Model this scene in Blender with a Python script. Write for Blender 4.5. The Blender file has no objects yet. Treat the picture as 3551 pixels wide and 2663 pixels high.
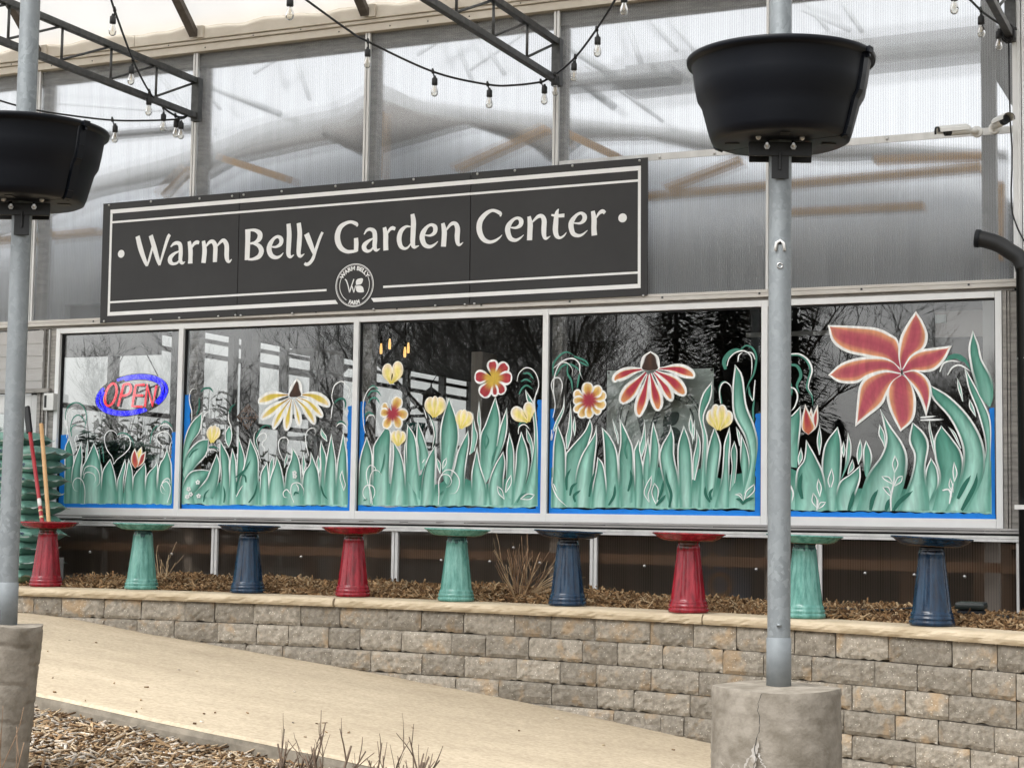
import bpy, bmesh, math, random
import numpy as np
from mathutils import Vector, Matrix

random.seed(7)
RNG = np.random.default_rng(7)
S = bpy.context.scene
COL = S.collection
R = math.radians

# ------------------------------------------------------------------ camera
YAW, PITCH, ROLL = -0.42212407, 0.08113858, 0.01545795
def cam_axes():
    cy_, sy = math.cos(YAW), math.sin(YAW)
    f = Vector((sy, cy_, 0)); r = Vector((cy_, -sy, 0)); u = Vector((0, 0, 1))
    f2 = f * math.cos(PITCH) + u * math.sin(PITCH)
    u2 = u * math.cos(PITCH) - f * math.sin(PITCH)
    r3 = r * math.cos(ROLL) + u2 * math.sin(ROLL)
    u3 = u2 * math.cos(ROLL) - r * math.sin(ROLL)
    return r3, u3, f2
AX, AU, AF = cam_axes()
cam = bpy.data.cameras.new('camera')
camo = bpy.data.objects.new('camera', cam)
COL.objects.link(camo)
m = Matrix.Identity(4)
for i in range(3):
    m[i][0], m[i][1], m[i][2] = AX[i], AU[i], -AF[i]
camo.matrix_world = m
cam.sensor_width = 36
cam.lens = 60.26
cam.clip_start = 0.1
cam.clip_end = 2000
S.camera = camo

# ------------------------------------------------------------------ sky, sun, exposure
W = bpy.data.worlds.new('World'); S.world = W; W.use_nodes = True
nt = W.node_tree
for n in list(nt.nodes): nt.nodes.remove(n)
sky = nt.nodes.new('ShaderNodeTexSky'); sky.sky_type = 'NISHITA'; sky.sun_disc = False
SUN_EL, SUN_AZ = R(52), R(200)
sky.sun_elevation = SUN_EL; sky.sun_rotation = SUN_AZ
sky.air_density = 1.0; sky.dust_density = 4.0; sky.ozone_density = 1.0
hs = nt.nodes.new('ShaderNodeHueSaturation'); hs.inputs['Saturation'].default_value = 0.10
bg = nt.nodes.new('ShaderNodeBackground'); bg.inputs['Strength'].default_value = 0.15
wo = nt.nodes.new('ShaderNodeOutputWorld')
nt.links.new(sky.outputs[0], hs.inputs['Color']); nt.links.new(hs.outputs[0], bg.inputs['Color'])
nt.links.new(bg.outputs[0], wo.inputs['Surface'])
sun = bpy.data.lights.new('sun', 'SUN'); sun.energy = 0.9; sun.angle = R(40); sun.color = (1, 0.975, 0.94)
so = bpy.data.objects.new('sun', sun); COL.objects.link(so)
sd = Vector((math.sin(SUN_AZ) * math.cos(SUN_EL), math.cos(SUN_AZ) * math.cos(SUN_EL), math.sin(SUN_EL)))
so.rotation_euler = sd.to_track_quat('Z', 'Y').to_euler()
S.view_settings.view_transform = 'Standard'; S.view_settings.look = 'None'
S.view_settings.exposure = 1.1; S.view_settings.gamma = 1.0
S.view_settings.use_curve_mapping = False
S.render.engine = 'CYCLES'
S.cycles.use_denoising = True
S.cycles.max_bounces = 10; S.cycles.transparent_max_bounces = 24
S.cycles.transmission_bounces = 8
S.cycles.sample_clamp_indirect = 6
S.cycles.caustics_reflective = False; S.cycles.caustics_refractive = False

# ------------------------------------------------------------------ survey: measurements off the photograph (3551 px wide) onto real planes
FPX, CXP, CYP = 5944.4, 1775.5, 1331.5
def ray(p):
    return AX * ((p[0] - CXP) / FPX) - AU * ((p[1] - CYP) / FPX) + AF
def onY(p, Y): d = ray(p); return d * (Y / d.y)
def onX(p, X): d = ray(p); return d * (X / d.x)
def onZ(p, Z): d = ray(p); return d * (Z / d.z)
FY = 12.0                               # the facade stands 12 m in front of the camera
def zoom(ox, oy, k): return lambda x, y: (ox + x / k, oy + y / k)
Z1 = zoom(0, 0, 1.8433); Z2 = zoom(1100, 0, 1.8433); Z3 = zoom(2300, 0, 1.7682)
ZA = zoom(0, 900, 1.8433); ZB = zoom(1100, 900, 1.8433); ZR = zoom(2300, 900, 1.7682)
ZL5 = zoom(0, 1763, 1.8433); ZM5 = zoom(1100, 1763, 1.8433); ZR5 = zoom(2300, 1763, 1.7682)
D1 = zoom(0, 1050, 5.53); D2 = zoom(0, 1350, 5.53); D3 = zoom(0, 1650, 5.53)
K4 = zoom(3250, 900, 7.349); K5 = zoom(3250, 1750, 7.349); K6 = zoom(3250, 0, 7.349)

# ------------------------------------------------------------------ mesh helpers
class MB:
    def __init__(s): s.v = []; s.f = []; s.c = None; s.uv = None; s.sm = []
    def add(s, vs, fs, smooth=False):
        o = len(s.v); s.v.extend([tuple(v) for v in vs]); s.f.extend([tuple(i + o for i in f) for f in fs])
        s.sm.extend([smooth] * len(fs)); return s
    def box(s, a, b):
        x0, y0, z0 = a; x1, y1, z1 = b
        s.add([(x0,y0,z0),(x1,y0,z0),(x1,y1,z0),(x0,y1,z0),(x0,y0,z1),(x1,y0,z1),(x1,y1,z1),(x0,y1,z1)],
              [(0,3,2,1),(4,5,6,7),(0,1,5,4),(1,2,6,5),(2,3,7,6),(3,0,4,7)]); return s
    def beam(s, p, q, w, h, up=(0,0,1)):
        p = Vector(p); q = Vector(q); d = (q - p).normalized(); u = Vector(up)
        if abs(d.dot(u)) > .98: u = Vector((0,1,0))
        r = d.cross(u).normalized() * (w / 2); u2 = r.cross(d).normalized() * (h / 2)
        vs = []
        for c in (p, q): vs += [c - r - u2, c + r - u2, c + r + u2, c - r + u2]
        s.add(vs, [(0,3,2,1),(4,5,6,7),(0,1,5,4),(1,2,6,5),(2,3,7,6),(3,0,4,7)]); return s
    def tube(s, pts, r, n=8, smooth=True, cap=True):
        pts = [Vector(p) for p in pts]
        rs = r if isinstance(r, (list, tuple)) else [r] * len(pts)
        vs = []; prev = None
        for i, p in enumerate(pts):
            d = (pts[min(i+1, len(pts)-1)] - pts[max(i-1, 0)])
            d = d.normalized() if d.length > 1e-9 else Vector((0,0,1))
            if prev is None:
                a = Vector((0,0,1)) if abs(d.z) < .9 else Vector((1,0,0))
                prev = d.cross(a).normalized()
            x = (prev - d * prev.dot(d))
            x = x.normalized() if x.length > 1e-6 else d.orthogonal().normalized()
            y = d.cross(x); prev = x
            for k in range(n):
                t = 2 * math.pi * k / n
                vs.append(p + (x * math.cos(t) + y * math.sin(t)) * rs[i])
        fs = []
        for i in range(len(pts) - 1):
            for k in range(n):
                a = i*n + k; b = i*n + (k+1) % n
                fs.append((a, b, b + n, a + n))
        s.add(vs, fs, smooth)
        if cap:
            o = len(s.v) - len(vs); L = len(pts)
            s.f.append(tuple(o + k for k in reversed(range(n)))); s.sm.append(False)
            s.f.append(tuple(o + (L-1)*n + k for k in range(n))); s.sm.append(False)
        return s
    def lathe(s, prof, n=32, c=(0,0,0), mod=None, smooth=True, a0=0, a1=2*math.pi):
        closed = abs(a1 - a0 - 2*math.pi) < 1e-6
        m_ = n if closed else n + 1
        vs = []
        for r, z in prof:
            for k in range(m_):
                t = a0 + (a1 - a0) * k / n
                rr = mod(r, z, t) if mod else r
                vs.append((c[0] + rr*math.cos(t), c[1] + rr*math.sin(t), c[2] + z))
        fs = []
        for i in range(len(prof) - 1):
            for k in range(n):
                a = i*m_ + k; b = i*m_ + ((k+1) % m_)
                fs.append((a, b, b + m_, a + m_))
        s.add(vs, fs, smooth); return s
    def sphere(s, c, r, n=8, sc=(1,1,1)):
        prof = []
        for i in range(n + 1):
            t = -math.pi/2 + math.pi * i / n
            prof.append((max(1e-4, r*math.cos(t)), r*math.sin(t)))
        o = len(s.v); s.lathe(prof, n*2)
        for i in range(o, len(s.v)):
            v = s.v[i]; s.v[i] = (c[0]+v[0]*sc[0], c[1]+v[1]*sc[1], c[2]+v[2]*sc[2])
        return s
    def mesh(s, name, off=(0,0,0)):
        me = bpy.data.meshes.new(name)
        me.from_pydata([(v[0]-off[0], v[1]-off[1], v[2]-off[2]) for v in s.v], [], s.f)
        me.polygons.foreach_set('use_smooth', s.sm)
        if s.c is not None:
            a = me.color_attributes.new('Col', 'FLOAT_COLOR', 'POINT')
            a.data.foreach_set('color', np.array([(*c, 1.0) for c in s.c], dtype=np.float32).ravel())
        me.update(); return me

def wloc(o):
    v = Vector((0,0,0))
    while o is not None: v += o.location; o = o.parent
    return v
def obj(name, mb, mat, parent=None, bevel=0, label=None):
    off = wloc(parent) if parent else Vector((0,0,0))
    me = mb.mesh(name, off); me.materials.append(mat)
    if bevel:
        b = bmesh.new(); b.from_mesh(me)
        es = [e for e in b.edges if len(e.link_faces) == 2 and e.calc_face_angle(0) > .6]
        bmesh.ops.bevel(b, geom=es, offset=bevel, segments=2, affect='EDGES', profile=.6, clamp_overlap=True)
        b.to_mesh(me); b.free()
    o = bpy.data.objects.new(name, me); COL.objects.link(o)
    if parent: o.parent = parent
    if label: o['label'] = label
    return o
def tag(o, label=None, cat=None, group=None, kind=None):
    if label: o['label'] = label
    if cat: o['category'] = cat
    if group: o['group'] = group
    if kind: o['kind'] = kind
    return o
def thing(name, loc, label, cat, group=None):
    o = bpy.data.objects.new(name, None); COL.objects.link(o); o.location = loc
    o.empty_display_size = .1
    return tag(o, label, cat, group)
def kids(o): return [c for c in bpy.data.objects if c.parent == o]
def dup_tree(o, parent=None):
    c = o.copy(); COL.objects.link(c)
    if parent: c.parent = parent
    for ch in list(o.children): dup_tree(ch, c)
    return c

def spline(pts, n):
    """Catmull-Rom through pts, n samples evenly spread by length."""
    P = [np.array(p, float) for p in pts]
    if len(P) == 2: P = [P[0], (P[0]+P[1])/2, P[1]]
    P = [2*P[0]-P[1]] + P + [2*P[-1]-P[-2]]
    out = []
    for i in range(1, len(P)-2):
        p0, p1, p2, p3 = P[i-1], P[i], P[i+1], P[i+2]
        for k in range(12):
            t = k/12
            out.append(.5*((2*p1)+(-p0+p2)*t+(2*p0-5*p1+4*p2-p3)*t*t+(-p0+3*p1-3*p2+p3)*t**3))
    out.append(P[-2]); out = np.array(out)
    L = np.concatenate([[0], np.cumsum(np.linalg.norm(np.diff(out[:, :2], axis=0), axis=1))])
    s = np.linspace(0, L[-1], n)
    return np.stack([np.interp(s, L, out[:, j]) for j in range(out.shape[1])], 1)

# ------------------------------------------------------------------ materials
def lin(r, g, b):
    f = lambda c: (c/255/12.92 if c/255 <= .04045 else ((c/255+.055)/1.055)**2.4)
    return (f(r), f(g), f(b))
def new_mat(name):
    m = bpy.data.materials.new(name); m.use_nodes = True
    t = m.node_tree; b = t.nodes['Principled BSDF']; o = t.nodes['Material Output']
    return m, t, b, o
def mat(name, c, c2=None, scale=6, rough=.6, metal=0, bump=0, bscale=60, spec=.5, stretch=(1,1,1), detail=5, rnd=0, contrast=(.35,.65), coat=0, rvar=0):
    m, t, b, o = new_mat(name); L = t.links
    b.inputs['Roughness'].default_value = rough; b.inputs['Metallic'].default_value = metal
    b.inputs['Specular IOR Level'].default_value = spec; b.inputs['Coat Weight'].default_value = coat
    tc = t.nodes.new('ShaderNodeTexCoord'); mp = t.nodes.new('ShaderNodeMapping'); mp.inputs['Scale'].default_value = stretch
    L.new(tc.outputs['Object'], mp.inputs['Vector'])
    col = None
    if c2 is not None:
        n = t.nodes.new('ShaderNodeTexNoise'); n.inputs['Scale'].default_value = scale; n.inputs['Detail'].default_value = detail; n.inputs['Roughness'].default_value = .65
        L.new(mp.outputs[0], n.inputs['Vector'])
        r = t.nodes.new('ShaderNodeValToRGB'); r.color_ramp.elements[0].position = contrast[0]; r.color_ramp.elements[1].position = contrast[1]
        r.color_ramp.elements[0].color = (*c, 1); r.color_ramp.elements[1].color = (*c2, 1)
        L.new(n.outputs['Fac'], r.inputs['Fac']); col = r.outputs['Color']
        if rvar:
            mm = t.nodes.new('ShaderNodeMath'); mm.operation = 'MULTIPLY_ADD'; mm.inputs[1].default_value = rvar; mm.inputs[2].default_value = rough - rvar/2
            L.new(n.outputs['Fac'], mm.inputs[0]); L.new(mm.outputs[0], b.inputs['Roughness'])
    if rnd:
        oi = t.nodes.new('ShaderNodeObjectInfo'); h = t.nodes.new('ShaderNodeHueSaturation')
        mr = t.nodes.new('ShaderNodeMapRange'); mr.inputs['To Min'].default_value = 1-rnd; mr.inputs['To Max'].default_value = 1+rnd
        L.new(oi.outputs['Random'], mr.inputs['Value']); L.new(mr.outputs[0], h.inputs['Value'])
        if col: L.new(col, h.inputs['Color'])
        else: h.inputs['Color'].default_value = (*c, 1)
        col = h.outputs['Color']
    if col: L.new(col, b.inputs['Base Color'])
    else: b.inputs['Base Color'].default_value = (*c, 1)
    if bump:
        n2 = t.nodes.new('ShaderNodeTexNoise'); n2.inputs['Scale'].default_value = bscale; n2.inputs['Detail'].default_value = 6
        L.new(mp.outputs[0], n2.inputs['Vector'])
        bp = t.nodes.new('ShaderNodeBump'); bp.inputs['Strength'].default_value = bump; bp.inputs['Distance'].default_value = .01
        L.new(n2.outputs['Fac'], bp.inputs['Height']); L.new(bp.outputs[0], b.inputs['Normal'])
    return m
def mat_col(name, rough=.6, spec=.3):
    m, t, b, o = new_mat(name)
    a = t.nodes.new('ShaderNodeVertexColor'); a.layer_name = 'Col'
    t.links.new(a.outputs['Color'], b.inputs['Base Color'])
    b.inputs['Roughness'].default_value = rough; b.inputs['Specular IOR Level'].default_value = spec
    return m
def mat_emit(name, c, s):
    m, t, b, o = new_mat(name)
    b.inputs['Base Color'].default_value = (*c, 1)
    b.inputs['Emission Color'].default_value = (*c, 1); b.inputs['Emission Strength'].default_value = s
    return m
def mat_glass(name, base=.1, tint=(.93,.96,.95), f0=.9):
    m, t, b, o = new_mat(name); L = t.links; t.nodes.remove(b)
    tr = t.nodes.new('ShaderNodeBsdfTransparent'); tr.inputs[0].default_value = (*tint, 1)
    gl = t.nodes.new('ShaderNodeBsdfGlossy'); gl.inputs['Roughness'].default_value = .0
    fr = t.nodes.new('ShaderNodeFresnel'); fr.inputs['IOR'].default_value = 1.5
    ad = t.nodes.new('ShaderNodeMath'); ad.operation = 'ADD'; ad.inputs[1].default_value = base; ad.use_clamp = True
    mx = t.nodes.new('ShaderNodeMixShader')
    L.new(fr.outputs[0], ad.inputs[0]); L.new(ad.outputs[0], mx.inputs[0]); L.new(tr.outputs[0], mx.inputs[1]); L.new(gl.outputs[0], mx.inputs[2])
    L.new(mx.outputs[0], o.inputs['Surface'])
    return m
def mat_polycarb(name, haze=(.80,.83,.85), w_haze=.13, rough=.26, tint=(.985,.99,.995), w_clear=.55, rib=(.85,.4)):
    """twin-wall sheet: part sees straight through, part is scattered by the ribs, part is a haze mixed in as colour"""
    m, t, b, o = new_mat(name); L = t.links
    b.inputs['Base Color'].default_value = (*haze, 1); b.inputs['Roughness'].default_value = .35
    b.inputs['Specular IOR Level'].default_value = .6
    tc = t.nodes.new('ShaderNodeTexCoord')
    wv = t.nodes.new('ShaderNodeTexWave'); wv.wave_type = 'BANDS'; wv.bands_direction = 'X'; wv.inputs['Scale'].default_value = 18.; wv.inputs['Distortion'].default_value = .0
    L.new(tc.outputs['Object'], wv.inputs['Vector'])
    mp = t.nodes.new('ShaderNodeMapping'); mp.inputs['Scale'].default_value = (9, 1, .35); L.new(tc.outputs['Object'], mp.inputs[0])
    nz = t.nodes.new('ShaderNodeTexNoise'); nz.inputs['Scale'].default_value = 1.6; nz.inputs['Detail'].default_value = 5; L.new(mp.outputs[0], nz.inputs['Vector'])
    tr = t.nodes.new('ShaderNodeBsdfTransparent'); tr.inputs[0].default_value = (*tint, 1)
    rf = t.nodes.new('ShaderNodeBsdfRefraction'); rf.inputs['Color'].default_value = (*tint, 1); rf.inputs['Roughness'].default_value = rough; rf.inputs['IOR'].default_value = 1.12
    m1 = t.nodes.new('ShaderNodeMixShader'); m1.inputs[0].default_value = 1 - w_clear
    L.new(tr.outputs[0], m1.inputs[1]); L.new(rf.outputs[0], m1.inputs[2])
    tl = t.nodes.new('ShaderNodeBsdfTranslucent'); tl.inputs[0].default_value = (*haze, 1)
    m2 = t.nodes.new('ShaderNodeMixShader'); m2.inputs[0].default_value = .45
    L.new(b.outputs[0], m2.inputs[1]); L.new(tl.outputs[0], m2.inputs[2])
    f1 = t.nodes.new('ShaderNodeMath'); f1.operation = 'MULTIPLY_ADD'; f1.inputs[1].default_value = w_haze*rib[0]; f1.inputs[2].default_value = w_haze*rib[1]
    L.new(wv.outputs['Fac'], f1.inputs[0])
    f2 = t.nodes.new('ShaderNodeMath'); f2.operation = 'MULTIPLY_ADD'; f2.inputs[1].default_value = w_haze*1.2; f2.use_clamp = True
    L.new(nz.outputs['Fac'], f2.inputs[0]); L.new(f1.outputs[0], f2.inputs[2])
    m3 = t.nodes.new('ShaderNodeMixShader'); L.new(f2.outputs[0], m3.inputs[0]); L.new(m1.outputs[0], m3.inputs[1]); L.new(m2.outputs[0], m3.inputs[2])
    L.new(m3.outputs[0], o.inputs['Surface'])
    return m
def mat_translucent(name, c, w=.5, c2=None, scale=3):
    m = mat(name, c, c2, scale=scale, rough=.8, spec=.1); t = m.node_tree; L = t.links
    b = t.nodes['Principled BSDF']; o = t.nodes['Material Output']
    tl = t.nodes.new('ShaderNodeBsdfTranslucent'); tl.inputs[0].default_value = (*c, 1)
    mx = t.nodes.new('ShaderNodeMixShader'); mx.inputs[0].default_value = w
    L.new(b.outputs[0], mx.inputs[1]); L.new(tl.outputs[0], mx.inputs[2]); L.new(mx.outputs[0], o.inputs['Surface'])
    return m

m_alu = mat('mill_aluminium', (.56,.56,.55), (.70,.70,.69), scale=9, rough=.5, metal=.25, stretch=(1,1,.2), bump=.05)
m_alu_white = mat('anodised_frame', (.76,.77,.77), (.82,.83,.83), scale=3, rough=.45, metal=.0)
m_alu_dark = mat('weathered_aluminium', (.20,.19,.18), (.38,.36,.33), scale=14, rough=.6, metal=.3, stretch=(.4,1,3), bump=.15)
m_cream = mat('cream_metal', (.56,.51,.43), (.64,.59,.51), scale=4, rough=.5, bump=.03, bscale=8)
m_steel_dark = mat('dark_galvanised_steel', (.055,.058,.058), (.10,.10,.10), scale=20, rough=.5, metal=.5)
m_black_plastic = mat('black_plastic', (.006,.008,.011), (.010,.012,.016), scale=6, rough=.5, spec=.3, bump=.02, bscale=300)
m_black = mat('black_rubber', (.008,.009,.01), rough=.5)
m_white_plastic = mat('white_plastic', (.72,.72,.70), rough=.35)
m_screw = mat('screw_steel', (.55,.55,.54), rough=.3, metal=.8)
m_sign = mat('sign_charcoal', (.030,.030,.031), (.036,.036,.037), scale=2, rough=.5, spec=.35)
m_sign_white = mat('sign_white', (.84,.85,.85), (.88,.89,.89), scale=3, rough=.5)
m_glass = mat_glass('window_glass', base=.028, tint=(.98,.99,.985))
m_glass_door = mat_glass('door_glass', base=.03)
m_poly = mat_polycarb('twin_wall_polycarbonate')
m_poly_low = mat_polycarb('twin_wall_polycarbonate_low', haze=(.34,.27,.21), w_haze=.075, w_clear=.75, tint=(.93,.9,.87), rough=.3, rib=(2.6,-.7))  # brown haze colour stands in for light on the interior behind
m_paint = mat_col('window_paint', rough=.55, spec=.35)
def brush(m):
    t = m.node_tree; L = t.links; b = t.nodes['Principled BSDF']; src = b.inputs['Base Color'].links[0].from_socket
    tc = t.nodes.new('ShaderNodeTexCoord'); w = t.nodes.new('ShaderNodeTexNoise'); w.inputs['Scale'].default_value = 3.; L.new(tc.outputs['Object'], w.inputs['Vector'])
    mxv = t.nodes.new('ShaderNodeMix'); mxv.data_type = 'RGBA'; mxv.inputs[0].default_value = .12; L.new(tc.outputs['Object'], mxv.inputs[6]); L.new(w.outputs['Color'], mxv.inputs[7])
    mp = t.nodes.new('ShaderNodeMapping'); mp.inputs['Scale'].default_value = (1,1,.12); L.new(mxv.outputs[2], mp.inputs[0])
    n = t.nodes.new('ShaderNodeTexNoise'); n.inputs['Scale'].default_value = 42; n.inputs['Detail'].default_value = 4; L.new(mp.outputs[0], n.inputs['Vector'])
    r = t.nodes.new('ShaderNodeMapRange'); r.inputs['From Min'].default_value = .3; r.inputs['From Max'].default_value = .7; r.inputs['To Min'].default_value = .80; r.inputs['To Max'].default_value = 1.10; L.new(n.outputs['Fac'], r.inputs['Value'])
    h = t.nodes.new('ShaderNodeHueSaturation'); L.new(r.outputs[0], h.inputs['Value']); L.new(src, h.inputs['Color']); L.new(h.outputs[0], b.inputs['Base Color'])
brush(m_paint)
m_tape = mat('blue_masking_tape', (.0,.17,.62), (.0,.21,.70), scale=7, rough=.75, stretch=(1,1,1))
m_wood = mat('pine_wood', (.50,.29,.11), (.62,.38,.17), scale=3, rough=.7, stretch=(1,1,8))
m_wood_dark = mat('dark_wood', (.085,.045,.022), (.14,.075,.038), scale=4, rough=.7, stretch=(1,1,6))
# ================================================================== GROUND
def curveY(u): t = max(-4, min(5.5, u + 5.5)); return -.003*t**3 - .04*t*t - .033*t + 10.15     # plan line of the retaining wall's front
def pathz(x):
    z = -.107*x - 1.604
    if x < -7.2: z = z + (.0 - 1)*0
    k = max(0, min(1, (-7.3 - x)/1.6)); k = k*k*(3-2*k)
    return z*(1-k) + k*(-.70 + .012*(x+8.4))
m_ground = mat('far_ground', (.10,.09,.06), (.16,.14,.10), scale=.6, rough=.95)
g = MB(); g.add([(-400,-400,-2.4),(400,-400,-2.4),(400,400,-2.4),(-400,400,-2.4)], [(0,1,2,3)])
tag(obj('ground', g, m_ground), kind='structure')

def mat_path():
    m, t, b, o = new_mat('tan_concrete'); L = t.links
    tc = t.nodes.new('ShaderNodeTexCoord')
    def noise(s, d, st=(1,1,1)):
        mp = t.nodes.new('ShaderNodeMapping'); mp.inputs['Scale'].default_value = st; L.new(tc.outputs['Object'], mp.inputs[0])
        n = t.nodes.new('ShaderNodeTexNoise'); n.inputs['Scale'].default_value = s; n.inputs['Detail'].default_value = d; n.inputs['Roughness'].default_value = .7
        L.new(mp.outputs[0], n.inputs['Vector']); return n
    n1 = noise(1.3, 6, (1, 2.2, 1)); n2 = noise(38, 8); n3 = noise(5, 4, (1, 3, 1))
    r = t.nodes.new('ShaderNodeValToRGB'); r.color_ramp.elements[0].position = .3; r.color_ramp.elements[1].position = .72
    r.color_ramp.elements[0].color = (.43,.36,.26,1); r.color_ramp.elements[1].color = (.545,.465,.345,1)
    L.new(n1.outputs['Fac'], r.inputs[0])
    r2 = t.nodes.new('ShaderNodeValToRGB'); r2.color_ramp.elements[0].position = .32; r2.color_ramp.elements[1].position = .6
    r2.color_ramp.elements[0].color = (.72,.70,.68,1); r2.color_ramp.elements[1].color = (1,1,1,1); L.new(n2.outputs['Fac'], r2.inputs[0])
    r3 = t.nodes.new('ShaderNodeValToRGB'); r3.color_ramp.elements[0].position = .33; r3.color_ramp.elements[1].position = .5
    r3.color_ramp.elements[0].color = (.92,.915,.91,1); r3.color_ramp.elements[1].color = (1,1,1,1); L.new(n3.outputs['Fac'], r3.inputs[0])
    mx = t.nodes.new('ShaderNodeMix'); mx.data_type = 'RGBA'; mx.blend_type = 'MULTIPLY'; mx.inputs[0].default_value = 1
    L.new(r.outputs[0], mx.inputs[6]); L.new(r2.outputs[0], mx.inputs[7])
    mx2 = t.nodes.new('ShaderNodeMix'); mx2.data_type = 'RGBA'; mx2.blend_type = 'MULTIPLY'; mx2.inputs[0].default_value = 1
    L.new(mx.outputs[2], mx2.inputs[6]); L.new(r3.outputs[0], mx2.inputs[7])
    L.new(mx2.outputs[2], b.inputs['Base Color']); b.inputs['Roughness'].default_value = .85; b.inputs['Specular IOR Level'].default_value = .25
    bp = t.nodes.new('ShaderNodeBump'); bp.inputs['Strength'].default_value = .25; bp.inputs['Distance'].default_value = .006
    L.new(n2.outputs['Fac'], bp.inputs['Height']); L.new(bp.outputs[0], b.inputs['Normal'])
    return m
g = MB(); N = 60; vs = []
def edgeY(x): return 7.45 + .018*math.sin(x*1.7) + .01*math.sin(x*5.1)
for i in range(N+1):
    x = -15 + 20*i/N; z = pathz(x)
    for y in (edgeY(x), edgeY(x)+.02, 8.2, 9.0, 9.8, 10.6): vs.append((x, y, z - (.016 if y == edgeY(x) else 0)))
    vs.append((x, edgeY(x), z - .16))
fs = []
for i in range(N):
    for j in range(5): a = i*7+j; fs.append((a, a+7, a+8, a+1))
g.add(vs, fs, False); tag(obj('path', g, mat_path()), kind='structure')
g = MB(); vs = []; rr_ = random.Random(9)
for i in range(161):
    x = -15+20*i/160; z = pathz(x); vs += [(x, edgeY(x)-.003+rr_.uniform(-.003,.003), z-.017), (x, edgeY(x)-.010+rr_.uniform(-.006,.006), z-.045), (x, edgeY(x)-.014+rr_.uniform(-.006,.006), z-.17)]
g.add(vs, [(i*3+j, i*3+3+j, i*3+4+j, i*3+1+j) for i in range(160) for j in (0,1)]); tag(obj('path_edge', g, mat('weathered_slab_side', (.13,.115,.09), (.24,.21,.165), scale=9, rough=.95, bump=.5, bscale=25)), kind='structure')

m_soil = mat('dark_soil', (.05,.032,.02), (.10,.065,.04), scale=12, rough=.95, bump=.4, bscale=30)
def frontz(x, y): return pathz(x) - .085 + .018*math.sin(2.1*x+1.3*y)*math.sin(1.7*y-.6*x) - max(0, (6.3-y))*.02
g = MB(); vs = []; nx, ny = 60, 24
for i in range(nx+1):
    for j in range(ny+1):
        x = -15 + 20*i/nx; y = 1.0 + 6.46*j/ny; vs.append((x, y, frontz(x, y) - .012))
fs = [(i*(ny+1)+j, (i+1)*(ny+1)+j, (i+1)*(ny+1)+j+1, i*(ny+1)+j+1) for i in range(nx) for j in range(ny)]
g.add(vs, fs, True); tag(obj('planting_bed', g, m_soil), kind='structure')
def backz(x, y):
    yc = curveY(x) + .30; k = max(0, min(1, (y-yc)/max(.2, 12.0-yc)))
    zp = -.478 - max(0, x+7)*.0
    zp = -.49 - .02*max(0, (x+6.0)) * (1 if x > -6 else 0)
    return (-.535)*(1-k) + zp*k + .045*math.sin(math.pi*min(1,k*1.2))*(.6+.4*math.sin(x*2.3)) + .012*math.sin(7*x+5*y)
g = MB(); vs = []; nx, ny = 80, 14
for i in range(nx+1):
    x = -8.75 + 8.1*i/nx
    for j in range(ny+1):
        y0 = curveY(x)+.2; y = y0 + (12.05-y0)*j/ny; vs.append((x, y, backz(x, y)-.01))
fs = [(i*(ny+1)+j, (i+1)*(ny+1)+j, (i+1)*(ny+1)+j+1, i*(ny+1)+j+1) for i in range(nx) for j in range(ny)]
g.add(vs, fs, True); tag(obj('planting_bed', g, m_soil), kind='structure')
g = MB(); g.box((-16, 9.9, -.9), (-8.76, 12.5, -.645)); tag(obj('entrance_pavement', g, mat('grey_concrete', (.30,.28,.25), (.38,.36,.32), scale=5, rough=.9)), kind='structure')

def chips(name, n, sampler, lmin, lmax, cols, tilt=.35):
    P = sampler(n); n = len(P)
    L = RNG.uniform(lmin, lmax, n)*RNG.choice([.5,1,1,1.5], n); Wd = RNG.uniform(.004, .010, n); T = RNG.uniform(.0015, .004, n)
    a = RNG.uniform(0, 2*np.pi, n); ti = RNG.normal(0, tilt, n); ro = RNG.normal(0, .4, n)
    dx = np.stack([np.cos(a)*np.cos(ti), np.sin(a)*np.cos(ti), np.sin(ti)], 1)
    sx = np.stack([-np.sin(a), np.cos(a), np.zeros(n)], 1); up = np.cross(dx, sx)
    sy = sx*np.cos(ro)[:,None] + up*np.sin(ro)[:,None]; uz = np.cross(dx, sy)
    V = np.zeros((n, 8, 3)); k = 0
    for ex, wf in ((-.5, .5), (.5, .35)):
        for sy_, sz_ in ((-1,-1),(1,-1),(1,1),(-1,1)):
            j = RNG.uniform(.6, 1.2, n)
            V[:, k] = P + dx*(L*ex)[:,None] + sy*(Wd*sy_*wf*2*j)[:,None] + uz*(T*sz_)[:,None]; k += 1
    F = np.array([(0,3,2,1),(4,5,6,7),(0,1,5,4),(1,2,6,5),(2,3,7,6),(3,0,4,7)])
    FF = (F[None] + (np.arange(n)*8)[:,None,None]).reshape(-1, 4)
    me = bpy.data.meshes.new(name)
    me.vertices.add(n*8); me.vertices.foreach_set('co', V.reshape(-1).astype(np.float32))
    me.loops.add(len(FF)*4); me.loops.foreach_set('vertex_index', FF.reshape(-1).astype(np.int32))
    me.polygons.add(len(FF)); me.polygons.foreach_set('loop_start', np.arange(0, len(FF)*4, 4, dtype=np.int32))
    me.update(calc_edges=True)
    c = np.array(cols)[RNG.integers(0, len(cols), n)]*RNG.uniform(.6, 1.25, n)[:,None]
    C = np.ones((n, 8, 4), np.float32); C[:, :, :3] = c[:, None, :]
    at = me.color_attributes.new('Col', 'FLOAT_COLOR', 'POINT'); at.data.foreach_set('color', C.ravel())
    me.materials.append(m_chip)
    o = bpy.data.objects.new(name, me); COL.objects.link(o); return tag(o, kind='stuff')
m_chip = mat_col('shredded_bark', rough=.9, spec=.15)
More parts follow.
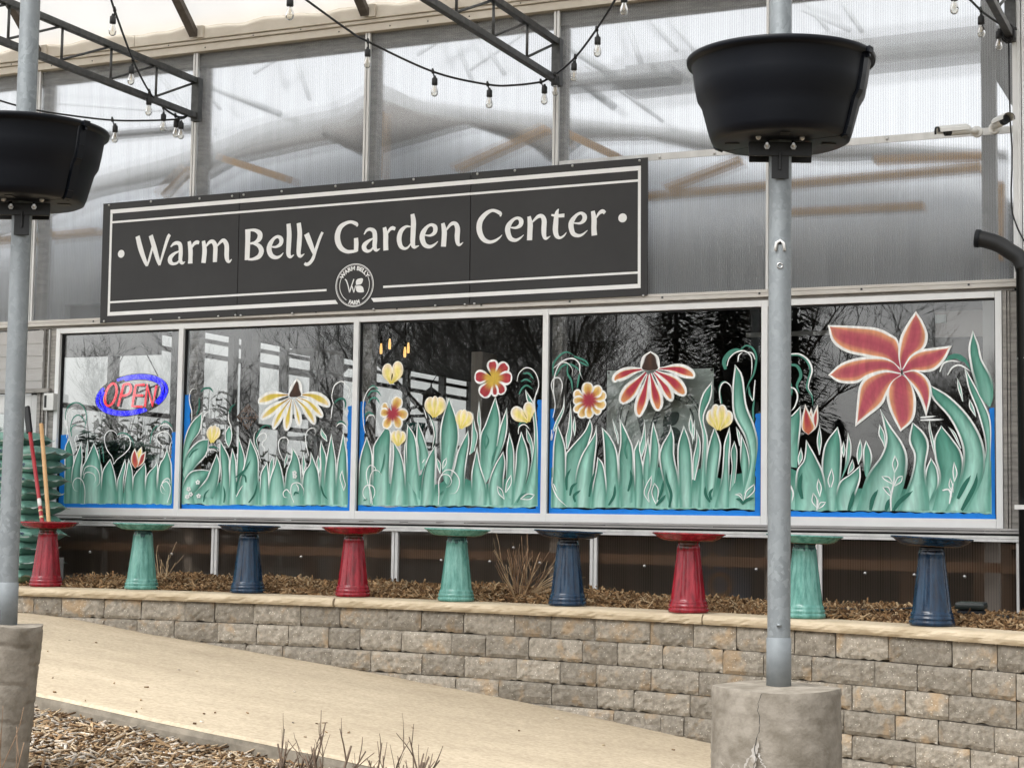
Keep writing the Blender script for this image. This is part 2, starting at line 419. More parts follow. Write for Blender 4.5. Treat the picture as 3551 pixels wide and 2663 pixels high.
BARK = [(.42,.33,.22),(.50,.44,.36),(.30,.20,.11),(.38,.27,.16),(.22,.14,.075),(.14,.085,.045),(.46,.36,.25),(.26,.175,.10),(.33,.29,.24),(.43,.39,.34),(.09,.055,.03)]
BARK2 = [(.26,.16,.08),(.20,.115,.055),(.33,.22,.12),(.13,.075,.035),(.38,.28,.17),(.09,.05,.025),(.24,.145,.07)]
def samp_front(n):
    x = RNG.uniform(-6.2, -.6, n*2); y = RNG.uniform(4.6, 7.5, n*2)
    depth = x*AF.x + y*AF.y; lat = x*AX.x + y*AX.y
    k = (np.abs(lat/depth) < .40) & (y < 7.45 + .04*RNG.normal(size=n*2)); x, y = x[k][:n], y[k][:n]
    z = np.array([frontz(a, b) for a, b in zip(x, y)]) + RNG.uniform(-.004, .016, len(x))
    return np.stack([x, y, z], 1)
chips('mulch', 36000, samp_front, .03, .105, BARK, .25)
def samp_path(n):
    x = RNG.uniform(-7.5, -2.2, n); y = 7.5 + 2.3*RNG.random(n)**2.2*RNG.choice([1,1,.3], n)
    return np.stack([x, y, np.array([pathz(a) for a in x])+.004], 1)
chips('path_debris', 45, samp_path, .008, .028, BARK, .05)
def samp_back(n):
    x = RNG.uniform(-8.7, -.9, n); y0 = np.array([curveY(a)+.30 for a in x]); y = y0 + (12.0-y0)*RNG.uniform(0, 1, n)
    z = np.array([backz(a, b) for a, b in zip(x, y)]) + RNG.uniform(-.004, .022, n)
    return np.stack([x, y, z], 1)
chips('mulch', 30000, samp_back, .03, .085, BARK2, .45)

# ================================================================== RETAINING WALL
def mat_block():
    m, t, b, o = new_mat('split_face_block'); L = t.links
    tc = t.nodes.new('ShaderNodeTexCoord'); oi = t.nodes.new('ShaderNodeObjectInfo')
    ad = t.nodes.new('ShaderNodeVectorMath'); ad.operation = 'ADD'
    sc = t.nodes.new('ShaderNodeMath'); sc.operation = 'MULTIPLY'; sc.inputs[1].default_value = 40; L.new(oi.outputs['Random'], sc.inputs[0])
    L.new(tc.outputs['Object'], ad.inputs[0]); L.new(sc.outputs[0], ad.inputs[1])
    def noise(s, d=6, ro=.6):
        n = t.nodes.new('ShaderNodeTexNoise'); n.inputs['Scale'].default_value = s; n.inputs['Detail'].default_value = d; n.inputs['Roughness'].default_value = ro
        L.new(ad.outputs[0], n.inputs['Vector']); return n
    def ramp(src, p0, c0, p1, c1):
        r = t.nodes.new('ShaderNodeValToRGB'); e = r.color_ramp.elements
        e[0].position, e[1].position = p0, p1; e[0].color, e[1].color = (*c0, 1), (*c1, 1); L.new(src, r.inputs[0]); return r
    def mix(fac, a, c, bl='MIX'):
        x = t.nodes.new('ShaderNodeMix'); x.data_type = 'RGBA'; x.blend_type = bl
        if isinstance(fac, float): x.inputs[0].default_value = fac
        else: L.new(fac, x.inputs[0])
        L.new(a, x.inputs[6])
        if isinstance(c, tuple): x.inputs[7].default_value = (*c, 1)
        else: L.new(c, x.inputs[7])
        return x.outputs[2]
    base = ramp(noise(28, 8, .7).outputs['Fac'], .33, (.172,.153,.124), .68, (.36,.325,.272))
    tan = ramp(noise(5.5, 5, .6).outputs['Fac'], .55, (0,0,0), .66, (1,1,1))
    c = mix(tan.outputs[0], base.outputs[0], (.40,.265,.135))
    c = mix(.5, base.outputs[0], c)
    vo = t.nodes.new('ShaderNodeTexVoronoi'); vo.inputs['Scale'].default_value = 42; L.new(ad.outputs[0], vo.inputs['Vector'])
    sp = ramp(vo.outputs['Distance'], .10, (1,1,1), .17, (0,0,0))
    c = mix(sp.outputs[0], c, (.58,.54,.46))
    ef = ramp(noise(9, 8, .75).outputs['Fac'], .67, (0,0,0), .78, (.75,.75,.75)); c = mix(ef.outputs[0], c, (.62,.58,.50))
    h = t.nodes.new('ShaderNodeHueSaturation'); mr = t.nodes.new('ShaderNodeMapRange'); mr.inputs['To Min'].default_value = .78; mr.inputs['To Max'].default_value = 1.2
    L.new(oi.outputs['Random'], mr.inputs['Value']); L.new(mr.outputs[0], h.inputs['Value']); L.new(c, h.inputs['Color'])
    L.new(h.outputs[0], b.inputs['Base Color']); b.inputs['Roughness'].default_value = .92; b.inputs['Specular IOR Level'].default_value = .2
    bp = t.nodes.new('ShaderNodeBump'); bp.inputs['Strength'].default_value = .8; bp.inputs['Distance'].default_value = .012
    L.new(noise(34, 8, .75).outputs['Fac'], bp.inputs['Height']); L.new(bp.outputs[0], b.inputs['Normal'])
    return m
m_block = mat_block()
def mat_cap():
    m = mat('split_face_cap', (.41,.335,.23), (.56,.475,.35), scale=7, rough=.85, bump=.5, bscale=22, stretch=(.6,1,1.6), spec=.2); return m
m_cap = mat_cap()
wall = thing('retaining_wall', (-5, 10.15, -1.6), 'curved grey and tan split face block retaining wall with cream capstones along the sloping path', 'retaining wall')
def fnoise(x, z, s):
    return (math.sin(x*23.1+s*3.7)*math.sin(z*31.7+s*1.9) + .6*math.sin(x*51.3-z*37.9+s*5.1) + .5*math.sin(z*77+x*19+s*7.7))/2.1
def block(u0, u1, z0, z1, seed):
    r = random.Random(seed); g = MB(); nx = max(5, int((u1-u0)/.028)); nz = 6
    gp = .0012; u0 += gp + r.uniform(0, .002); u1 -= gp + r.uniform(0, .002); z0 += .0008 + r.uniform(0, .0015); z1 -= .0008 + r.uniform(0, .002)
    pr = r.uniform(-.006, .006); tl = r.uniform(-.01, .01)
    ch = {c: r.choice([0,0,0,.012,.02]) for c in ((0,0),(0,1),(1,0),(1,1))}
    vs = []
    for i in range(nx+1):
        for j in range(nz+1):
            a, b = i/nx, j/nz; u = u0+(u1-u0)*a; z = z0+(z1-z0)*b
            edge = min(a, 1-a)*(u1-u0); ez = min(b, 1-b)*(z1-z0)
            dome = min(1, edge/.03)*min(1, ez/.03)
            d = .004 + .015*dome*(.75+.35*fnoise(u, z, seed)) + .004*r.uniform(-1,1) + pr + tl*(b-.5)
            if i in (0, nx) or j in (0, nz):
                d = .002 + pr*.6 - r.uniform(0, .004)
                if i in (0,nx) and j in (0,nz): d -= ch[(int(i>0), int(j>0))]
                if j == 0 and r.random() < .12: z += .008
            vs.append((u, curveY(u)+.04-d, z))
    fs = [(i*(nz+1)+j, (i+1)*(nz+1)+j, (i+1)*(nz+1)+j+1, i*(nz+1)+j+1) for i in range(nx) for j in range(nz)]
    g.add(vs, fs, False)
    # sides and back
    bk = [(u0+.004, curveY(u0)+.2, z0), (u1-.004, curveY(u1)+.2, z0), (u1-.004, curveY(u1)+.2, z1), (u0+.004, curveY(u0)+.2, z1)]
    c0, c1, c2, c3 = vs[0], vs[nx*(nz+1)], vs[nx*(nz+1)+nz], vs[nz]
    g.add([c0,c1,c2,c3]+bk, [(0,4,5,1),(1,5,6,2),(2,6,7,3),(3,7,4,0),(4,7,6,5)])
    return g
ROWZ = [-.578,-.719,-.860,-1.0,-1.132,-1.266,-1.40,-1.54]
ROWS = [[-8.75,-8.29,-8.06,-7.71,-7.41,-7.06,-6.82,-6.51,-6.14,-5.83,-5.46,-5.2,-4.88,-4.5,-4.23,-3.91,-3.52,-3.22,-2.93,-2.55,-2.29,-1.97,-1.6,-1.35,-1.0,-.62],
 [-8.6,-8.3,-8.0,-7.71,-7.44,-7.14,-6.79,-6.48,-6.23,-5.915,-5.67,-5.35,-4.97,-4.71,-4.39,-4.0,-3.75,-3.43,-3.02,-2.75,-2.44,-2.05,-1.8,-1.49,-1.25,-.85,-.5],
 [-7.6,-7.25,-6.95,-6.56,-6.27,-5.89,-5.58,-5.19,-4.87,-4.48,-4.16,-3.9,-3.51,-3.18,-2.76,-2.47,-2.19,-1.87,-1.62,-1.25,-.9,-.55],
 [-6.5,-6.15,-5.8,-5.31,-4.93,-4.61,-4.22,-3.89,-3.63,-3.24,-2.89,-2.55,-2.24,-1.93,-1.68,-1.37,-1.02,-.66],
 [-5.4,-5.0,-4.62,-4.2,-3.77,-3.44,-3.28,-2.87,-2.52,-2.19,-1.81,-1.5,-1.24,-.9,-.56],
 [-4.1,-3.75,-3.4,-3.08,-2.66,-2.35,-1.95,-1.62,-1.3,-.95,-.6],
 [-3.0,-2.6,-2.2,-1.85,-1.45,-1.1,-.75]]
for r_, us in enumerate(ROWS):
    for i in range(len(us)-1):
        if pathz(us[i]) > ROWZ[r_] + .02 and pathz(us[i+1]) > ROWZ[r_] + .02: continue
        obj('block', block(us[i], us[i+1], ROWZ[r_+1], ROWZ[r_], r_*100+i), m_block, wall)
core = MB(); vs = []
for i in range(41):
    u = -8.74 + 8.2*i/40; vs += [(u, curveY(u)+.08, -1.7), (u, curveY(u)+.08, -.58)]
core.add(vs, [(i*2, i*2+2, i*2+3, i*2+1) for i in range(40)]); obj('backing', core, m_soil, wall)
def capstone(u0, u1, seed):
    r = random.Random(seed); g = MB(); nx = int((u1-u0)/.035); nz = 4; vs = []; z0, z1 = -.578, -.52
    for i in range(nx+1):
        u = u0+(u1-u0)*i/nx; y = curveY(u)
        for j in range(nz+1):
            b = j/nz; bul = .012*math.sin(math.pi*b)*(1+.7*fnoise(u*.55, b*.06, seed)) + .004*r.uniform(-1,1)
            if j == nz: bul = -.006+.003*r.uniform(-1,1)
            if j == 0: bul = -.002+.004*r.uniform(-1,1)
            vs.append((u, y-bul, z0+(z1-z0)*b - (.004 if j == nz else 0)))
        vs += [(u, y+.02, z1), (u, y+.31, z1), (u, y+.31, z0)]
    k = nz+4; fs = []
    for i in range(nx):
        for j in range(k-1): fs.append((i*k+j, (i+1)*k+j, (i+1)*k+j+1, i*k+j+1))
        fs.append((i*k+k-1, (i+1)*k+k-1, (i+1)*k, i*k))
    fs += [tuple(range(k)), tuple(nx*k + j for j in reversed(range(k)))]
    g.add(vs, fs); return g
for i, (a, b) in enumerate(((-8.75, -5.862), (-5.848, -3.15), (-3.14, -.5))):
    obj('capstone', capstone(a, b, i+3), m_cap, wall)

# ================================================================== GREENHOUSE
BLD = thing('greenhouse', (-5, 12, -.7), 'polycarbonate and aluminium greenhouse shop front with five painted windows', 'greenhouse')
UX = [-10.08, -8.405, -6.734, -5.068, -3.378, -1.66]        # left edges of the uprights (about 1.68 m apart)
ZT, ZS, ZB_ = 3.96, 1.712, -.07
def fb(n, x0, x1, z0, z1, y0, y1, m, bevel=.003):
    return obj(n, MB().box((x0, y0, z0), (x1, y1, z1)), m, BLD, bevel=bevel)
XL, XR = -13.2, -1.63
# upper sheets between uprights
cols = [XL, -11.76] + UX
for i in range(len(cols)-1):
    x0 = cols[i]+.028; x1 = cols[i+1]+.022
    fb('polycarbonate_panel', x0, x1, ZS-.01, ZT+.05, 12.0, 12.008, m_poly, 0)
for x in [-11.76] + UX[:-1]:
    g = MB(); g.box((x, 11.972, ZS-.005), (x+.018, 11.999, ZT)); g.box((x+.026, 11.972, ZS-.005), (x+.046, 11.999, ZT)); g.box((x+.004, 11.985, ZS-.005), (x+.042, 11.9985, ZT))
    obj('upright', g, m_alu, BLD)
    fb('inner_post', x-.03, x+.05, -.6, ZT+.1, 12.10, 12.20, m_alu_dark, 0)
# corner upright
g = MB(); g.box((-1.632, 11.94, ZS), (-1.575, 12.05, 4.6)); g.box((-1.568, 11.925, ZS), (-1.535, 12.05, 4.6)); g.box((-1.60, 11.932, ZS), (-1.585, 11.94, 4.6))
obj('corner_upright', g, m_alu_white, BLD, bevel=.003)
# lap strip between upper and lower sheet of the two end bays (a horizontal bright line)
g = MB(); zz_ = onY(Z3(1500, 850), 12).z; g.box((UX[3]+.05, 11.99, zz_-.02), (XR, 11.9985, zz_+.03)); obj('lap_strip', g, m_alu, BLD)
for q in (Z3(315, 942), Z3(1372, 852), Z2(2190, 1008)):
    p = onY(q, 11.99); obj('screw', MB().sphere((p.x, p.y, p.z), .012, 4), m_screw, BLD)
# eave: gutter, drip edge, fascia
fb('eave_beam', XL, XR, 3.855, 4.06, 12.04, 12.14, m_alu_dark)
g = MB(); g.box((XL, 11.945, 3.957), (XR+.06, 12.03, 4.02)); g.box((XL, 11.925, 4.023), (XR+.06, 12.03, 4.05)); obj('drip_edge', g, m_cream, BLD, bevel=.004)
g = MB(); g.box((XL, 11.905, 4.053), (-8.98, 12.03, 4.26)); g.box((-8.977, 11.907, 4.053), (-5.62, 12.03, 4.26)); g.box((-5.617, 11.905, 4.053), (XR+.06, 12.03, 4.26)); obj('gutter', g, m_cream, BLD, bevel=.004)
for i in range(26):
    x = -11.9 + .41*i + random.uniform(-.08, .08); z = random.choice([3.985, 4.035, 4.035])
    obj('screw', MB().sphere((x, 11.925 if z > 4 else 11.945, z), .007, 3), m_steel_dark, BLD)
# transom flashing
g = MB(); g.box((XL, 11.945, 1.690), (XR+.03, 12.03, 1.712)); g.box((XL, 11.94, 1.658), (XR+.03, 12.03, 1.684)); g.box((XL, 11.95, 1.684), (XR+.03, 12.03, 1.690))
obj('transom', g, mat('pale_flashing', (.52,.49,.45), (.62,.60,.56), scale=9, rough=.5, stretch=(.3,1,1)), BLD, bevel=.002)
fb('transom_channel', XL, XR-.01, 1.636, 1.657, 11.975, 12.03, m_alu_dark, 0)
for i in range(15):
    x = -12.3+.74*i; obj('screw', MB().box((x, 11.935, 1.676), (x+.014, 11.94, 1.69)), m_steel_dark, BLD)
# jamb posts beside the window band
for x0, x1 in ((-9.935, -9.745), (-1.715, -1.575)):
    g = MB(); w = x1-x0
    for a, b, y in ((0,.2,11.965),(.22,.34,11.975),(.34,.66,11.99),(.66,.8,11.972),(.82,1,11.965)):
        g.box((x0+w*a+.001, y, .0), (x0+w*b-.001, 12.04, 1.634))
    obj('jamb_post', g, m_alu_dark, BLD)
# sill below the windows
g = MB(); g.box((-9.94, 11.95, .001), (-1.57, 12.03, .017)); g.box((-9.94, 11.955, -.018), (-1.57, 12.03, -.003)); obj('window_sill', g, mat('dull_aluminium', (.30,.295,.29), (.42,.41,.40), scale=9, rough=.55, metal=.2, stretch=(.2,1,1)), BLD, bevel=.002)
fb('sill_shadow_gap', -9.94, -1.57, -.032, -.018, 11.99, 12.03, m_black, 0)
g = MB(); g.box((-9.94, 11.965, -.052), (-1.56, 12.03, -.033)); g.box((-9.94, 11.955, -.074), (-1.56, 12.03, -.054)); obj('lower_rail', g, m_alu, BLD, bevel=.002)
# lower sheets
LX = [onY(ZL5(1365, 250), 12).x, onY(ZM5(488, 290), 12).x, onY(ZM5(1755, 350), 12).x, onY(ZR5(935, 380), 12).x]
low = [-9.94] + LX + [-1.60]
for i in range(len(low)-1):
    fb('lower_panel', low[i]+.04, low[i+1]+.01, -.9, -.072, 12.0, 12.008, m_poly_low, 0)
for x in LX:
    g = MB(); g.box((x-.005, 11.972, -.9), (x+.018, 11.999, -.075)); g.box((x+.026, 11.972, -.9), (x+.05, 11.999, -.075)); g.box((x, 11.985, -.9), (x+.045, 11.998, -.075)); obj('lower_upright', g, m_alu, BLD)
g = MB(); g.box((-1.635, 11.965, -.9), (-1.605, 12.02, -.076)); g.box((-1.60, 11.972, -.9), (-1.565, 12.02, -.076)); obj('lower_upright', g, m_alu, BLD)
for q in [ZL5(575,277), ZL5(1097,290), ZL5(1925,308), ZM5(793,330), ZM5(1103,338), ZM5(1424,347), ZM5(2092,367), ZR5(570,373), ZR5(1238,396), ZR5(1540,406), ZR5(1848,417), ZM5(1255,250)]:
    p = onY(q, 11.998); obj('screw', MB().sphere((p.x, p.y, p.z), .0125, 5), m_screw, BLD)
# ================================================================== WINDOWS with their painted mural
W1 = zoom(200, 1380, 4.0455); W2 = zoom(600, 1300, 3.3857); W3 = zoom(1210, 1220, 2.9103); W4 = zoom(1880, 1180, 2.6756); W5 = zoom(2720, 1060, 2.2421)
m_gasket = m_black
mx = [-9.742, None, None, None, None, -1.72]
# window divisions (left edge of each frame member, measured at mid height)
edges = [(-9.742, -9.70)]
for q in ((613, 1400), (1221, 1400), (1879, 1400), (2639.5, 1400)):
    x = onY(q, 11.96).x; edges.append((x, x+.046))
edges.append((-1.762, -1.718))
TOP, BOT, FT = 1.634, .018, .044
windows = []
for i in range(5):
    g = MB(); x0 = edges[i][0]; x1 = edges[i+1][0]
    g.box((x0, 11.957, BOT), (edges[i][1], 12.03, TOP))                       # stile
    g.box((edges[i][1]+.001, 11.958, TOP-FT), (x1-.001, 12.03, TOP))
    g.box((edges[i][1]+.001, 11.958, BOT), (x1-.001, 12.03, BOT+.062))
    if i == 4: g.box((x1, 11.957, BOT), (edges[5][1], 12.03, TOP))
    w = obj('window', g, m_alu_white, BLD, bevel=.002); windows.append(w)
    gs = MB(); a, b = edges[i][1], x1
    gs.box((a, 11.985, TOP-FT-.012), (b, 12.02, TOP-FT-.001)); gs.box((a, 11.985, BOT+.063), (a+.008, 12.02, TOP-FT-.013)); gs.box((b-.008, 11.985, BOT+.063), (b, 12.02, TOP-FT-.013))
    obj('gasket', gs, m_gasket, w)
    p = MB(); p.box((a, 12.0, BOT+.062), (b, 12.006, TOP-FT)); obj('pane', p, m_glass, w)

LAY = {}
def wpt(zf, q, Y=11.9985): p = onY(zf(*q), Y); return (p.x, p.z)
def nextY(wi):
    LAY[wi] = LAY.get(wi, 0) + 1
    return 11.9985 - LAY[wi]*.00016
WHITE = np.array(lin(248,251,250)); DARK = np.array(lin(40,112,95)); MID = np.array(lin(86,156,137)); LIGHT = np.array(lin(160,214,199)); PALE = np.array(lin(204,234,224))
def lerp(a, b, t): return a*(1-t) + b*t
def sstep(a, b, x): t = min(1, max(0, (x-a)/(b-a))); return t*t*(3-2*t)
def strip(wi, A, B, colfn, cols, name='painted_leaf', mat_=None):
    """sheet of paint between two edge lines; colfn(row 0 tip..1 base, s 0..1 across, width) gives the pigment"""
    Y = nextY(wi); g = MB(); g.c = []; n = len(A); vs = []
    Ls = np.cumsum([0]+[float(np.hypot(*((A[i]+B[i])/2-(A[i-1]+B[i-1])/2))) for i in range(1, n)])
    for i in range(n):
        wd = float(np.hypot(*(B[i]-A[i]))); f = min(.499, .0088*cols['wm']/max(wd, 1e-4))
        ss = sorted(set([0, f*.9, min(.5, f*1.25+.02), .3, .5, .7, 1-min(.5, f*1.25+.02), 1-f*.9, 1]))
        ss = [0, f*.9, max(f*1.02, min(.48, f*1.2+.03)), .3, .5, .7, 1-max(f*1.02, min(.48, f*1.2+.03)), 1-f*.9, 1]
        ss = list(np.maximum.accumulate(ss))
        for k, s in enumerate(ss):
            p = A[i]*(1-s)+B[i]*s; vs.append((p[0], Y, p[1])); g.c.append(tuple(np.clip(colfn(i/(n-1), k, s, Ls[i], wd), 0, 1)))
    m_ = 9; fs = [(i*m_+j, (i+1)*m_+j, (i+1)*m_+j+1, i*m_+j+1) for i in range(n-1) for j in range(m_-1)]
    g.add(vs, fs); return obj(name, g, m_paint, windows[wi])
def parse(s): return [tuple(float(a) for a in q.split(',')) for q in s.split()]
def leaf(wi, zf, txt):
    a = txt.split('|'); tip = parse(a[0]); o = a[3].strip() if len(a) > 3 else ''
    n = 26
    A = spline([wpt(zf, q) for q in tip+parse(a[1])], n); B = spline([wpt(zf, q) for q in tip+parse(a[2])], n)
    if A[n//2][0] > B[n//2][0]: A, B = B, A
    lt = 1.0 if 'l' in o else (.25 if 'd' in o else .6)
    wm = 1.0 if 'b' not in o else 1.25
    if 's' in o: wm = .8
    rr = random.Random(int(tip[0][0]*7+tip[0][1])); st = [rr.uniform(-.12, .12) for _ in range(9)]; off = rr.uniform(-.12, .12)
    if 'w' in o: st = [x*.3 for x in st]
    small = 's' in o
    def cf(t, k, s, L, wd):
        fade = 0 if small else sstep(.38, .8, t)
        body = lerp(DARK, MID, sstep(.0, .5, t))
        c_mid = lerp(lerp(DARK, MID, .75), lerp(MID, LIGHT, lt), sstep(.05, .55, t))
        c_mid = lerp(c_mid, lerp(LIGHT, PALE, .4*lt), sstep(.5, 1, t)*max(.55, lt))
        edge_ = lerp(DARK, lerp(MID, LIGHT, .25), sstep(.45, 1, t))
        if k in (0, 1, 7, 8):
            col = lerp(WHITE, edge_, fade)
            if 'w' in o: col = WHITE
        elif k in (2, 6): col = edge_
        else:
            q = 1 - abs(s-.5-off)/.42; col = lerp(edge_, c_mid, max(0, min(1, q*1.35)))
            if 'w' in o: col = lerp(DARK, MID, .5*max(0, q))
        return col*(1+st[k]*(.5 if k in (0,1,7,8) else 1))
    strip(wi, A, B, cf, dict(wm=wm))
def stroke(wi, zf, txt, w=14, c='w', name='painted_stem'):
    """a curl drawn with one pull of the brush: swells then runs out"""
    pts = [wpt(zf, q) for q in parse(txt)]; k = zf(1, 0)[0]-zf(0, 0)[0]
    n = max(14, len(pts)*6); P = spline(pts, n); Y = nextY(wi); g = MB(); g.c = []; vs = []
    wd = w*k/435.
    base = {'w': WHITE, 'd': DARK, 'g': lerp(DARK, MID, .55), 'l': LIGHT, 'x': np.array(lin(15,18,20)), 'k': np.array(lin(60,42,30))}[c]
    for i in range(n):
        t = i/(n-1); d = P[min(i+1,n-1)]-P[max(i-1,0)]; d = d/(np.hypot(*d)+1e-9); nn = np.array([-d[1], d[0]])
        h = wd/2*(.35+.65*math.sin(math.pi*min(1, t*.85+.12)))*(1-.75*sstep(.8,1,t))
        for s in (-1, 1): vs.append((P[i][0]+nn[0]*h*s, Y, P[i][1]+nn[1]*h*s)); g.c.append(tuple(base*(.93+.1*random.random())))
    g.add(vs, [(i*2, i*2+2, i*2+3, i*2+1) for i in range(n-1)]); return obj(name, g, m_paint, windows[wi])
PAL = {
 'yel':  [lin(244,246,243), lin(246,224,176), lin(228,208,98), lin(218,194,78), lin(160,118,56)],
 'bud':  [lin(248,246,238), lin(250,232,200), lin(250,232,160), lin(244,230,128), lin(228,208,92)],
 'red':  [lin(247,248,246), lin(228,164,100), lin(190,66,78), lin(178,50,70), lin(172,56,74)],
 'dbl':  [lin(248,249,248), lin(176,52,66), lin(170,44,60), lin(180,70,62), lin(214,180,70)],
 'yr':   [lin(246,246,242), lin(244,216,160), lin(226,198,96), lin(210,150,76), lin(172,50,70)],
 'lily': [lin(248,249,247), lin(228,162,116), lin(196,98,104), lin(180,78,96), lin(174,72,90)],
 'tul':  [lin(238,236,230), lin(226,170,110), lin(190,84,76), lin(176,60,72), lin(206,110,76)],
 'cone': [lin(244,246,244), lin(70,48,38), lin(50,34,26), lin(78,50,34), lin(60,40,30)]}
def petal_mesh(wi, g, zf, A, B, pal, wm, round_tip):
    p = [np.array(c) for c in PAL[pal]]; n = len(A); Y = nextY(wi); vs = []; cs = []
    mid = (A+B)/2; Ls = np.concatenate([[0], np.cumsum(np.linalg.norm(np.diff(mid, axis=0), axis=1))]); T = Ls[-1]
    for i in range(n):
        wd = float(np.hypot(*(B[i]-A[i]))); t = Ls[i]/T; f = min(.499, .010*wm*(.3+.7*sstep(.05, .5, t))/max(wd, 1e-4))
        tipd = (T-Ls[i]) if round_tip else 1
        f2 = max(f*1.02, min(.48, f*1.2+.03))
        ss = list(np.maximum.accumulate([0, f*.92, f2, min(.49, max(f2, .3)), .5, max(.51, min(1-f2, .7)), 1-f2, 1-f*.92, 1]))
        for k, s in enumerate(ss):
            q = [0,0,1,2.4,3,2.2,1,0,0][k]
            c = lerp(p[int(q)], p[min(4,int(q)+1)], q-int(q)) if q >= 1 else p[0]
            if k in (3,4,5):
                c = lerp(c, p[1], sstep(.62, .92, t)*.8) if round_tip else lerp(c, p[1], sstep(.75, 1, t)*.5)
                c = lerp(p[4], c, sstep(.22, .66, t) if pal in ('dbl', 'yr') else sstep(0, .45, t))
            if k in (2, 6): c = lerp(p[4], c, sstep(.18, .5, t) if pal in ('dbl', 'yr') else sstep(0, .3, t))
            if tipd < .010*wm and round_tip: c = p[0]
            if pal in ('dbl', 'yr') and k in (0, 1, 7, 8): c = lerp(p[4], c, sstep(.3, .5, t))
            if pal == 'bud' and k in (0, 1, 7, 8): c = lerp(p[2], c, sstep(.35, .75, t))
            c = c*(1+random.uniform(-.06, .06)*(k in (2,3,4,5,6)))
            pt = A[i]*(1-s)+B[i]*s; vs.append((pt[0], Y, pt[1])); cs.append(tuple(np.clip(c, 0, 1)))
    g.add(vs, [(i*9+j, (i+1)*9+j, (i+1)*9+j+1, i*9+j+1) for i in range(n-1) for j in range(8)]); g.c += cs
def petal(wi, g, zf, txt, w, pal, wm=1.3, pinch=.22, peak=.62):
    pts = [wpt(zf, q) for q in parse(txt)]; k = zf(1, 0)[0]-zf(0, 0)[0]; n = 22
    u = np.concatenate([np.linspace(0, .8, 13), .8+.2*np.sin(np.linspace(0, math.pi/2, 10))[1:]])
    P = spline(pts, 60); A = []; B = []; W_ = w*k/430./2
    for t in u:
        i = t*59; a = int(min(58, i)); c = P[a]*(1-(i-a))+P[a+1]*(i-a); d = P[min(59,a+1)]-P[max(0,a-1)]; d = d/np.hypot(*d); nn = np.array([-d[1], d[0]])
        h = W_*(pinch+(1-pinch)*sstep(0, peak, t)) if t < peak else W_*math.sqrt(max(0, 1-((t-peak)/(1-peak))**2))
        A.append(c-nn*h); B.append(c+nn*h)
    petal_mesh(wi, g, zf, np.array(A), np.array(B), pal, wm, True)
def petal_edges(wi, g, zf, txt, pal, wm=1.5):
    a = txt.split('|'); tip = parse(a[0]); n = 30
    A = spline([wpt(zf, q) for q in tip+parse(a[1])], n)[::-1]; B = spline([wpt(zf, q) for q in tip+parse(a[2])], n)[::-1]
    petal_mesh(wi, g, zf, A, B, pal, wm, False)
def flower(wi, zf, petals, pal, wm=1.3, edges=False, label=None, **kw):
    g = MB(); g.c = []
    for q in petals:
        if edges: petal_edges(wi, g, zf, q, pal, wm)
        else: petal(wi, g, zf, q[0], q[1], q[2] if len(q) > 2 else pal, wm, **kw)
    return obj('painted_flower', g, m_paint, windows[wi], label=label)
def disc(wi, g, zf, c, rx, ry, cols):
    x, z = wpt(zf, c); k = zf(1,0)[0]-zf(0,0)[0]; n = 20; Y = nextY(wi)
    for ring in range(len(cols)): pass
    vs = [(x, Y, z)]; cs = [cols[0]]
    for j in range(1, len(cols)):
        for i in range(n):
            t = 2*math.pi*i/n; f = j/(len(cols)-1); vs.append((x+rx*k/435*f*math.cos(t), Y, z+ry*k/435*f*math.sin(t))); cs.append(cols[j])
    fs = [(0, 1+i, 1+(i+1)%n) for i in range(n)]
    for j in range(len(cols)-2):
        for i in range(n): a = 1+j*n+i; b = 1+j*n+(i+1)%n; fs.append((a, a+n, b+n, b))
    g.add(vs, fs); g.c += [tuple(c) for c in cols for _ in range(1)][:0] + cs
def base_wash(wi, zf, pts, bottom, seed):
    """the ragged wash of green along the bottom of the pane"""
    top = spline([wpt(zf, q) for q in parse(pts)], 60); Y = nextY(wi); g = MB(); g.c = []; r = random.Random(seed); vs = []; rows = 7
    xs = top[:, 0]; zb = wpt(zf, (800, bottom))[1]+.004; j2 = 0
    z0 = [wpt(zf, (0, bottom))[1], wpt(zf, (1600, bottom))[1]]
    for i in range(60):
        hue = .5+.5*math.sin(i*.55+seed)+r.uniform(-.3,.3)
        j2 = .6*j2 + r.uniform(-.006, .006)
        for j in range(rows):
            t = j/(rows-1); zb_ = zb + j2
            vs.append((xs[i], Y, top[i][1]*(1-t)+zb_*t))
            c = lerp(lerp(DARK, MID, .5), lerp(MID, LIGHT, .75+.4*hue*.5), sstep(.1, .95, t)); g.c.append(tuple(np.clip(c*(1+r.uniform(-.05,.05)),0,1)))
    g.add(vs, [(i*rows+j, (i+1)*rows+j, (i+1)*rows+j+1, i*rows+j+1) for i in range(59) for j in range(rows-1)])
    obj('painted_ground', g, m_paint, windows[wi])
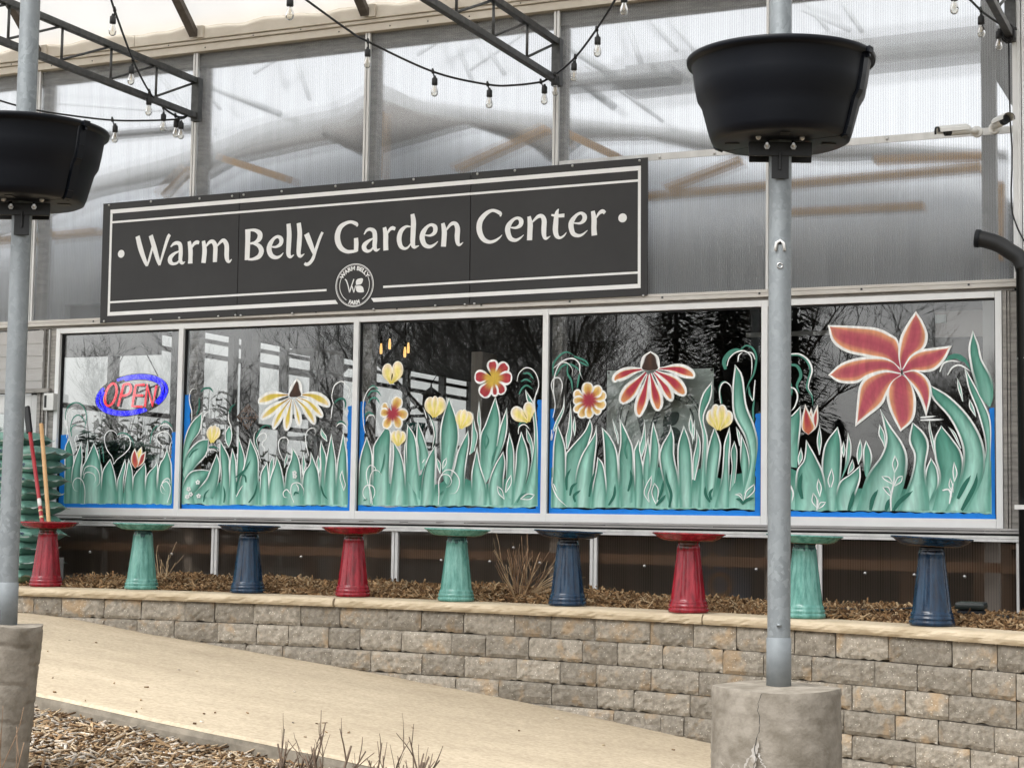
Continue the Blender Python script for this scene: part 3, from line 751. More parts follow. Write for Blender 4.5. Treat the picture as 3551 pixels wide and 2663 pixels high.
def tape(wi, zf, pts):
    P = [wpt(zf, q, 11.999) for q in parse(pts)]; g = MB(); Y = nextY(wi)
    x0, x1 = min(p[0] for p in P), max(p[0] for p in P); z0, z1 = min(p[1] for p in P), max(p[1] for p in P)
    r = random.Random(len(pts)); n = 40; vs = []
    hor = (x1-x0) > (z1-z0)
    if hor: z0, z1 = .0795, max(z1, .0795+.036)
    else: z0 = .0795
    for i in range(n+1):
        t = i/n; j = r.uniform(-.006, .006)
        if hor: vs += [(x0+(x1-x0)*t, Y, z0), (x0+(x1-x0)*t, Y, z1+j)]
        else:
            zz = z0+(z1-z0)*t; a, b = (x0, x1+j) if wi in LEFT_T and x0 < LEFT_T[wi] else (x0+j, x1)
            vs += [(a, Y, zz), (b, Y, zz+(r.uniform(-.01,.01) if i == n else 0))]
    g.add(vs, [(i*2, i*2+1, i*2+3, i*2+2) for i in range(n)]); obj('masking_tape', g, m_tape, windows[wi])
LEFT_T = {i: (edges[i][1]+edges[i+1][0])/2 for i in range(5)}
# --- first pane
zf = W1
tape(0, zf, '60,1488 1630,1540'); tape(0, zf, '48,520 108,1500'); tape(0, zf, '1606,480 1650,1500')
base_wash(0, zf, '98,1080 300,1120 600,1230 820,1310 930,1330 1050,1270 1230,1260 1400,1230 1600,1120', 1488, 1)
for q in ('165,560|100,700 96,1000 90,1480|230,810 222,1100 210,1480|d', '510,620|400,860 330,1030 300,1480|600,880 628,1080 625,1480|l', '335,600|225,900 190,1100 165,1480|350,860 330,1040 330,1480|',
 '425,570|400,700 385,850 380,900|430,680 420,790 400,860|s', '738,850|640,1000 610,1150 600,1480|790,1000 828,1200 830,1480|', '945,850|870,1060 835,1180 830,1480|962,950 930,1150 915,1480|',
 '995,840|960,1040 935,1220 930,1480|1050,1000 1060,1180 1065,1480|', '1225,905|1080,1070 1050,1190 1040,1480|1245,1010 1240,1150 1235,1480|', '1390,840|1370,940 1240,1110 1220,1480|1410,1000 1405,1130 1405,1480|', '1535,700|1490,830 1410,1000 1392,1480|1590,880 1604,1000 1606,1480|'): leaf(0, zf, q)
for q in ('120,330 110,230 150,120 240,65 330,90 390,180 405,280 380,420 360,500', '180,470 190,360 230,270 290,240 340,270 385,340 390,400', '200,540 190,450 220,390 290,370', '1300,640 1320,500 1370,410 1440,375', '1450,370 1500,330 1560,350 1620,420', '830,520 900,490 980,510 1050,590 1070,680', '600,950 590,800 580,680', '650,900 640,760 620,650'): stroke(0, zf, q, 20, 'g')
for q in ('380,1480 385,1290 350,1160 290,1120 235,1150 215,1220 240,1290 290,1305', '365,1130 385,1060 440,1040 510,1070 535,1140 510,1210', '360,1080 390,980 470,950 550,990 590,1080 590,1190 540,1250', '1540,1465 1580,1340 1580,1240 1540,1175 1490,1180 1450,1240 1460,1320 1515,1345', '1580,1200 1570,1140 1530,1130 1480,1170 1470,1230 1520,1310',
 '790,930 770,830 700,730 660,600 680,500 750,455 820,490 850,560 850,590', '790,930 840,860 940,780 1010,700 1025,620 1000,550 930,535 880,570 860,610', '165,560 130,400 130,270 170,170 240,135 320,160', '130,560 140,430 105,280', '1470,750 1480,680 1420,620 1395,550 1430,490 1510,470 1570,510 1605,590 1615,640', '1425,480 1430,410 1480,375 1550,380 1605,440 1620,500', '1575,760 1580,680 1605,600', '270,740 260,640 245,600 260,530 310,510', '300,590 280,520'): stroke(0, zf, q, 15, 'w')
flower(0, zf, ['1185,680|1130,740 1115,800 1140,860|1195,750 1185,800 1140,860'], 'bud', 1.0, True)
flower(0, zf, ['1245,745|1165,800 1140,890 1120,975|1225,880 1190,930 1120,975', '1090,700|1040,800 1035,900 1095,990|1140,850 1140,930 1095,990'], 'tul', 1.0, True, label='painted red and yellow tulip bud')
# --- second pane
zf = W2
tape(1, zf, '15,1530 2068,1580'); tape(1, zf, '108,235 168,1540'); tape(1, zf, '2056,365 2100,1540')
base_wash(1, zf, '95,1000 180,1180 420,1280 650,1230 830,1180 1000,1240 1120,1330 1310,1340 1520,1280 1720,1250 1920,1180 2056,1120', 1530, 2)
for q in ('760,690|755,900 745,1100 730,1500|838,930 845,1060 850,1500|d', '1735,760|1722,900 1730,1100 1715,1500|1785,900 1805,1000 1810,1500|d', '1860,680|1820,870 1775,1200 1790,1520|1900,900 1920,1080 1910,1520|l', '2000,660|1960,850 1922,1080 1910,1520|2030,830 2050,1000 2055,1520|',
 '550,760|545,950 560,1200 540,1520|660,960 668,1120 690,1520|', '695,850|665,1050 660,1250 640,1520|740,1000 750,1200 770,1520|l', '905,740|835,1050 780,1250 760,1520|1000,960 1010,1180 1000,1520|l', '1105,1020|1030,1150 1020,1290 1010,1520|1125,1150 1130,1280 1125,1520|l', '1175,950|1130,1050 1125,1200 1120,1300|1185,1050 1165,1150 1135,1270|s', '1215,945|1190,1070 1130,1250 1115,1520|1270,1070 1310,1280 1320,1520|l',
 '1395,840|1385,980 1320,1180 1310,1520|1480,980 1510,1190 1520,1520|l', '1340,910|1310,1000 1305,1090|1355,980 1310,1090|s', '1620,900|1600,1050 1525,1180 1510,1520|1680,1050 1720,1180 1740,1520|l', '1540,890|1515,1000 1515,1100 1520,1180|1550,990 1560,1060 1522,1180|s', '1705,940|1685,1020 1700,1100 1715,1170|1735,1010 1735,1080 1717,1170|s', '1740,620|1735,700 1760,740 1812,785|1770,670 1805,720 1814,785|sb',
 '350,430|205,580 130,800 100,1150|325,650 220,800 150,1000|', '425,750|290,780 160,930 115,1150|400,930 270,1080 140,1230|l', '440,1120|300,1110 190,1150 110,1300 95,1500|400,1230 290,1370 240,1400 260,1520|l', '515,920|450,1080 380,1250 245,1400|555,1050 540,1250 470,1450|', '665,590|615,680 620,780 655,850|700,680 690,770 660,850|s', '1990,1110|1960,1200 1985,1300 2005,1360|2012,1220 2030,1290 2010,1360|s'): leaf(1, zf, q)
for q in ('190,970 240,900 310,860', '740,1400 760,1250 860,1080', '890,1500 960,1400 1000,1250', '360,1490 380,1400 430,1340', '600,1500 610,1400 595,1300', '1740,1300 1770,1400 1820,1460', '740,1200 850,1110 920,990', '280,470 310,380 310,250', '330,200 370,160 440,160 480,210', '430,850 485,845 540,870', '1900,330 1940,290 2000,280 2030,330 2020,420', '1930,570 1980,550 2040,590', '1000,880 980,760 1030,640 1110,590 1170,650', '660,460 690,380 740,340', '1480,1390 1440,1380 1420,1420', '860,1260 850,1190 800,1170'): stroke(1, zf, q, 24, 'd')
for q in ('1425,1500 1390,1400 1395,1300 1440,1265 1500,1280 1540,1350 1530,1420', '1380,1390 1340,1345 1300,1380 1310,1430 1350,1440', '1450,1280 1475,1320 1475,1370', '225,540 225,430 200,320 200,230 230,170 290,160', '1300,1010 1250,880 1245,790 1280,740 1340,740 1360,790 1330,860', '1600,950 1565,800 1565,700 1600,640 1650,625 1680,660 1670,720', '1040,1020 1000,900 960,800 960,700 1000,640', '1075,920 1080,860 1050,810 1100,740 1090,690 1040,690 990,760 1010,880', '1890,340 1870,260 1890,150 1930,100 2000,80 2070,160 2080,230 2050,300', '1920,610 1960,570 2010,580 2050,640', '400,970 395,920 430,880 490,880 535,910', '660,430 660,530 690,620 690,760 660,850', '340,700 345,560 380,460 440,430', '1860,510 1870,430 1880,340', '750,1430 790,1350 830,1290'): stroke(1, zf, q, 13, 'w')
g = MB(); g.c = []
for c in ((190,1340),(215,1400),(175,1430),(300,1260),(310,1420),(1435,1150),(1440,1190)):
    for k in range(5): a = k*1.257+c[0]; disc(1, g, zf, (c[0]+17*math.cos(a), c[1]+17*math.sin(a)), 13, 13, [WHITE, WHITE*.9])
obj('painted_blossom', g, m_paint, windows[1])
flower(1, zf, [('460,800 450,690 490,605', 120), ('478,795 520,700 535,610', 105), ('470,790 490,700 505,590', 90)], 'bud', .5)
flower(1, zf, [('1370,235 1200,250 1060,300 1012,335', 145), ('1490,235 1640,245 1780,310 1852,372', 140), ('1380,275 1220,380 1090,480 1045,525', 130), ('1470,265 1600,320 1710,430 1772,498', 115), ('1395,285 1290,430 1220,560 1188,640', 115), ('1450,280 1560,380 1640,500 1675,585', 120), ('1405,290 1370,450 1350,580 1342,660', 125), ('1425,290 1465,420 1490,540 1497,608', 98)], 'yel', 2.0, label='painted yellow coneflower with drooping petals')
flower(1, zf, ['1462,40|1400,120 1370,200 1372,258 1440,262|1515,90 1530,180 1525,245 1440,262'], 'cone', 2.4, True)
# --- third pane
zf = W3
tape(2, zf, '60,1558 1925,1608'); tape(2, zf, '88,505 140,1570'); tape(2, zf, '1904,485 1946,1570')
base_wash(2, zf, '95,1150 240,1240 420,1330 570,1330 760,1230 880,1340 1060,1240 1230,1300 1400,1330 1560,1280 1790,1330 1910,1180', 1560, 3)
for q in ('180,850|120,1030 97,1200 92,1545|235,1020 240,1200 240,1545|l', '365,770|255,930 240,1050 240,1545|425,820 415,1200 400,1545|l', '570,890|555,1000 560,1200 570,1545|620,1000 640,1250 700,1545|', '590,730|580,850 575,1000 590,1300|670,860 700,1100 720,1500|', '690,690|680,880 700,1000 720,1200|760,860 800,1020 790,1150|', '440,890|445,1050 420,1300 395,1545|530,1040 570,1250 570,1545|l',
 '1010,455|940,680 918,850 932,1130 960,1300|1090,680 1112,880 1060,1100 1000,1350|', '1205,790|1100,1000 1050,1200 920,1545|1215,930 1180,1180 1160,1545|', '870,940|790,1080 740,1250 722,1545|882,1100 870,1350 850,1545|l', '1595,560|1530,740 1480,950 1400,1250|1602,750 1560,950 1440,1200|', '1480,445|1380,720 1320,900 1340,1400|1530,680 1500,950 1430,1250|',
 '1250,600|1240,800 1235,920 1215,1040|1280,760 1302,850 1270,1000|s', '1315,490|1295,680 1310,760 1320,890|1330,650 1335,760 1322,890|s', '1295,950|1240,1200 1235,1380 1240,1545|1330,1150 1390,1350 1390,1545|l', '1620,810|1590,980 1590,1100 1580,1450|1665,970 1672,1150 1660,1500|', '1740,800|1690,990 1680,1150 1640,1545|1810,1000 1815,1200 1740,1500|l', '1780,380|1795,490 1850,620 1868,900 1800,1300 1660,1545|1865,510 1895,680 1910,900 1906,1200 1900,1545|',
 '1790,765|1795,880 1830,950 1842,1050|1848,880 1862,1000 1845,1100|s', '1560,1000|1470,1150 1410,1330 1420,1545|1582,1120 1565,1300 1560,1545|l', '990,1065|950,1110 945,1190|985,1130 950,1185|sb', '880,1060|890,1150 920,1230|930,1130 925,1230|s', '1640,1235|1590,1320 1578,1420|1642,1330 1590,1420|s', '1495,1350|1510,1430 1570,1490|1550,1390 1574,1480|s', '1880,1440|1800,1430 1730,1480|1830,1490 1735,1490|s'): leaf(2, zf, q)
for q in ('1380,980 1410,900 1390,830', '1385,980 1370,900 1390,830', '150,1500 190,1480', '190,450 230,400 290,400 330,450', '200,520 230,470 280,470 320,530', '160,650 200,610 260,640', '1715,760 1740,710 1800,720', '1720,430 1750,370 1800,340 1860,380', '1740,300 1790,280 1850,310', '1760,220 1820,220 1870,280', '1700,1520 1740,1450 1800,1420', '900,1450 960,1400', '320,1230 350,1130 370,1000', '720,1400 740,1250 780,1120', '1500,950 1460,1050 1440,1150', '845,980 870,840 850,720 800,620', '300,380 250,345 200,370'): stroke(2, zf, q, 18, 'g')
for q in ('905,1545 912,1430 912,1300 950,1240 1010,1245 1040,1300 1020,1350 985,1365', '930,1250 980,1195 1050,1200 1110,1270 1115,1350 1080,1420 1020,1430', '180,1490 150,1450 150,1390 190,1345 250,1360 265,1430 230,1510', '225,1530 215,1400 220,1260 250,1200 300,1200 340,1250', '215,1400 185,1280 185,1200 220,1145 270,1170 280,1240', '240,1540 222,1380', '1700,300 1720,220 1780,165 1850,175 1900,240 1920,340 1890,430 1880,520 1895,650', '170,820 150,700 150,520 180,420 230,360 290,350', '790,670 760,570', '845,980 865,840 845,720 800,620', '1715,830 1715,790 1730,750 1780,735 1835,790', '180,700 200,650 250,640 275,690', '1890,650 1870,500 1920,380', '745,1120 770,1080'): stroke(2, zf, q, 11, 'w')
flower(2, zf, [('430,322 395,230 398,118', 120), ('437,320 490,230 500,95', 130)], 'bud', .6, label='painted pale yellow tulip high on the pane')
flower(2, zf, [('862,662 822,560 830,455', 115), ('872,660 925,570 925,455', 120), ('866,655 872,560 876,445', 80)], 'bud', .7)
flower(2, zf, [('1130,775 1122,680 1140,585', 95), ('1138,775 1205,690 1205,600', 110), ('1132,770 1160,680 1175,580', 80)], 'bud', .6)
flower(2, zf, [('500,950 462,870 472,795', 78), ('508,950 545,870 540,800', 84), ('504,948 505,860 507,785', 78)], 'bud', .8)
flower(2, zf, [('1812,708 1720,640 1665,560', 135), ('1822,708 1825,600 1808,505', 120)], 'bud', 1.4)
flower(2, zf, [('1460,270 1458,170 1450,80', 125), ('1460,270 1540,190 1610,125', 140), ('1460,270 1570,265 1655,270', 140), ('1460,270 1530,360 1565,430', 120), ('1460,270 1478,380 1480,455', 85), ('1460,270 1400,370 1340,450', 150), ('1460,270 1360,255 1272,255', 140)], 'dbl', 1.5, label='painted crimson blossom with white edge', peak=.7)
flower(2, zf, [('445,620 375,570 375,510', 90), ('445,620 490,520 520,455', 135), ('445,620 540,630 605,650', 125), ('445,620 500,710 490,775', 115), ('445,620 400,710 365,775', 115), ('445,620 370,615 320,610', 105)], 'yr', 1.2, label='painted yellow blossom with crimson heart')
# --- fourth pane
zf = W4
tape(3, zf, '50,1562 2025,1616'); tape(3, zf, '50,640 102,1625'); tape(3, zf, '1980,680 2026,1570')
base_wash(3, zf, '85,1180 220,1180 450,1280 600,1280 720,1220 860,1180 960,1200 1100,1180 1270,1300 1400,1280 1480,1180 1640,1280 1760,1240 1860,1230 1975,1130', 1562, 4)
for q in ('205,500|190,620 130,740 100,830|206,640 160,760 110,850|sd', '265,580|240,800 218,900 225,1010|280,780 272,900 240,1010|s', '300,700|285,800 300,880|315,800 303,890|s', '650,720|670,830 690,900 700,960|690,820 710,890 712,960|s', '900,910|860,1000 850,1060 860,1550|920,1060 950,1250 930,1550|', '950,730|930,880 900,1000 920,1080|962,850 965,960 930,1080|s', '985,880|960,1000 930,1200 960,1400|1000,1000 1010,1150 980,1400|', '1030,750|1010,870 1000,1000 985,1350|1075,900 1092,1040 1050,1350|',
 '720,720|725,950 705,1100 720,1400 730,1550|800,880 850,1050 840,1500|', '1190,780|1180,850 1100,1000 1092,1150 1180,1550|1225,900 1230,1080 1270,1300 1262,1550|l', '1315,790|1260,970 1258,1200 1280,1550|1370,930 1395,1120 1390,1550|l', '1380,680|1360,800 1390,900 1395,960|1400,790 1404,880 1397,960|s', '1430,820|1430,950 1400,1100 1395,1290|1468,930 1465,1080 1420,1300|s', '1415,730|1390,850 1410,930|1420,830 1412,930|s',
 '1740,800|1690,950 1680,1080 1660,1300 1600,1550|1752,930 1740,1100 1735,1550|', '1785,930|1750,1040 1760,1180 1740,1400|1812,1030 1805,1200 1790,1320|s', '1800,800|1810,880 1830,980|1840,870 1836,980|s', '1850,870|1840,1000 1840,1130 1860,1240|1910,1030 1925,1200 1870,1400|', '1600,800|1550,950 1515,1150 1515,1450|1650,920 1660,1050 1600,1450|l', '1580,380|1490,500 1452,680 1490,900 1470,1250 1445,1550|1572,530 1500,720 1540,930 1520,1250 1560,1550|',
 '1790,225|1765,450 1778,700 1880,900 1925,1150 1850,1430|1862,330 1900,600 1975,800 2002,1000 1940,1400|lb', '445,725|390,850 260,1000 212,1100 200,1550|472,820 430,980 330,1300 320,1550|', '140,770|108,950 100,1100 88,1550|200,920 225,1080 215,1550|l', '505,780|480,880 360,1080 305,1300 310,1550|512,930 490,1150 450,1550|l', '555,805|570,960 578,1150 590,1550|640,900 705,1080 720,1550|', '515,1080|500,1200 470,1350 455,1550|570,1150 600,1320 605,1550|l',
 '1020,1250|970,1330 945,1420 990,1500|1015,1350 990,1430 1000,1500|s', '1045,1320|1015,1400 1030,1470 1062,1530|1082,1380 1078,1470 1064,1530|s', '1970,1330|1900,1390 1880,1440 1875,1500|1972,1400 1900,1470 1880,1500|s', '1785,1430|1830,1445 1866,1490|1845,1420 1868,1485|sb'): leaf(3, zf, q)
for q in ('230,1390 230,1270 270,1190', '260,1440 280,1360 330,1320', '310,1500 300,1440 360,1390', '1560,1500 1520,1430 1515,1350', '1570,1480 1560,1420 1590,1370', '1060,1530 1110,1480 1150,1430', '1080,1480 1110,1400 1130,1300', '440,1450 460,1330 500,1200', '620,1530 670,1440 680,1330', '800,1400 830,1280 820,1200', '1870,1510 1900,1480 1970,1460', '1870,1520 1840,1480 1800,1470', '1180,1550 1200,1430 1160,1300 1150,1200'): stroke(3, zf, q, 26, 'd')
for q in ('105,330 110,220 170,140 230,110 300,140', '130,330 180,250 250,220 330,260 370,320', '240,230 240,310 275,380 285,480', '350,200 430,240', '300,150 400,190 440,240', '330,440 345,340 360,300', '1850,80 1900,50 1960,80 1990,160 1970,300 1920,400 1890,490', '1670,590 1650,480 1660,410 1700,385 1750,420', '1965,750 1960,640 1975,540', '790,1100 770,1000 790,900', '1960,560 1930,500 1920,420'): stroke(3, zf, q, 18, 'g')
stroke(3, zf, '1705,270 1695,190 1760,110 1870,85', 42, 'g')
for q in ('105,720 125,600 110,480 120,330 170,220 230,210 280,260 290,340', '110,260 200,190 290,170 350,220 355,300 385,370', '110,510 90,420 110,360 160,350 190,400 185,470 170,530', '1720,240 1740,170 1800,115 1880,100 1940,150 1950,250 1940,350', '1980,180 1950,120 1880,110', '1820,200 1830,140 1870,110', '1980,370 1972,450 1960,560 1925,500', '1660,590 1650,480 1670,410 1710,390 1755,430 1762,490', '100,1270 100,1350 150,1460 240,1545', '95,830 90,930 110,850', '110,1330 140,1400'): stroke(3, zf, q, 11, 'w')
flower(3, zf, [('440,555 345,520 330,455', 95), ('440,555 360,560 290,560', 95), ('440,555 360,620 295,655', 90), ('440,555 400,650 345,715', 100), ('440,555 445,660 435,728', 90), ('440,555 510,640 530,695', 95), ('440,555 540,590 590,630', 110), ('440,555 540,520 605,520', 110), ('440,555 520,470 560,440', 110), ('440,555 430,450 440,390', 120)], 'yr', 1.3, label='painted yellow scalloped blossom with crimson heart')
flower(3, zf, [('1635,832 1585,740 1575,640', 100), ('1648,832 1712,750 1735,650', 105), ('1640,832 1620,720 1615,592', 90), ('1644,832 1670,720 1675,595', 100)], 'bud', 1.3)
flower(3, zf, [('960,268 830,290 700,345 678,395', 105), ('1090,265 1240,268 1370,310 1418,350', 110), ('970,300 860,430 770,540 738,590', 140), ('1060,290 1200,370 1290,460 1335,515', 128), ('1040,300 1140,430 1190,520 1208,570', 100), ('990,320 950,500 910,640 905,715', 118), ('1010,310 1045,460 1075,580 1080,660', 122)], 'red', 1.9, label='painted red coneflower with white edged petals')
flower(3, zf, ['1012,102|940,150 918,230 930,272 1000,286|1082,150 1098,230 1085,272 1000,286'], 'cone', 2.1, True)
# --- fifth pane
zf = W5
tape(4, zf, '20,1602 1650,1655'); tape(4, zf, '1594,795 1640,1620')
base_wash(4, zf, '10,1240 130,1300 320,1350 440,1400 600,1420 900,1420 1120,1450 1210,1330 1390,1300 1480,1350 1610,1200', 1606, 5)
for q in ('740,920|732,1000 760,1060 780,1110|775,980 786,1040 785,1110|s', '590,1035|568,1110 562,1180 575,1235|607,1100 602,1170 578,1235|s', '275,925|252,1050 270,1160|292,1050 275,1160|s', '130,1100|105,1180 110,1240|145,1180 115,1240|s', '460,1050|445,1120 460,1180|475,1120 463,1180|s', '530,1190|500,1260 490,1310|545,1260 500,1310|s', '495,985|480,1120 470,1250 440,1350|522,1080 512,1200 450,1340|', '635,1045|612,1130 618,1250 632,1330|672,1120 682,1200 645,1330|d', '415,940|330,1050 298,1150 292,1300 330,1590|445,1070 442,1300 405,1590|', '125,780|60,850 20,900 20,1250|132,900 112,1100 100,1260|', '170,1040|150,1200 92,1300 80,1590|250,1180 312,1330 340,1590|',
 '590,1240|510,1310 430,1370 400,1480 410,1590|592,1350 545,1500 530,1590|l', '1220,930|1165,1040 1170,1180 1205,1350 1150,1590|1312,1040 1382,1150 1388,1300 1300,1590|d', '1130,875|1122,960 1145,1080 1170,1170|1142,960 1165,1060 1174,1170|s', '1140,1180|1100,1280 1090,1400 1125,1520|1192,1270 1198,1400 1130,1520|l', '1275,940|1310,1000 1370,1110|1330,990 1378,1110|s', '1345,560|1348,640 1385,745|1378,640 1392,745|s', '1440,725|1438,790 1488,865|1475,790 1492,865|s',
 '1400,480|1430,640 1500,820 1560,1050 1555,1200 1480,1400 1380,1600|1450,560 1545,740 1605,900 1605,1200 1605,1600|', '1465,190|1432,330 1450,480 1470,560 1520,700 1590,785|1512,300 1540,420 1612,560 1625,700 1600,790|db', '1130,615|1150,720 1280,870 1370,1050 1390,1200 1350,1400 1250,1595|1280,700 1430,850 1530,1020 1562,1180 1540,1350 1420,1595|lb', '745,800|772,930 790,1050 750,1170 640,1330 560,1590|832,940 922,1070 960,1200 930,1400 850,1590|lb', '995,905|968,1050 1010,1170 980,1350 880,1590|1082,980 1125,1080 1100,1250 1110,1400 1130,1590|lb',
 '1320,1210|1308,1290 1320,1370|1347,1300 1325,1370|s', '1290,1335|1278,1400 1310,1450|1312,1390 1316,1450|s', '860,1160|838,1230 855,1295|888,1230 860,1300|s', '755,1325|780,1355 845,1390|815,1330 850,1385|sb', '922,1320|880,1335 850,1400|912,1370 858,1405|sb', '760,1408|790,1450 832,1490|815,1412 838,1490|sb', '265,1340|252,1410 275,1485|292,1410 280,1485|sb', '225,1450|213,1520 250,1570|257,1500 255,1570|sb', '327,1525|280,1528 258,1575|302,1560 265,1580|sb', '370,1260|338,1350 350,1410|388,1340 370,1410|s'): leaf(4, zf, q)
for q in ('1380,1590 1480,1400 1500,1300', '670,1590 690,1500 730,1430', '850,1590 900,1520 1000,1440', '1350,1500 1400,1400 1450,1320', '500,1590 530,1500 540,1440', '140,1500 120,1400 140,1300', '790,1590 820,1500'): stroke(4, zf, q, 30, 'd')
for q in ('30,385 120,385 180,430 210,500 190,580 180,640 215,700 225,780', '30,460 100,470 130,540 100,620 120,680', '1270,400 1340,385 1400,420 1450,500', '1250,430 1330,400 1400,440', '30,560 50,620 60,700'): stroke(4, zf, q, 22, 'g')
for q in ('30,378 120,378 188,425 218,500 198,580 190,640 222,700', '30,630 85,650 105,710 80,790 40,830', '1210,515 1240,450 1300,430 1370,440', '1270,540 1310,480 1370,465 1450,510', '832,1595 830,1490 852,1380 858,1290', '1230,1435 1280,1430 1305,1490', '1285,1540 1300,1450 1320,1370', '255,1590 265,1500', '30,1360 70,1450 60,1530', '1060,870 1180,860', '1060,890 1240,885'): stroke(4, zf, q, 12, 'w')
flower(4, zf, ['212,790|190,860 200,905|225,850 215,905', '262,770|222,860 225,940 195,1000|268,880 250,950 195,1000', '165,765|138,880 140,960 190,1005|228,900 238,950 190,1005'], 'tul', 1.0, True, label='small painted orange tulip')
flower(4, zf, ['340,152|375,280 480,360 640,397 800,420 912,500|520,158 720,175 830,225 890,285 912,500', '1025,42|958,140 903,250 888,380 908,500|1082,130 1118,230 1092,330 990,395 920,500', '1305,312|1150,330 1050,347 980,397 925,495|1245,430 1172,502 1090,518 1005,508 925,525', '342,540|450,447 600,402 750,402 850,438 908,505|430,598 560,604 650,555 780,512 908,530', '553,942|568,750 588,620 650,550 780,512 908,530|642,872 762,772 802,682 842,602 912,540', '1105,865|1058,730 1008,640 958,570 925,530|1142,720 1142,620 1102,548 1020,505 925,520', '905,980|828,830 798,720 808,640 850,578 915,540|1003,890 1028,760 1003,640 952,560 918,540'], 'lily', 1.6, True, label='large painted orange lily with seven petals')

# ================================================================== ENTRANCE at the end of the front
m_grey_panel = mat('entry_grey', (.40,.39,.38), (.45,.44,.43), scale=3, rough=.55)
m_kick = mat('kick_panel', (.16,.14,.12), (.20,.18,.16), scale=3, rough=.6)
def fx(zf, x, y=800, Y=11.97): return onY(zf(x, y), Y).x
x_a, x_b = fx(D1, 862), fx(D1, 1000)
door = obj('entrance_door', MB().box((x_a-1.9, 11.95, 1.115), (x_a, 12.06, 1.622)), m_grey_panel, BLD)
for z in (1.18, 1.29, 1.40, 1.51): obj('header_rib', MB().box((x_a-1.9, 11.946, z), (x_a-.002, 11.9495, z+.055)), m_grey_panel, door, bevel=.004)
obj('header_lip', MB().box((x_a-1.9, 11.93, 1.075), (x_a+.09, 12.05, 1.113)), m_alu_dark, door)
obj('door_jamb', MB().box((x_a+.05, 11.955, -.65), (x_b-.02, 12.05, 1.63)), m_alu, door, bevel=.004)
obj('door_jamb', MB().box((x_b-.016, 11.985, -.65), (x_b-.002, 12.05, 1.63)), m_black, door)
s0, s1 = fx(D1, 640), fx(D1, 768)
g = MB(); g.box((s0, 11.975, -.6), (s1, 12.02, 1.06)); g.box((x_a-1.9, 11.975, .90), (s0, 12.02, 1.06)); g.box((x_a-1.9, 11.975, .02), (s0, 12.02, .055)); g.box((x_a-1.9,11.978,-.6),(s0,12.02,-.5))
obj('sliding_leaf', g, m_alu, door, bevel=.003)
obj('door_glass', MB().box((x_a-1.9, 11.995, .056), (s0, 12.0, .9)), m_glass_door, door)
obj('kick_plate', MB().box((x_a-1.9, 11.99, -.5), (s0, 12.0, .02)), m_kick, door)
obj('side_glass', MB().box((s1+.01, 12.0, .056), (x_a+.05, 12.005, 1.05)), m_glass_door, door)
obj('kick_plate', MB().box((s1+.01, 11.995, -.6), (x_a+.05, 12.005, .05)), m_kick, door)
ob = onY(D2(995, 245), 11.95)
bx = obj('outlet_box', MB().box((ob.x-.055, 11.90, ob.z-.075), (ob.x+.055, 11.96, ob.z+.075)), m_white_plastic, BLD, bevel=.008)
obj('socket', MB().box((ob.x-.042, 11.897, ob.z-.05), (ob.x-.018, 11.9, ob.z+.055)), m_black, bx)

# ================================================================== SIGN
SY = 11.93
def sp(zf, q): p = onY(zf(*q), SY); return (p.x, p.z)
SB = zoom(300, 650, 2.765); SC = zoom(1000, 650, 3.16); SD = zoom(1600, 500, 3.16)
c_tl, c_bl, c_tr, c_br = sp(SB, (165,158)), sp(SB, (131,1299)), sp(SD, (2050,144)), sp(zoom(1100,900,1.8433), (2113,230))
sx0 = (c_tl[0]+c_bl[0])/2; sx1 = (c_tr[0]+c_br[0])/2
tilt = math.atan2((c_tr[1]+c_br[1]-c_tl[1]-c_bl[1])/2, sx1-sx0); sh = ((c_tl[1]-c_bl[1])+(c_tr[1]-c_br[1]))/2
SO = Vector((sx0, SY, (c_tl[1]+c_bl[1])/2 - sh/2)); SWD = sx1-sx0
sign = thing('shop_sign', tuple(SO), 'long charcoal sign board with white lettering Warm Belly Garden Center above the windows', 'sign')
def s2w(a, b, d=0): return (SO.x + a*math.cos(tilt) - b*math.sin(tilt), SY - d, SO.z + a*math.sin(tilt) + b*math.cos(tilt))
def w2s(p): dx, dz = p[0]-SO.x, p[1]-SO.z; return (dx*math.cos(tilt)+dz*math.sin(tilt), -dx*math.sin(tilt)+dz*math.cos(tilt))
def sbox(g, a0, a1, b0, b1, d0, d1):
    vs = [s2w(a0,b0,d0), s2w(a1,b0,d0), s2w(a1,b1,d0), s2w(a0,b1,d0), s2w(a0,b0,d1), s2w(a1,b0,d1), s2w(a1,b1,d1), s2w(a0,b1,d1)]
    g.add(vs, [(0,1,2,3),(4,7,6,5),(0,4,5,1),(1,5,6,2),(2,6,7,3),(3,7,4,0)]); return g
j1 = w2s(sp(SB, (1455, 620)))[0]; j2 = w2s(sp(SD, (98, 900)))[0]
for a, b in ((0, j1-.003), (j1+.003, j2-.003), (j2+.003, SWD)): obj('sign_panel', sbox(MB(), a, b, 0, sh, -.012, 0), m_sign, sign, bevel=.0015)
obj('backing_strip', sbox(MB(), .02, SWD-.02, .02, sh-.02, -.03, -.013), m_sign, sign)
def sy_(zf, q): return w2s(sp(zf, q))[1]
def sx_(zf, q): return w2s(sp(zf, q))[0]
fl, fr = sx_(SB, (217,700)), sx_(SD, (1966,900)); fl2 = sx_(SB, (243,500)); 
ft = sy_(SB, (217,218)); fb_ = sy_(SB, (184,1234)); th = .034; tw = fl2-fl
ztop2 = sy_(SB, (240,337)); zbot2 = sy_(SB, (214,1103))
lx, lz = w2s(sp(zoom(1130,890,8.295), (831,826)))
lr = .5*(sx_(zoom(1130,890,8.295), (1380,800)) - sx_(zoom(1130,890,8.295), (282,830)))
g = MB(); e = .0022
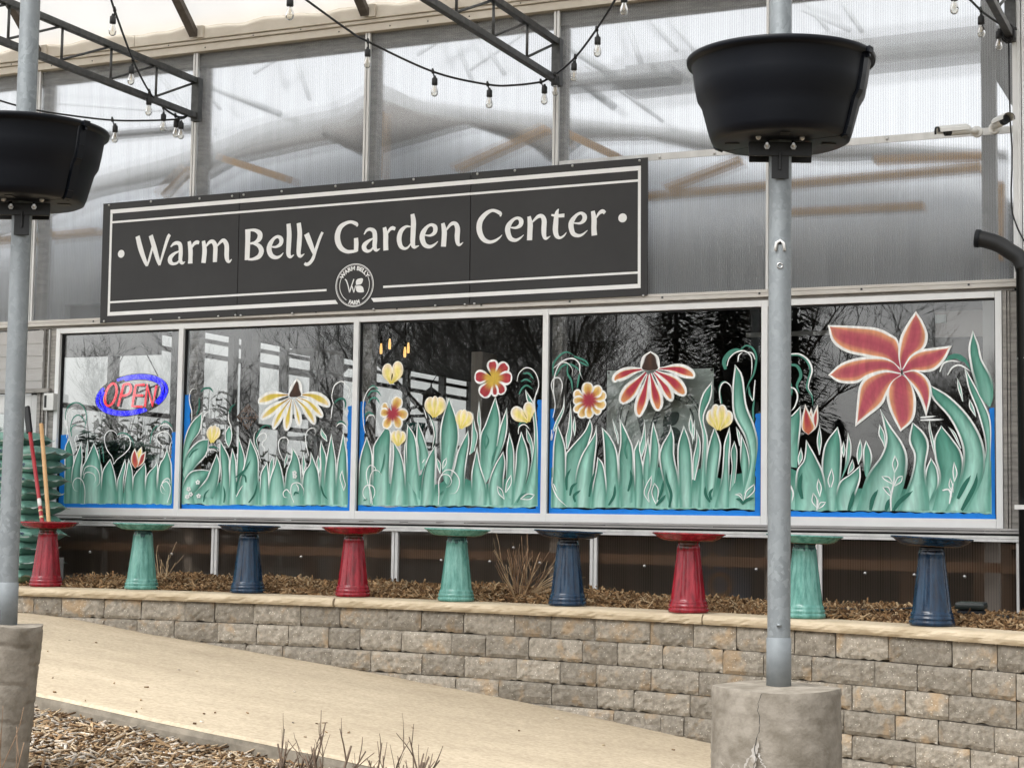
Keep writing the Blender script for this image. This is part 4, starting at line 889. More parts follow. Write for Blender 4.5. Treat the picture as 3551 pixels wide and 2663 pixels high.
sbox(g, fl, fr, ft-th, ft, 0, e); sbox(g, fl, fl+tw, fb_, ft-th-.001, 0, e); sbox(g, fr-tw, fr, fb_, ft-th-.001, 0, e)
def trap(g, a0, a1, b0, b1, s0, s1):      # bottom bar with slanted end beside the emblem
    vs = []
    for d in (0, e): vs += [s2w(a0-s0,b0,d), s2w(a1-s1,b0,d), s2w(a1+s1,b1,d), s2w(a0+s0,b1,d)]
    g.add(vs, [(0,1,2,3),(4,7,6,5),(0,4,5,1),(1,5,6,2),(2,6,7,3),(3,7,4,0)])
trap(g, fl+tw+.001, lx-lr*.93, fb_, fb_+th*.95, 0, -.012); trap(g, lx+lr*.93, fr-tw-.001, fb_, fb_+th*.95, -.012, 0)
sbox(g, fl+tw+.001, fr-tw-.001, ztop2-.009, ztop2+.009, 0, e)
sbox(g, fl+tw+.001, lx-lr-.085, zbot2-.0085, zbot2+.0085, 0, e); sbox(g, lx+lr+.085, fr-tw-.001, zbot2-.0085, zbot2+.0085, 0, e)
obj('sign_border', g, m_sign_white, sign)
STROKE_N = [0]
def letter(zf, strokes, name='letter'):
    g = MB()
    for st in strokes:
        pts = [tuple(float(v) for v in q.split(',')) for q in st.split()]
        k = zf(1,0)[0]-zf(0,0)[0]
        # the width measured across in the picture is foreshortened; convert on the board
        P = []
        for x, y, w in pts:
            a, b = w2s(sp(zf, (x, y))); a2, _ = w2s(sp(zf, (x+w, y))); P.append((a, b, (a2-a)))
        n = max(12, len(P)*7); Q = spline(P, n); d = e + .0004*(STROKE_N[0] % 6); STROKE_N[0] += 1
        vs = []
        for i in range(n):
            t = Q[min(n-1,i+1)][:2]-Q[max(0,i-1)][:2]; t = t/(np.hypot(*t)+1e-9); nn = np.array([-t[1], t[0]]); w = Q[i][2]/2
            # a pen held at an angle: keep measured widths along the horizontal where the stroke is upright
            for s in (-1, 1): vs.append(s2w(Q[i][0]+nn[0]*w*s, Q[i][1]+nn[1]*w*s, d))
        for i in range(n): pass
        fs = [(i*2, i*2+1, i*2+3, i*2+2) for i in range(n-1)]
        m_ = len(vs); vs += [ (v[0], SY-.0003, v[2]) for v in vs]
        fs += [(i*2, i*2+2, m_+i*2+2, m_+i*2) for i in range(n-1)] + [(i*2+1, m_+i*2+1, m_+i*2+3, i*2+3) for i in range(n-1)] + [(0, m_, m_+1, 1), (2*n-2, 2*n-1, m_+2*n-1, m_+2*n-2)]
        g.add(vs, fs)
    return obj(name, g, m_sign_white, sign)
letter(SB, ['490,470,40 520,590,44 560,705,34 582,752,24', '582,755,14 605,680,20 634,572,18', '617,462,38 655,590,42 685,695,34 704,745,24', '702,748,14 745,600,24 782,485,30 800,454,26'])
letter(SB, ['808,572,8 838,543,24 873,534,30 900,556,36 905,630,38 902,700,34 920,728,24 946,714,5', '890,612,10 842,638,24 806,676,38 804,712,38 830,734,24 870,726,18 894,695,10'])
letter(SB, ['985,518,30 997,600,42 997,680,40 995,731,44', '1003,590,12 1030,545,26 1058,528,32 1080,533,26'])
letter(SB, ['1122,514,30 1133,600,42 1128,680,42 1122,726,42', '1140,575,12 1180,528,26 1213,522,34 1236,565,40 1235,650,40 1232,717,38', '1248,568,12 1295,518,26 1322,514,34 1345,560,42 1345,650,42 1352,697,34 1370,714,22 1393,690,5'])
letter(SB, ['1549,403,50 1548,500,46 1545,600,46 1541,698,44', '1565,410,18 1620,414,28 1662,445,44 1658,492,44 1620,528,26 1570,540,16', '1600,540,14 1652,560,34 1678,610,46 1655,662,40 1600,688,24 1550,692,16'])
letter(SB, ['1772,571,12 1820,571,20 1862,543,34 1868,500,38 1840,474,26 1800,490,26 1762,545,42 1752,600,46 1775,655,40 1820,674,28 1860,660,18 1888,628,5'])
letter(SB, ['1938,350,38 1945,450,44 1940,560,44 1938,638,40 1957,668,26 1990,648,5']); letter(SB, ['2036,343,38 2046,440,44 2040,550,44 2036,633,38 2054,662,26 2090,638,5'])
letter(SC, ['200,510,54 235,600,52 270,690,40 286,740,22', '375,492,26 345,560,30 300,690,30 270,780,34 232,832,34 198,845,32 178,832,26'])
letter(SC, ['752,432,12 748,405,36 690,381,30 630,395,34 570,440,50 540,520,58 545,600,58 580,668,48 640,704,36 700,704,30 755,694,24', '742,556,44 745,620,48 742,703,44'])
letter(SC, ['830,518,8 862,472,26 903,461,34 943,490,46 950,570,48 946,650,46 965,690,30 1006,672,5', '930,560,12 880,590,30 835,635,48 835,675,46 865,700,32 905,690,22 935,650,12'])
letter(SC, ['1054,440,36 1068,520,52 1068,610,52 1070,692,54', '1080,520,12 1110,467,28 1140,448,38 1172,458,32'])
letter(SC, ['1340,432,12 1290,432,26 1237,480,46 1215,560,52 1230,640,44 1270,672,28 1310,660,20 1345,615,12', '1360,294,40 1372,380,54 1368,500,54 1364,610,50 1382,656,34 1432,640,5'])
letter(SC, ['1500,526,12 1558,528,24 1604,495,42 1610,440,46 1575,412,30 1530,428,30 1482,490,52 1468,560,56 1495,630,46 1550,652,34 1600,630,22 1640,593,5'])
letter(SC, ['1694,394,36 1710,480,54 1708,560,54 1700,651,54', '1720,485,12 1780,408,32 1828,398,40 1855,450,52 1852,540,54 1857,608,42 1877,632,26 1917,604,5'])
letter(SD, ['428,795,12 425,760,36 350,729,30 280,757,42 215,830,56 195,910,60 210,990,56 250,1050,46 310,1074,34 370,1060,28 420,1025,16 446,996,5'])
letter(SD, ['540,916,12 600,918,26 648,888,44 655,840,48 620,812,30 570,830,32 520,890,52 508,950,56 535,1030,48 590,1055,34 640,1035,22 684,996,5'])
letter(SD, ['742,794,36 755,880,56 752,960,56 748,1055,56', '770,865,12 838,798,34 884,792,42 908,840,52 905,930,54 908,1000,46 928,1036,30 976,1010,5'])
letter(SD, ['1066,712,8 1046,760,40 1036,860,54 1032,950,56 1048,1010,44 1085,1028,26 1125,1005,18 1153,968,5', '988,778,18 1055,788,32 1130,783,38'])
letter(SD, ['1230,866,12 1300,868,26 1343,835,46 1350,790,48 1315,758,30 1265,778,32 1215,840,52 1202,900,56 1225,980,48 1280,1005,34 1330,990,22 1383,946,5'])
letter(SD, ['1441,735,40 1455,830,56 1453,920,56 1458,1002,60', '1475,815,12 1510,760,30 1548,738,42 1574,757,34'])
def dotm(c, r):
    g = MB(); n = 28; vs = [s2w(c[0]+r*math.cos(2*math.pi*i/n), c[1]+r*math.sin(2*math.pi*i/n), d) for d in (0, e) for i in range(n)]
    g.add(vs, [tuple(range(n, 2*n))] + [(i, (i+1)%n, n+(i+1)%n, n+i) for i in range(n)]); obj('sign_dot', g, m_sign_white, sign)
dotm(w2s(sp(SB, (333,638))), .034); dotm(w2s(sp(SD, (1767,810))), .034)
# round emblem
em = obj('emblem', (lambda g: (g.add([s2w(lx,lz,e)] + [s2w(lx+lr*1.02*math.cos(2*math.pi*i/48), lz+lr*1.02*math.sin(2*math.pi*i/48), e) for i in range(48)], [(0,1+i,1+(i+1)%48) for i in range(48)]), g)[1])(MB()), m_sign, sign)
def ringm(r0, r1, a0=0, a1=360, d=.004):
    n = max(6, int(abs(a1-a0)/6)); vs = []
    for i in range(n+1):
        t = R(a0+(a1-a0)*i/n)
        for r in (r0, r1): vs.append(s2w(lx+r*math.cos(t), lz+r*math.sin(t), d))
    return MB().add(vs, [(i*2, i*2+1, i*2+3, i*2+2) for i in range(n)])
obj('emblem_ring', ringm(lr*.965, lr), m_sign_white, em); obj('emblem_ring', ringm(lr*.925, lr*.942), m_sign_white, em)
obj('emblem_arc', ringm(lr*.765, lr*.795, 152, 238), m_sign_white, em); obj('emblem_arc', ringm(lr*.765, lr*.795, -58, 28), m_sign_white, em)
def text_mb(s, size, place, bold=0, shear=0):
    """outline of a word from the built-in typeface, laid out by place(x, y)"""
    cu = bpy.data.curves.new('word', 'FONT'); cu.body = s; cu.size = size; cu.align_x = 'CENTER'; cu.offset = bold; cu.resolution_u = 3; cu.shear = shear
    o = bpy.data.objects.new('word', cu); COL.objects.link(o); dg = bpy.context.evaluated_depsgraph_get(); dg.update()
    me = o.evaluated_get(dg).to_mesh(); g = MB(); g.add([place(v.co.x, v.co.y) for v in me.vertices], [tuple(p.vertices) for p in me.polygons])
    o.evaluated_get(dg).to_mesh_clear(); bpy.data.objects.remove(o); bpy.data.curves.remove(cu); return g
def arc_place(r, up):
    def f(x, y):
        if up: t = math.pi/2 - x/(r); rr = r + y
        else: t = -math.pi/2 + x/r; rr = r - y
        return s2w(lx+rr*math.cos(t), lz+rr*math.sin(t), .0045)
    return f
obj('emblem_lettering', text_mb('WARM BELLY', lr*.255, arc_place(lr*.70, True), .002), m_sign_white, em)
obj('emblem_lettering', text_mb('FARM', lr*.255, arc_place(lr*.885, False), .002), m_sign_white, em)
ZE = zoom(1130, 890, 8.295)
def es(txt, w):
    P = [w2s(sp(ZE, q)) for q in parse(txt)]; n = 8*len(P); Q = spline(P, n); vs = []; w = w*lr/620
    for i in range(n):
        t = Q[min(n-1,i+1)]-Q[max(0,i-1)]; t = t/np.hypot(*t)
        for s in (-1,1): vs.append(s2w(Q[i][0]-t[1]*w*s, Q[i][1]+t[0]*w*s, .0045+.0001*len(txt)%.0007))
    return MB().add(vs, [(i*2, i*2+1, i*2+3, i*2+2) for i in range(n-1)])
for q, w in (('560,655 600,700 650,850 690,1040', 17), ('690,1040 745,850 790,720 815,650', 17), ('750,830 780,920 812,1040', 15), ('812,1040 840,930 862,840', 13)): obj('emblem_letter', es(q, w), m_sign_white, em)
def blob(txt):
    P = spline([w2s(sp(ZE, q)) for q in parse(txt)], 24); c = P.mean(0); vs = [s2w(c[0], c[1], .0045)]+[s2w(p[0], p[1], .0045) for p in P]
    return MB().add(vs, [(0, i+1, i+2) for i in range(23)]+[(0, 24, 1)])
obj('emblem_leaf', blob('875,820 872,720 920,650 1065,630 1062,730 1010,800 880,822'), m_sign_white, em)
obj('emblem_leaf', blob('878,845 1000,838 1070,880 1095,960 1092,1025 940,1030 880,970 876,850'), m_sign_white, em)
for q in [(SB,(218,174)),(SB,(620,138)),(SB,(1086,108)),(SB,(1398,85)),(SB,(1508,73)),(SB,(1873,40)),(SD,(177,328)),(SD,(588,292)),(SD,(1218,240)),(SD,(1953,183)),(SB,(170,1284)),(SB,(620,1268)),(SB,(891,1252)),(SB,(1265,1238)),(SB,(1430,1226)),(SB,(1480,1230)),(SB,(1974,1210)),(SC,(935,1338)),(SC,(1612,1298)),(SC,(1935,1285)),(SC,(2040,1276)),(ZB,(2085,233)),(Z2,(118,1192)),(Z2,(357,1172)),(Z2,(617,1148))]:
    a, b = w2s(sp(*q)); obj('sign_screw', MB().sphere(s2w(a, b, .002), .011, 4), m_screw, sign)

# ================================================================== LIT SIGN in the first window
m_neon_r = mat_emit('red_tube', (1.0,.05,.08), .42); m_neon_b = mat_emit('blue_tube', (.003,.003,.95), .5)
NY = 12.2
def npt(q, Y=NY): p = onY(ZA(*q), Y); return (p.x, p.y, p.z)
osn = thing('open_sign', npt((843,866)), 'lit blue and red oval OPEN sign hanging behind the first window', 'neon sign')
def ell(a0, a1, f, n=28):
    out = []
    for i in range(n+1):
        t = R(a0+(a1-a0)*i/n); x, y = 226*f*math.cos(t), 118*f*math.sin(t); c, s = math.cos(R(-12)), math.sin(R(-12)); out.append((843+x*c-y*s, 866+x*s+y*c))
    return out
obj('sign_frame', (lambda A, B: MB().add([npt(q, NY+y) for y in (.03, .045) for q in A+B], [(i, i+1, 50+i, 49+i) for i in range(48)]+[(98+i, 147+i, 148+i, 99+i) for i in range(48)]+[(i, 98+i, 99+i, i+1) for i in range(48)]+[(49+i, 50+i, 148+i, 147+i) for i in range(48)]))(ell(0,360,1.06,48), ell(0,360,.83,48)), m_black, osn)
obj('frame_tube', MB().tube([npt(q, NY+.035) for q in ell(0,360,.945,48)], .030, 8, cap=False), m_black, osn)
for f in (1.0, .885):
    obj('blue_tube', MB().tube([npt(q) for q in ell(-108+12*(f<1), 48, f)], .0130, 8), m_neon_b, osn)
    obj('blue_tube', MB().tube([npt(q) for q in ell(72, 222-10*(f<1), f)], .0130, 8), m_neon_b, osn)
def rt(*qs): return MB().tube([npt(q, NY-.03) for q in spline(qs, 8*len(qs))], .0105, 8)
def rt2(*qs): return MB().tube([npt(q, NY-.03) for q in qs], .0105, 8)
o_ = []
for i in range(25):
    t = 2*math.pi*i/24; x, y = 34*math.cos(t), 72*math.sin(t); o_.append((708+x-y*.22, 864+y))
for i, gm in enumerate([rt2(*o_), rt2((754,938),(775,860),(790,800)), rt((790,800),(825,795),(836,822),(828,852),(800,868),(774,870)), rt2((922,800),(868,803),(856,868),(845,938),(908,940)), rt2((858,868),(912,868)), rt2((926,942),(940,800),(974,935),(1000,805))]):
    obj('red_tube', gm, m_neon_r, osn)
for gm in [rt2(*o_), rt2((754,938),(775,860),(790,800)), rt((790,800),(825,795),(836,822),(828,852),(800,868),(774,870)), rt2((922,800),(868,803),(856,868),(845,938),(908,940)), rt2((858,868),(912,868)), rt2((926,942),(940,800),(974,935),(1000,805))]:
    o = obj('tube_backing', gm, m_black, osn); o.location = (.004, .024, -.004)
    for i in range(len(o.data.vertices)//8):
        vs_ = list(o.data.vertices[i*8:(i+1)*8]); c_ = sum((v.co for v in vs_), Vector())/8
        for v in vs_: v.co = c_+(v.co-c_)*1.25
obj('letter_board', MB().tube([npt((670,935), NY+.02), npt((1010,800), NY+.02)], .008, 6), m_black, osn)
for a, b in (((715,750),(860,480)), ((1010,745),(872,480))): obj('hanging_chain', MB().tube([npt(a), npt(b)], .005, 5), m_steel_dark, osn)

# ================================================================== INTERIOR seen through the glass
m_film = mat_translucent('white_film', (.86,.88,.88), .62, (.78,.81,.81), scale=2)
def add_clear(m, w):      # thin greenhouse film: part of the light passes straight through
    t = m.node_tree; o = t.nodes['Material Output']; src = o.inputs['Surface'].links[0].from_socket
    tr = t.nodes.new('ShaderNodeBsdfTransparent'); mx = t.nodes.new('ShaderNodeMixShader'); mx.inputs[0].default_value = w
    t.links.new(src, mx.inputs[1]); t.links.new(tr.outputs[0], mx.inputs[2]); t.links.new(mx.outputs[0], o.inputs['Surface'])
add_clear(m_film, .42)
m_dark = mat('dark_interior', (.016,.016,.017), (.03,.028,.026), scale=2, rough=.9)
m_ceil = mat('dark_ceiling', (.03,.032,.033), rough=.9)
m_grey_int = mat('grey_post', (.14,.15,.15), (.2,.2,.2), scale=4, rough=.6)
def ib(n, a, b, m): return obj(n, MB().box(a, b), m, BLD)
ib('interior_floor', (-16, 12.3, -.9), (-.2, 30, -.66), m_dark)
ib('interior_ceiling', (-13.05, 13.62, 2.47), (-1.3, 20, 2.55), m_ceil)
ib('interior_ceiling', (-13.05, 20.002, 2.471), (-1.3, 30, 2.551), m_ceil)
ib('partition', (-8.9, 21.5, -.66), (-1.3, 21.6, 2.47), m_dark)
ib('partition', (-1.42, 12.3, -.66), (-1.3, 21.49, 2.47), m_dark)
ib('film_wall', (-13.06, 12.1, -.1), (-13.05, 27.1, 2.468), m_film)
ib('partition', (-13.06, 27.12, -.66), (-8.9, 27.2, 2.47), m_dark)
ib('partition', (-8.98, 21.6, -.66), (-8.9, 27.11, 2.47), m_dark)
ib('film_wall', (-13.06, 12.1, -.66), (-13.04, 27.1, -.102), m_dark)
for z0, z1 in ((2.33,2.38), (2.13,2.19), (1.27,1.33), (.25,.33)): ib('purlin', (-13.035, 12.1, z0), (-12.98, 27.1, z1), m_grey_int)
for y in (13.4, 15.2, 16.95, 18.25, 19.55, 20.85, 22.1, 23.4, 24.6, 25.9, 27.05): ib('interior_post', (-12.97, y-.06, -.66), (-12.88, y+.06, 2.46), m_grey_int)
# round column just inside, black column, timber post
p = onY(ZA(1218, 600), 12.5); obj('interior_post', MB().tube([(p.x, 12.5, -.66), (p.x, 12.5, 2.46)], .085, 16), mat('galvanised_column', (.22,.24,.25), (.36,.39,.40), scale=12, rough=.45, metal=.4), BLD)
p0, p1 = onY(ZA(1537, 700), 13.2), onY(ZA(1568, 700), 13.2); ib('interior_post', (p0.x, 13.2, -.66), (p1.x, 13.3, 2.46), m_black)
p0, p1 = onY(ZA(1570, 700), 14.2), onY(ZA(1648, 700), 14.2); ib('interior_panel', (p0.x, 14.2, .62), (p1.x, 14.24, 2.46), m_grey_int)
ib('interior_panel', (p0.x-.02, 14.25, -.66), (p1.x-.02, 14.3, .62), m_black)
p0, p1 = onY(ZB(985, 700), 13.4), onY(ZB(1055, 700), 13.4); pz = onY(ZB(1020, 590), 13.4).z
ib('timber_post', (p0.x, 13.4, -.66), (p1.x, 13.7, pz), mat('grey_timber', (.26,.23,.20), (.34,.31,.27), scale=3, rough=.8, stretch=(3,3,.4)))
a, b = onY(ZA(425, 480), 12.4), onY(ZA(1024, 608), 12.4)
ib('soffit_board', (a.x, 12.36, b.z), (b.x, 12.42, 1.9), mat('slate_board', (.07,.075,.078), (.09,.095,.1), scale=2, rough=.6))
# diagonal wind braces
for q0, q1, Y in ((ZB(350,620), ZB(680,970), 17), (ZA(2110,790), ZA(2212,690), 17)):
    a, b = onY(q0, Y), onY(q1, Y); obj('wind_brace', MB().tube([a, b], .03, 6), m_grey_int, BLD)
# grey inner wall in the last window and the pale strip
a, b = onY(ZR(780, 455), 14.5), onY(ZR(1015, 465), 14.5); ib('light_rail', (a.x-.4, 14.5, a.z-.02), (b.x+.3, 14.53, a.z+.02), m_white_plastic)
a, b = onY(ZR(1668, 320), 12.35), onY(ZR(1965, 470), 12.35)
pb = thing('notice_board', (a.x, 12.35, b.z), 'grey notice board with a pale paper behind the top of the last window', 'notice board')
obj('board', MB().box((a.x, 12.35, b.z), (b.x, 12.37, a.z)), mat('board_grey', (.30,.27,.26), (.34,.31,.29), scale=4, rough=.7), pb)
c = onY(ZR(1735, 388), 12.34); d = onY(ZR(1668, 340), 12.34); obj('paper', MB().box((d.x, 12.34, c.z), (c.x, 12.345, d.z)), mat('pale_paper', (.45,.5,.5), rough=.7), pb)
p0 = onY(ZR(1965, 300), 12.3); ib('interior_jamb', (p0.x, 12.25, -.66), (p0.x+.10, 12.33, 4.1), mat('pale_jamb', (.34,.34,.34), (.4,.39,.38), scale=2, rough=.6))
# benches under the windows
for x0, x1 in ((-9.6,-7.4), (-7.3,-5.1), (-5.0,-3.4), (-3.3,-1.7)):
    bn = thing('potting_bench', (x0, 12.6, -.66), 'brown slatted bench indoors behind the ' + {-9.6:'first lower panels',-7.3:'second stretch of lower panels',-5.0:'lower panels near the dry shrub',-3.3:'last lower panels'}[x0], 'bench')
    for k in range(5): obj('slat', MB().box((x0, 12.55+.16*k, -.13), (x1, 12.69+.16*k, -.10)), m_wood_dark, bn)
    obj('apron', MB().box((x0, 12.5, -.30), (x1, 12.53, -.19)), m_wood_dark, bn)
    for x in (x0+.04, x1-.14):
        for y in (12.55, 13.2): obj('leg', MB().box((x, y, -.66), (x+.09, y+.09, -.132)), m_wood_dark, bn)
# grey-green banner behind the fourth window
a, b, c = onY(W4(603,285), 12.18), onY(W4(1592,258), 12.18), onY(W4(603,1200), 12.18)
m_ban = mat('banner_cloth', (.50,.58,.545), (.55,.63,.595), scale=3, rough=.7); m_ban_d = mat('banner_print', (.09,.125,.115), rough=.7)
ban = thing('banner', (a.x, 12.18, c.z), 'grey green banner with dark ring and leaf print behind the fourth window', 'banner')
obj('cloth', MB().box((a.x, 12.18, c.z-.5), (b.x, 12.184, (a.z+b.z)/2)), m_ban, ban)
def bstroke(txt, w, d=.003):
    P = [wpt(W4, q, 12.176) for q in parse(txt)]; n = 8*len(P); Q = spline(P, n); vs = []
    for i in range(n):
        t = Q[min(n-1,i+1)]-Q[max(0,i-1)]; t = t/np.hypot(*t)
        for s in (-1,1): vs.append((Q[i][0]-t[1]*w*s, 12.176-d*(len(txt)%5)*.1, Q[i][1]+t[0]*w*s))
    return MB().add(vs, [(i*2, i*2+1, i*2+3, i*2+2) for i in range(n-1)])
for q, w in (('700,760 730,600 850,470 1040,410 1250,430 1390,530 1470,660 1490,800', .006), ('720,760 750,620 860,500 1040,440 1240,460 1370,550 1450,680 1465,800', .003), ('770,790 780,720 805,650', .006), ('1370,630 1400,700 1410,790', .006), ('900,700 940,850 970,960', .02), ('1080,660 1030,780 985,960', .02), ('1090,960 1130,880 1180,780', .015)): obj('ring', bstroke(q, w), m_ban_d, ban)
def bblob(txt):
    P = spline([wpt(W4, q, 12.175) for q in parse(txt)], 24); cc = P.mean(0); vs = [(cc[0], 12.175, cc[1])]+[(p[0], 12.175, p[1]) for p in P]
    return MB().add(vs, [(0, i+1, i+2) for i in range(23)]+[(0, 24, 1)])
obj('leaf_print', bblob('1120,800 1125,720 1170,675 1265,668 1262,740 1220,790 1125,802'), m_ban_d, ban); obj('leaf_print', bblob('1125,810 1230,805 1280,850 1285,945 1180,945 1130,890 1125,812'), m_ban_d, ban)
for t_, q, rt_ in (('W', (845,600), .5), ('L', (1275,560), -.6), ('Y', (1335,595), -.75), ('L', (1235,545), -.5)):
    x, z = wpt(W4, q, 12.174); obj('print_letter', text_mb(t_, .075, lambda u, v: (x+u*math.cos(rt_)-v*math.sin(rt_), 12.174, z+u*math.sin(rt_)+v*math.cos(rt_)), .001), m_ban_d, ban)
for q in ((618,302),(1573,272)): x, z = wpt(W4, q, 12.175); obj('grommet', MB().sphere((x,12.176,z), .011, 4), m_steel_dark, ban)
# wire shelf behind the yellow coneflower
rk0, rk1 = onY(ZA(1832, 575), 14.5), onY(ZA(2042, 850), 14.5)
rk = thing('display_rack', (rk0.x, 14.5, -.66), 'white wire display rack behind the yellow coneflower pane', 'rack')
m_wire = mat('white_wire', (.5,.52,.52), rough=.5)
obj('back_panel', MB().box((rk0.x, 14.95, -.6), (rk1.x, 14.97, rk0.z+.04)), m_grey_int, rk)
for k in range(6): obj('shelf', MB().box((rk0.x, 14.5, rk0.z-.03-.215*k), (rk1.x, 14.94, rk0.z-.215*k)), m_wire, rk)
for x in (rk0.x, rk1.x-.03): obj('side_post', MB().box((x, 14.47, -.66), (x+.03, 14.499, rk0.z+.05)), m_wire, rk)
# diamond warning board
dc = onY(ZA(1580, 1005), 12.9); m_dm = mat('rust_orange_board', (.16,.065,.025), (.2,.085,.035), scale=5, rough=.6)
dm = thing('diamond_sign', (dc.x, 12.9, dc.z), 'small orange brown diamond sign reading SOLAR LIGHT behind the second window', 'sign')
dr = onY(ZA(1650, 1005), 12.9).x - dc.x
obj('board', MB().add([(dc.x+dr*x, 12.9+y, dc.z+dr*1.02*z) for y in (0,.015) for x, z in ((1,0),(0,1),(-1,0),(0,-1))], [(0,1,2,3),(4,7,6,5),(0,4,5,1),(1,5,6,2),(2,6,7,3),(3,7,4,0)]), m_dm, dm)
obj('lettering', text_mb('SOLAR', dr*.5, lambda u, v: (dc.x+u, 12.897, dc.z+v), .002), m_black, dm); obj('lettering', text_mb('LIGHT', dr*.5, lambda u, v: (dc.x+u, 12.897, dc.z+v-dr*.52), .002), m_black, dm)
# pendant lamps, lit
m_lamp = mat_emit('warm_filament', (1.0,.6,.2), .6)
LAMPL = ['lit amber pendant lamp behind the third window, nearest its left stile', 'lit amber pendant lamp lower than its neighbour and next to the stile lamp', 'lit amber pendant lamp, the highest of the cluster behind the third window', 'lowest lit amber pendant lamp, in the close pair at the right of the cluster', 'lit amber pendant lamp just above the lowest one of the cluster']
for q, lb in zip(((320,540),(408,580),(463,550),(560,602),(582,575)), LAMPL):
    c = onY(ZB(*q), 15.5); L_ = thing('pendant_lamp', (c.x, c.y, c.z), lb, 'lamp', 'amber pendant lamps behind the third window')
    obj('bulb', MB().lathe([(.001,-.04),(.012,-.037),(.0145,-.02),(.0145,.02),(.012,.04),(.008,.07)], 10, c), m_lamp, L_)
    obj('holder', MB().lathe([(.012,.07),(.013,.12),(.006,.135),(.004,.14)], 8, c), m_black, L_); obj('cord', MB().tube([(c.x,c.y,c.z+.14),(c.x,c.y,2.47)], .004, 5), m_black, L_)
# leafy plants indoors
m_leafd = mat('dark_foliage', (.018,.035,.02), (.04,.07,.035), scale=9, rough=.5); m_pot = mat('plastic_pot', (.02,.02,.02), rough=.5); m_terra = mat('clay_pot', (.14,.06,.03), (.18,.08,.04), scale=8, rough=.8)
def plant(c, h, n, spread, lab, droop=.5, wid=.03, mat_=None, potm=None, zpot=None):
    t = thing('potted_plant', c, lab, 'plant', 'potted plants behind the first two windows'); r = random.Random(int(abs(c[0])*1000)); 
    obj('pot', MB().lathe([(.001,0),(.08,0),(.11,.16),(.115,.17),(.1,.17),(.095,.15),(.001,.15)], 12, c), potm or m_pot, t)
    st = MB(); lf = MB()
    for i in range(n):
        a = r.uniform(0, 6.28); L_ = h*r.uniform(.5, 1); sx, sy = math.cos(a)*spread*r.uniform(.3,1), math.sin(a)*spread*r.uniform(.3,1)
        pts = [(c[0]+sx*t_, c[1]+sy*t_, c[2]+.15+L_*t_*(1-.25*t_*droop)) for t_ in (0,.35,.7,1)]; st.tube(pts, [.005,.004,.003,.002], 4)
        for k in range(7):
            t_ = r.uniform(.3, 1); p = Vector((c[0]+sx*t_, c[1]+sy*t_, c[2]+.15+L_*t_*(1-.25*t_*droop))); d = Vector((math.cos(a+r.uniform(-1.3,1.3)), math.sin(a+r.uniform(-1.3,1.3)), r.uniform(-.6,.5))).normalized()
            l = r.uniform(.08,.18); s_ = d.cross(Vector((0,0,1))).normalized()*wid*r.uniform(.5,1); m2 = p+d*l*.5+Vector((0,0,.015)); e2 = p+d*l-Vector((0,0,.03*droop))
            lf.add([p, m2+s_, e2, m2-s_], [(0,1,2,3)])
    obj('stems', st, m_leafd, t); obj('leaves', lf, mat_ or m_leafd, t)
PL = [('dark spiky leaved plant behind the red tulip bud of the first pane', ZA(610,1150), .45, 24), ('dark bushy plant behind the heart curl of the first pane', ZA(740,1130), .5, 26), ('dark drooping plant beside the tulip in the first pane', ZA(870,1140), .5, 26), ('dark purple leaved plant behind the last tip of the first pane', ZA(990,1200), .3, 24), ('arching hanging style plant behind the left of the second pane', ZA(1310,960), .7, 14), ('broad leaved plant behind the yellow bud in the second pane', ZA(1420,1060), .6, 12), ('small dark plant behind the middle curls of the second pane', ZA(1720,1200), .4, 10), ('small trailing plant at the right of the second pane', ZA(1990,1190), .4, 8)]
for lab, q, h, n in PL:
    c = onY(q, 12.75); plant((c.x, 12.75, -.099), max(.15, c.z+.35), n, .22, lab)
m_teal_glass = mat('teal_ceramic', (.02,.09,.08), rough=.2)
c = onY(ZA(1925, 1150), 12.6); v = thing('vase', (c.x, 12.6, -.099), 'tall teal bottle vase behind the right of the second pane', 'vase')
obj('body', MB().lathe([(.001,0),(.06,0),(.07,.12),(.06,.3),(.05,.42),(.065,.48),(.05,.5),(.03,.46)], 16, (c.x,12.6,-.099)), m_teal_glass, v)
obj('stand', MB().lathe([(.08,-.0),(.09,.02),(.07,.03)], 16, (c.x,12.6,-.099)), m_terra, v)
# bicycle shaped planter stand behind the third window
bc = onY(ZB(650, 1000), 12.9)
bk = thing('bicycle_planter', (bc.x, 12.9, -.099), 'black bicycle shaped planter with curved handlebar behind the third window', 'planter')
def bp(x, y): q = onY(ZB(x, y), 12.9); return (q.x, 12.9, q.z)
for nme, q in (('handlebar', [(588,970),(600,950),(640,940),(690,938)]), ('crossbar', [(590,1000),(640,1000),(690,998)]), ('fork', [(690,938),(700,1010),(735,1120)]), ('frame_tube', [(745,1022),(800,1024)]), ('frame_tube', [(600,1000),(612,1040),(640,1060)])):
    obj(nme, MB().tube([bp(*a) for a in q], .014, 6), m_black, bk)
wc = bp(715, 1140); wr = abs(bp(760,1140)[0]-wc[0])
obj('wheel', MB().tube([(wc[0]+wr*.75*math.cos(t*.2618), 12.9, wc[2]+wr*1.5*math.sin(t*.2618)) for t in range(25)], .012, 6, cap=False), m_black, bk)
obj('basket', MB().lathe([(.02,-.1),(.07,-.1),(.09,.02),(.08,.02)], 12, bp(625,1060)), m_teal_glass, bk)
hb = onY(ZB(727, 905), 13.1); hk = thing('hanging_basket', tuple(hb), 'dark hanging bird feeder on a wire hook behind the third window', 'feeder')
obj('body', MB().lathe([(.001,-.16),(.05,-.15),(.075,-.05),(.07,.05),(.09,.06),(.01,.12),(.004,.16)], 12, hb), m_black, hk)
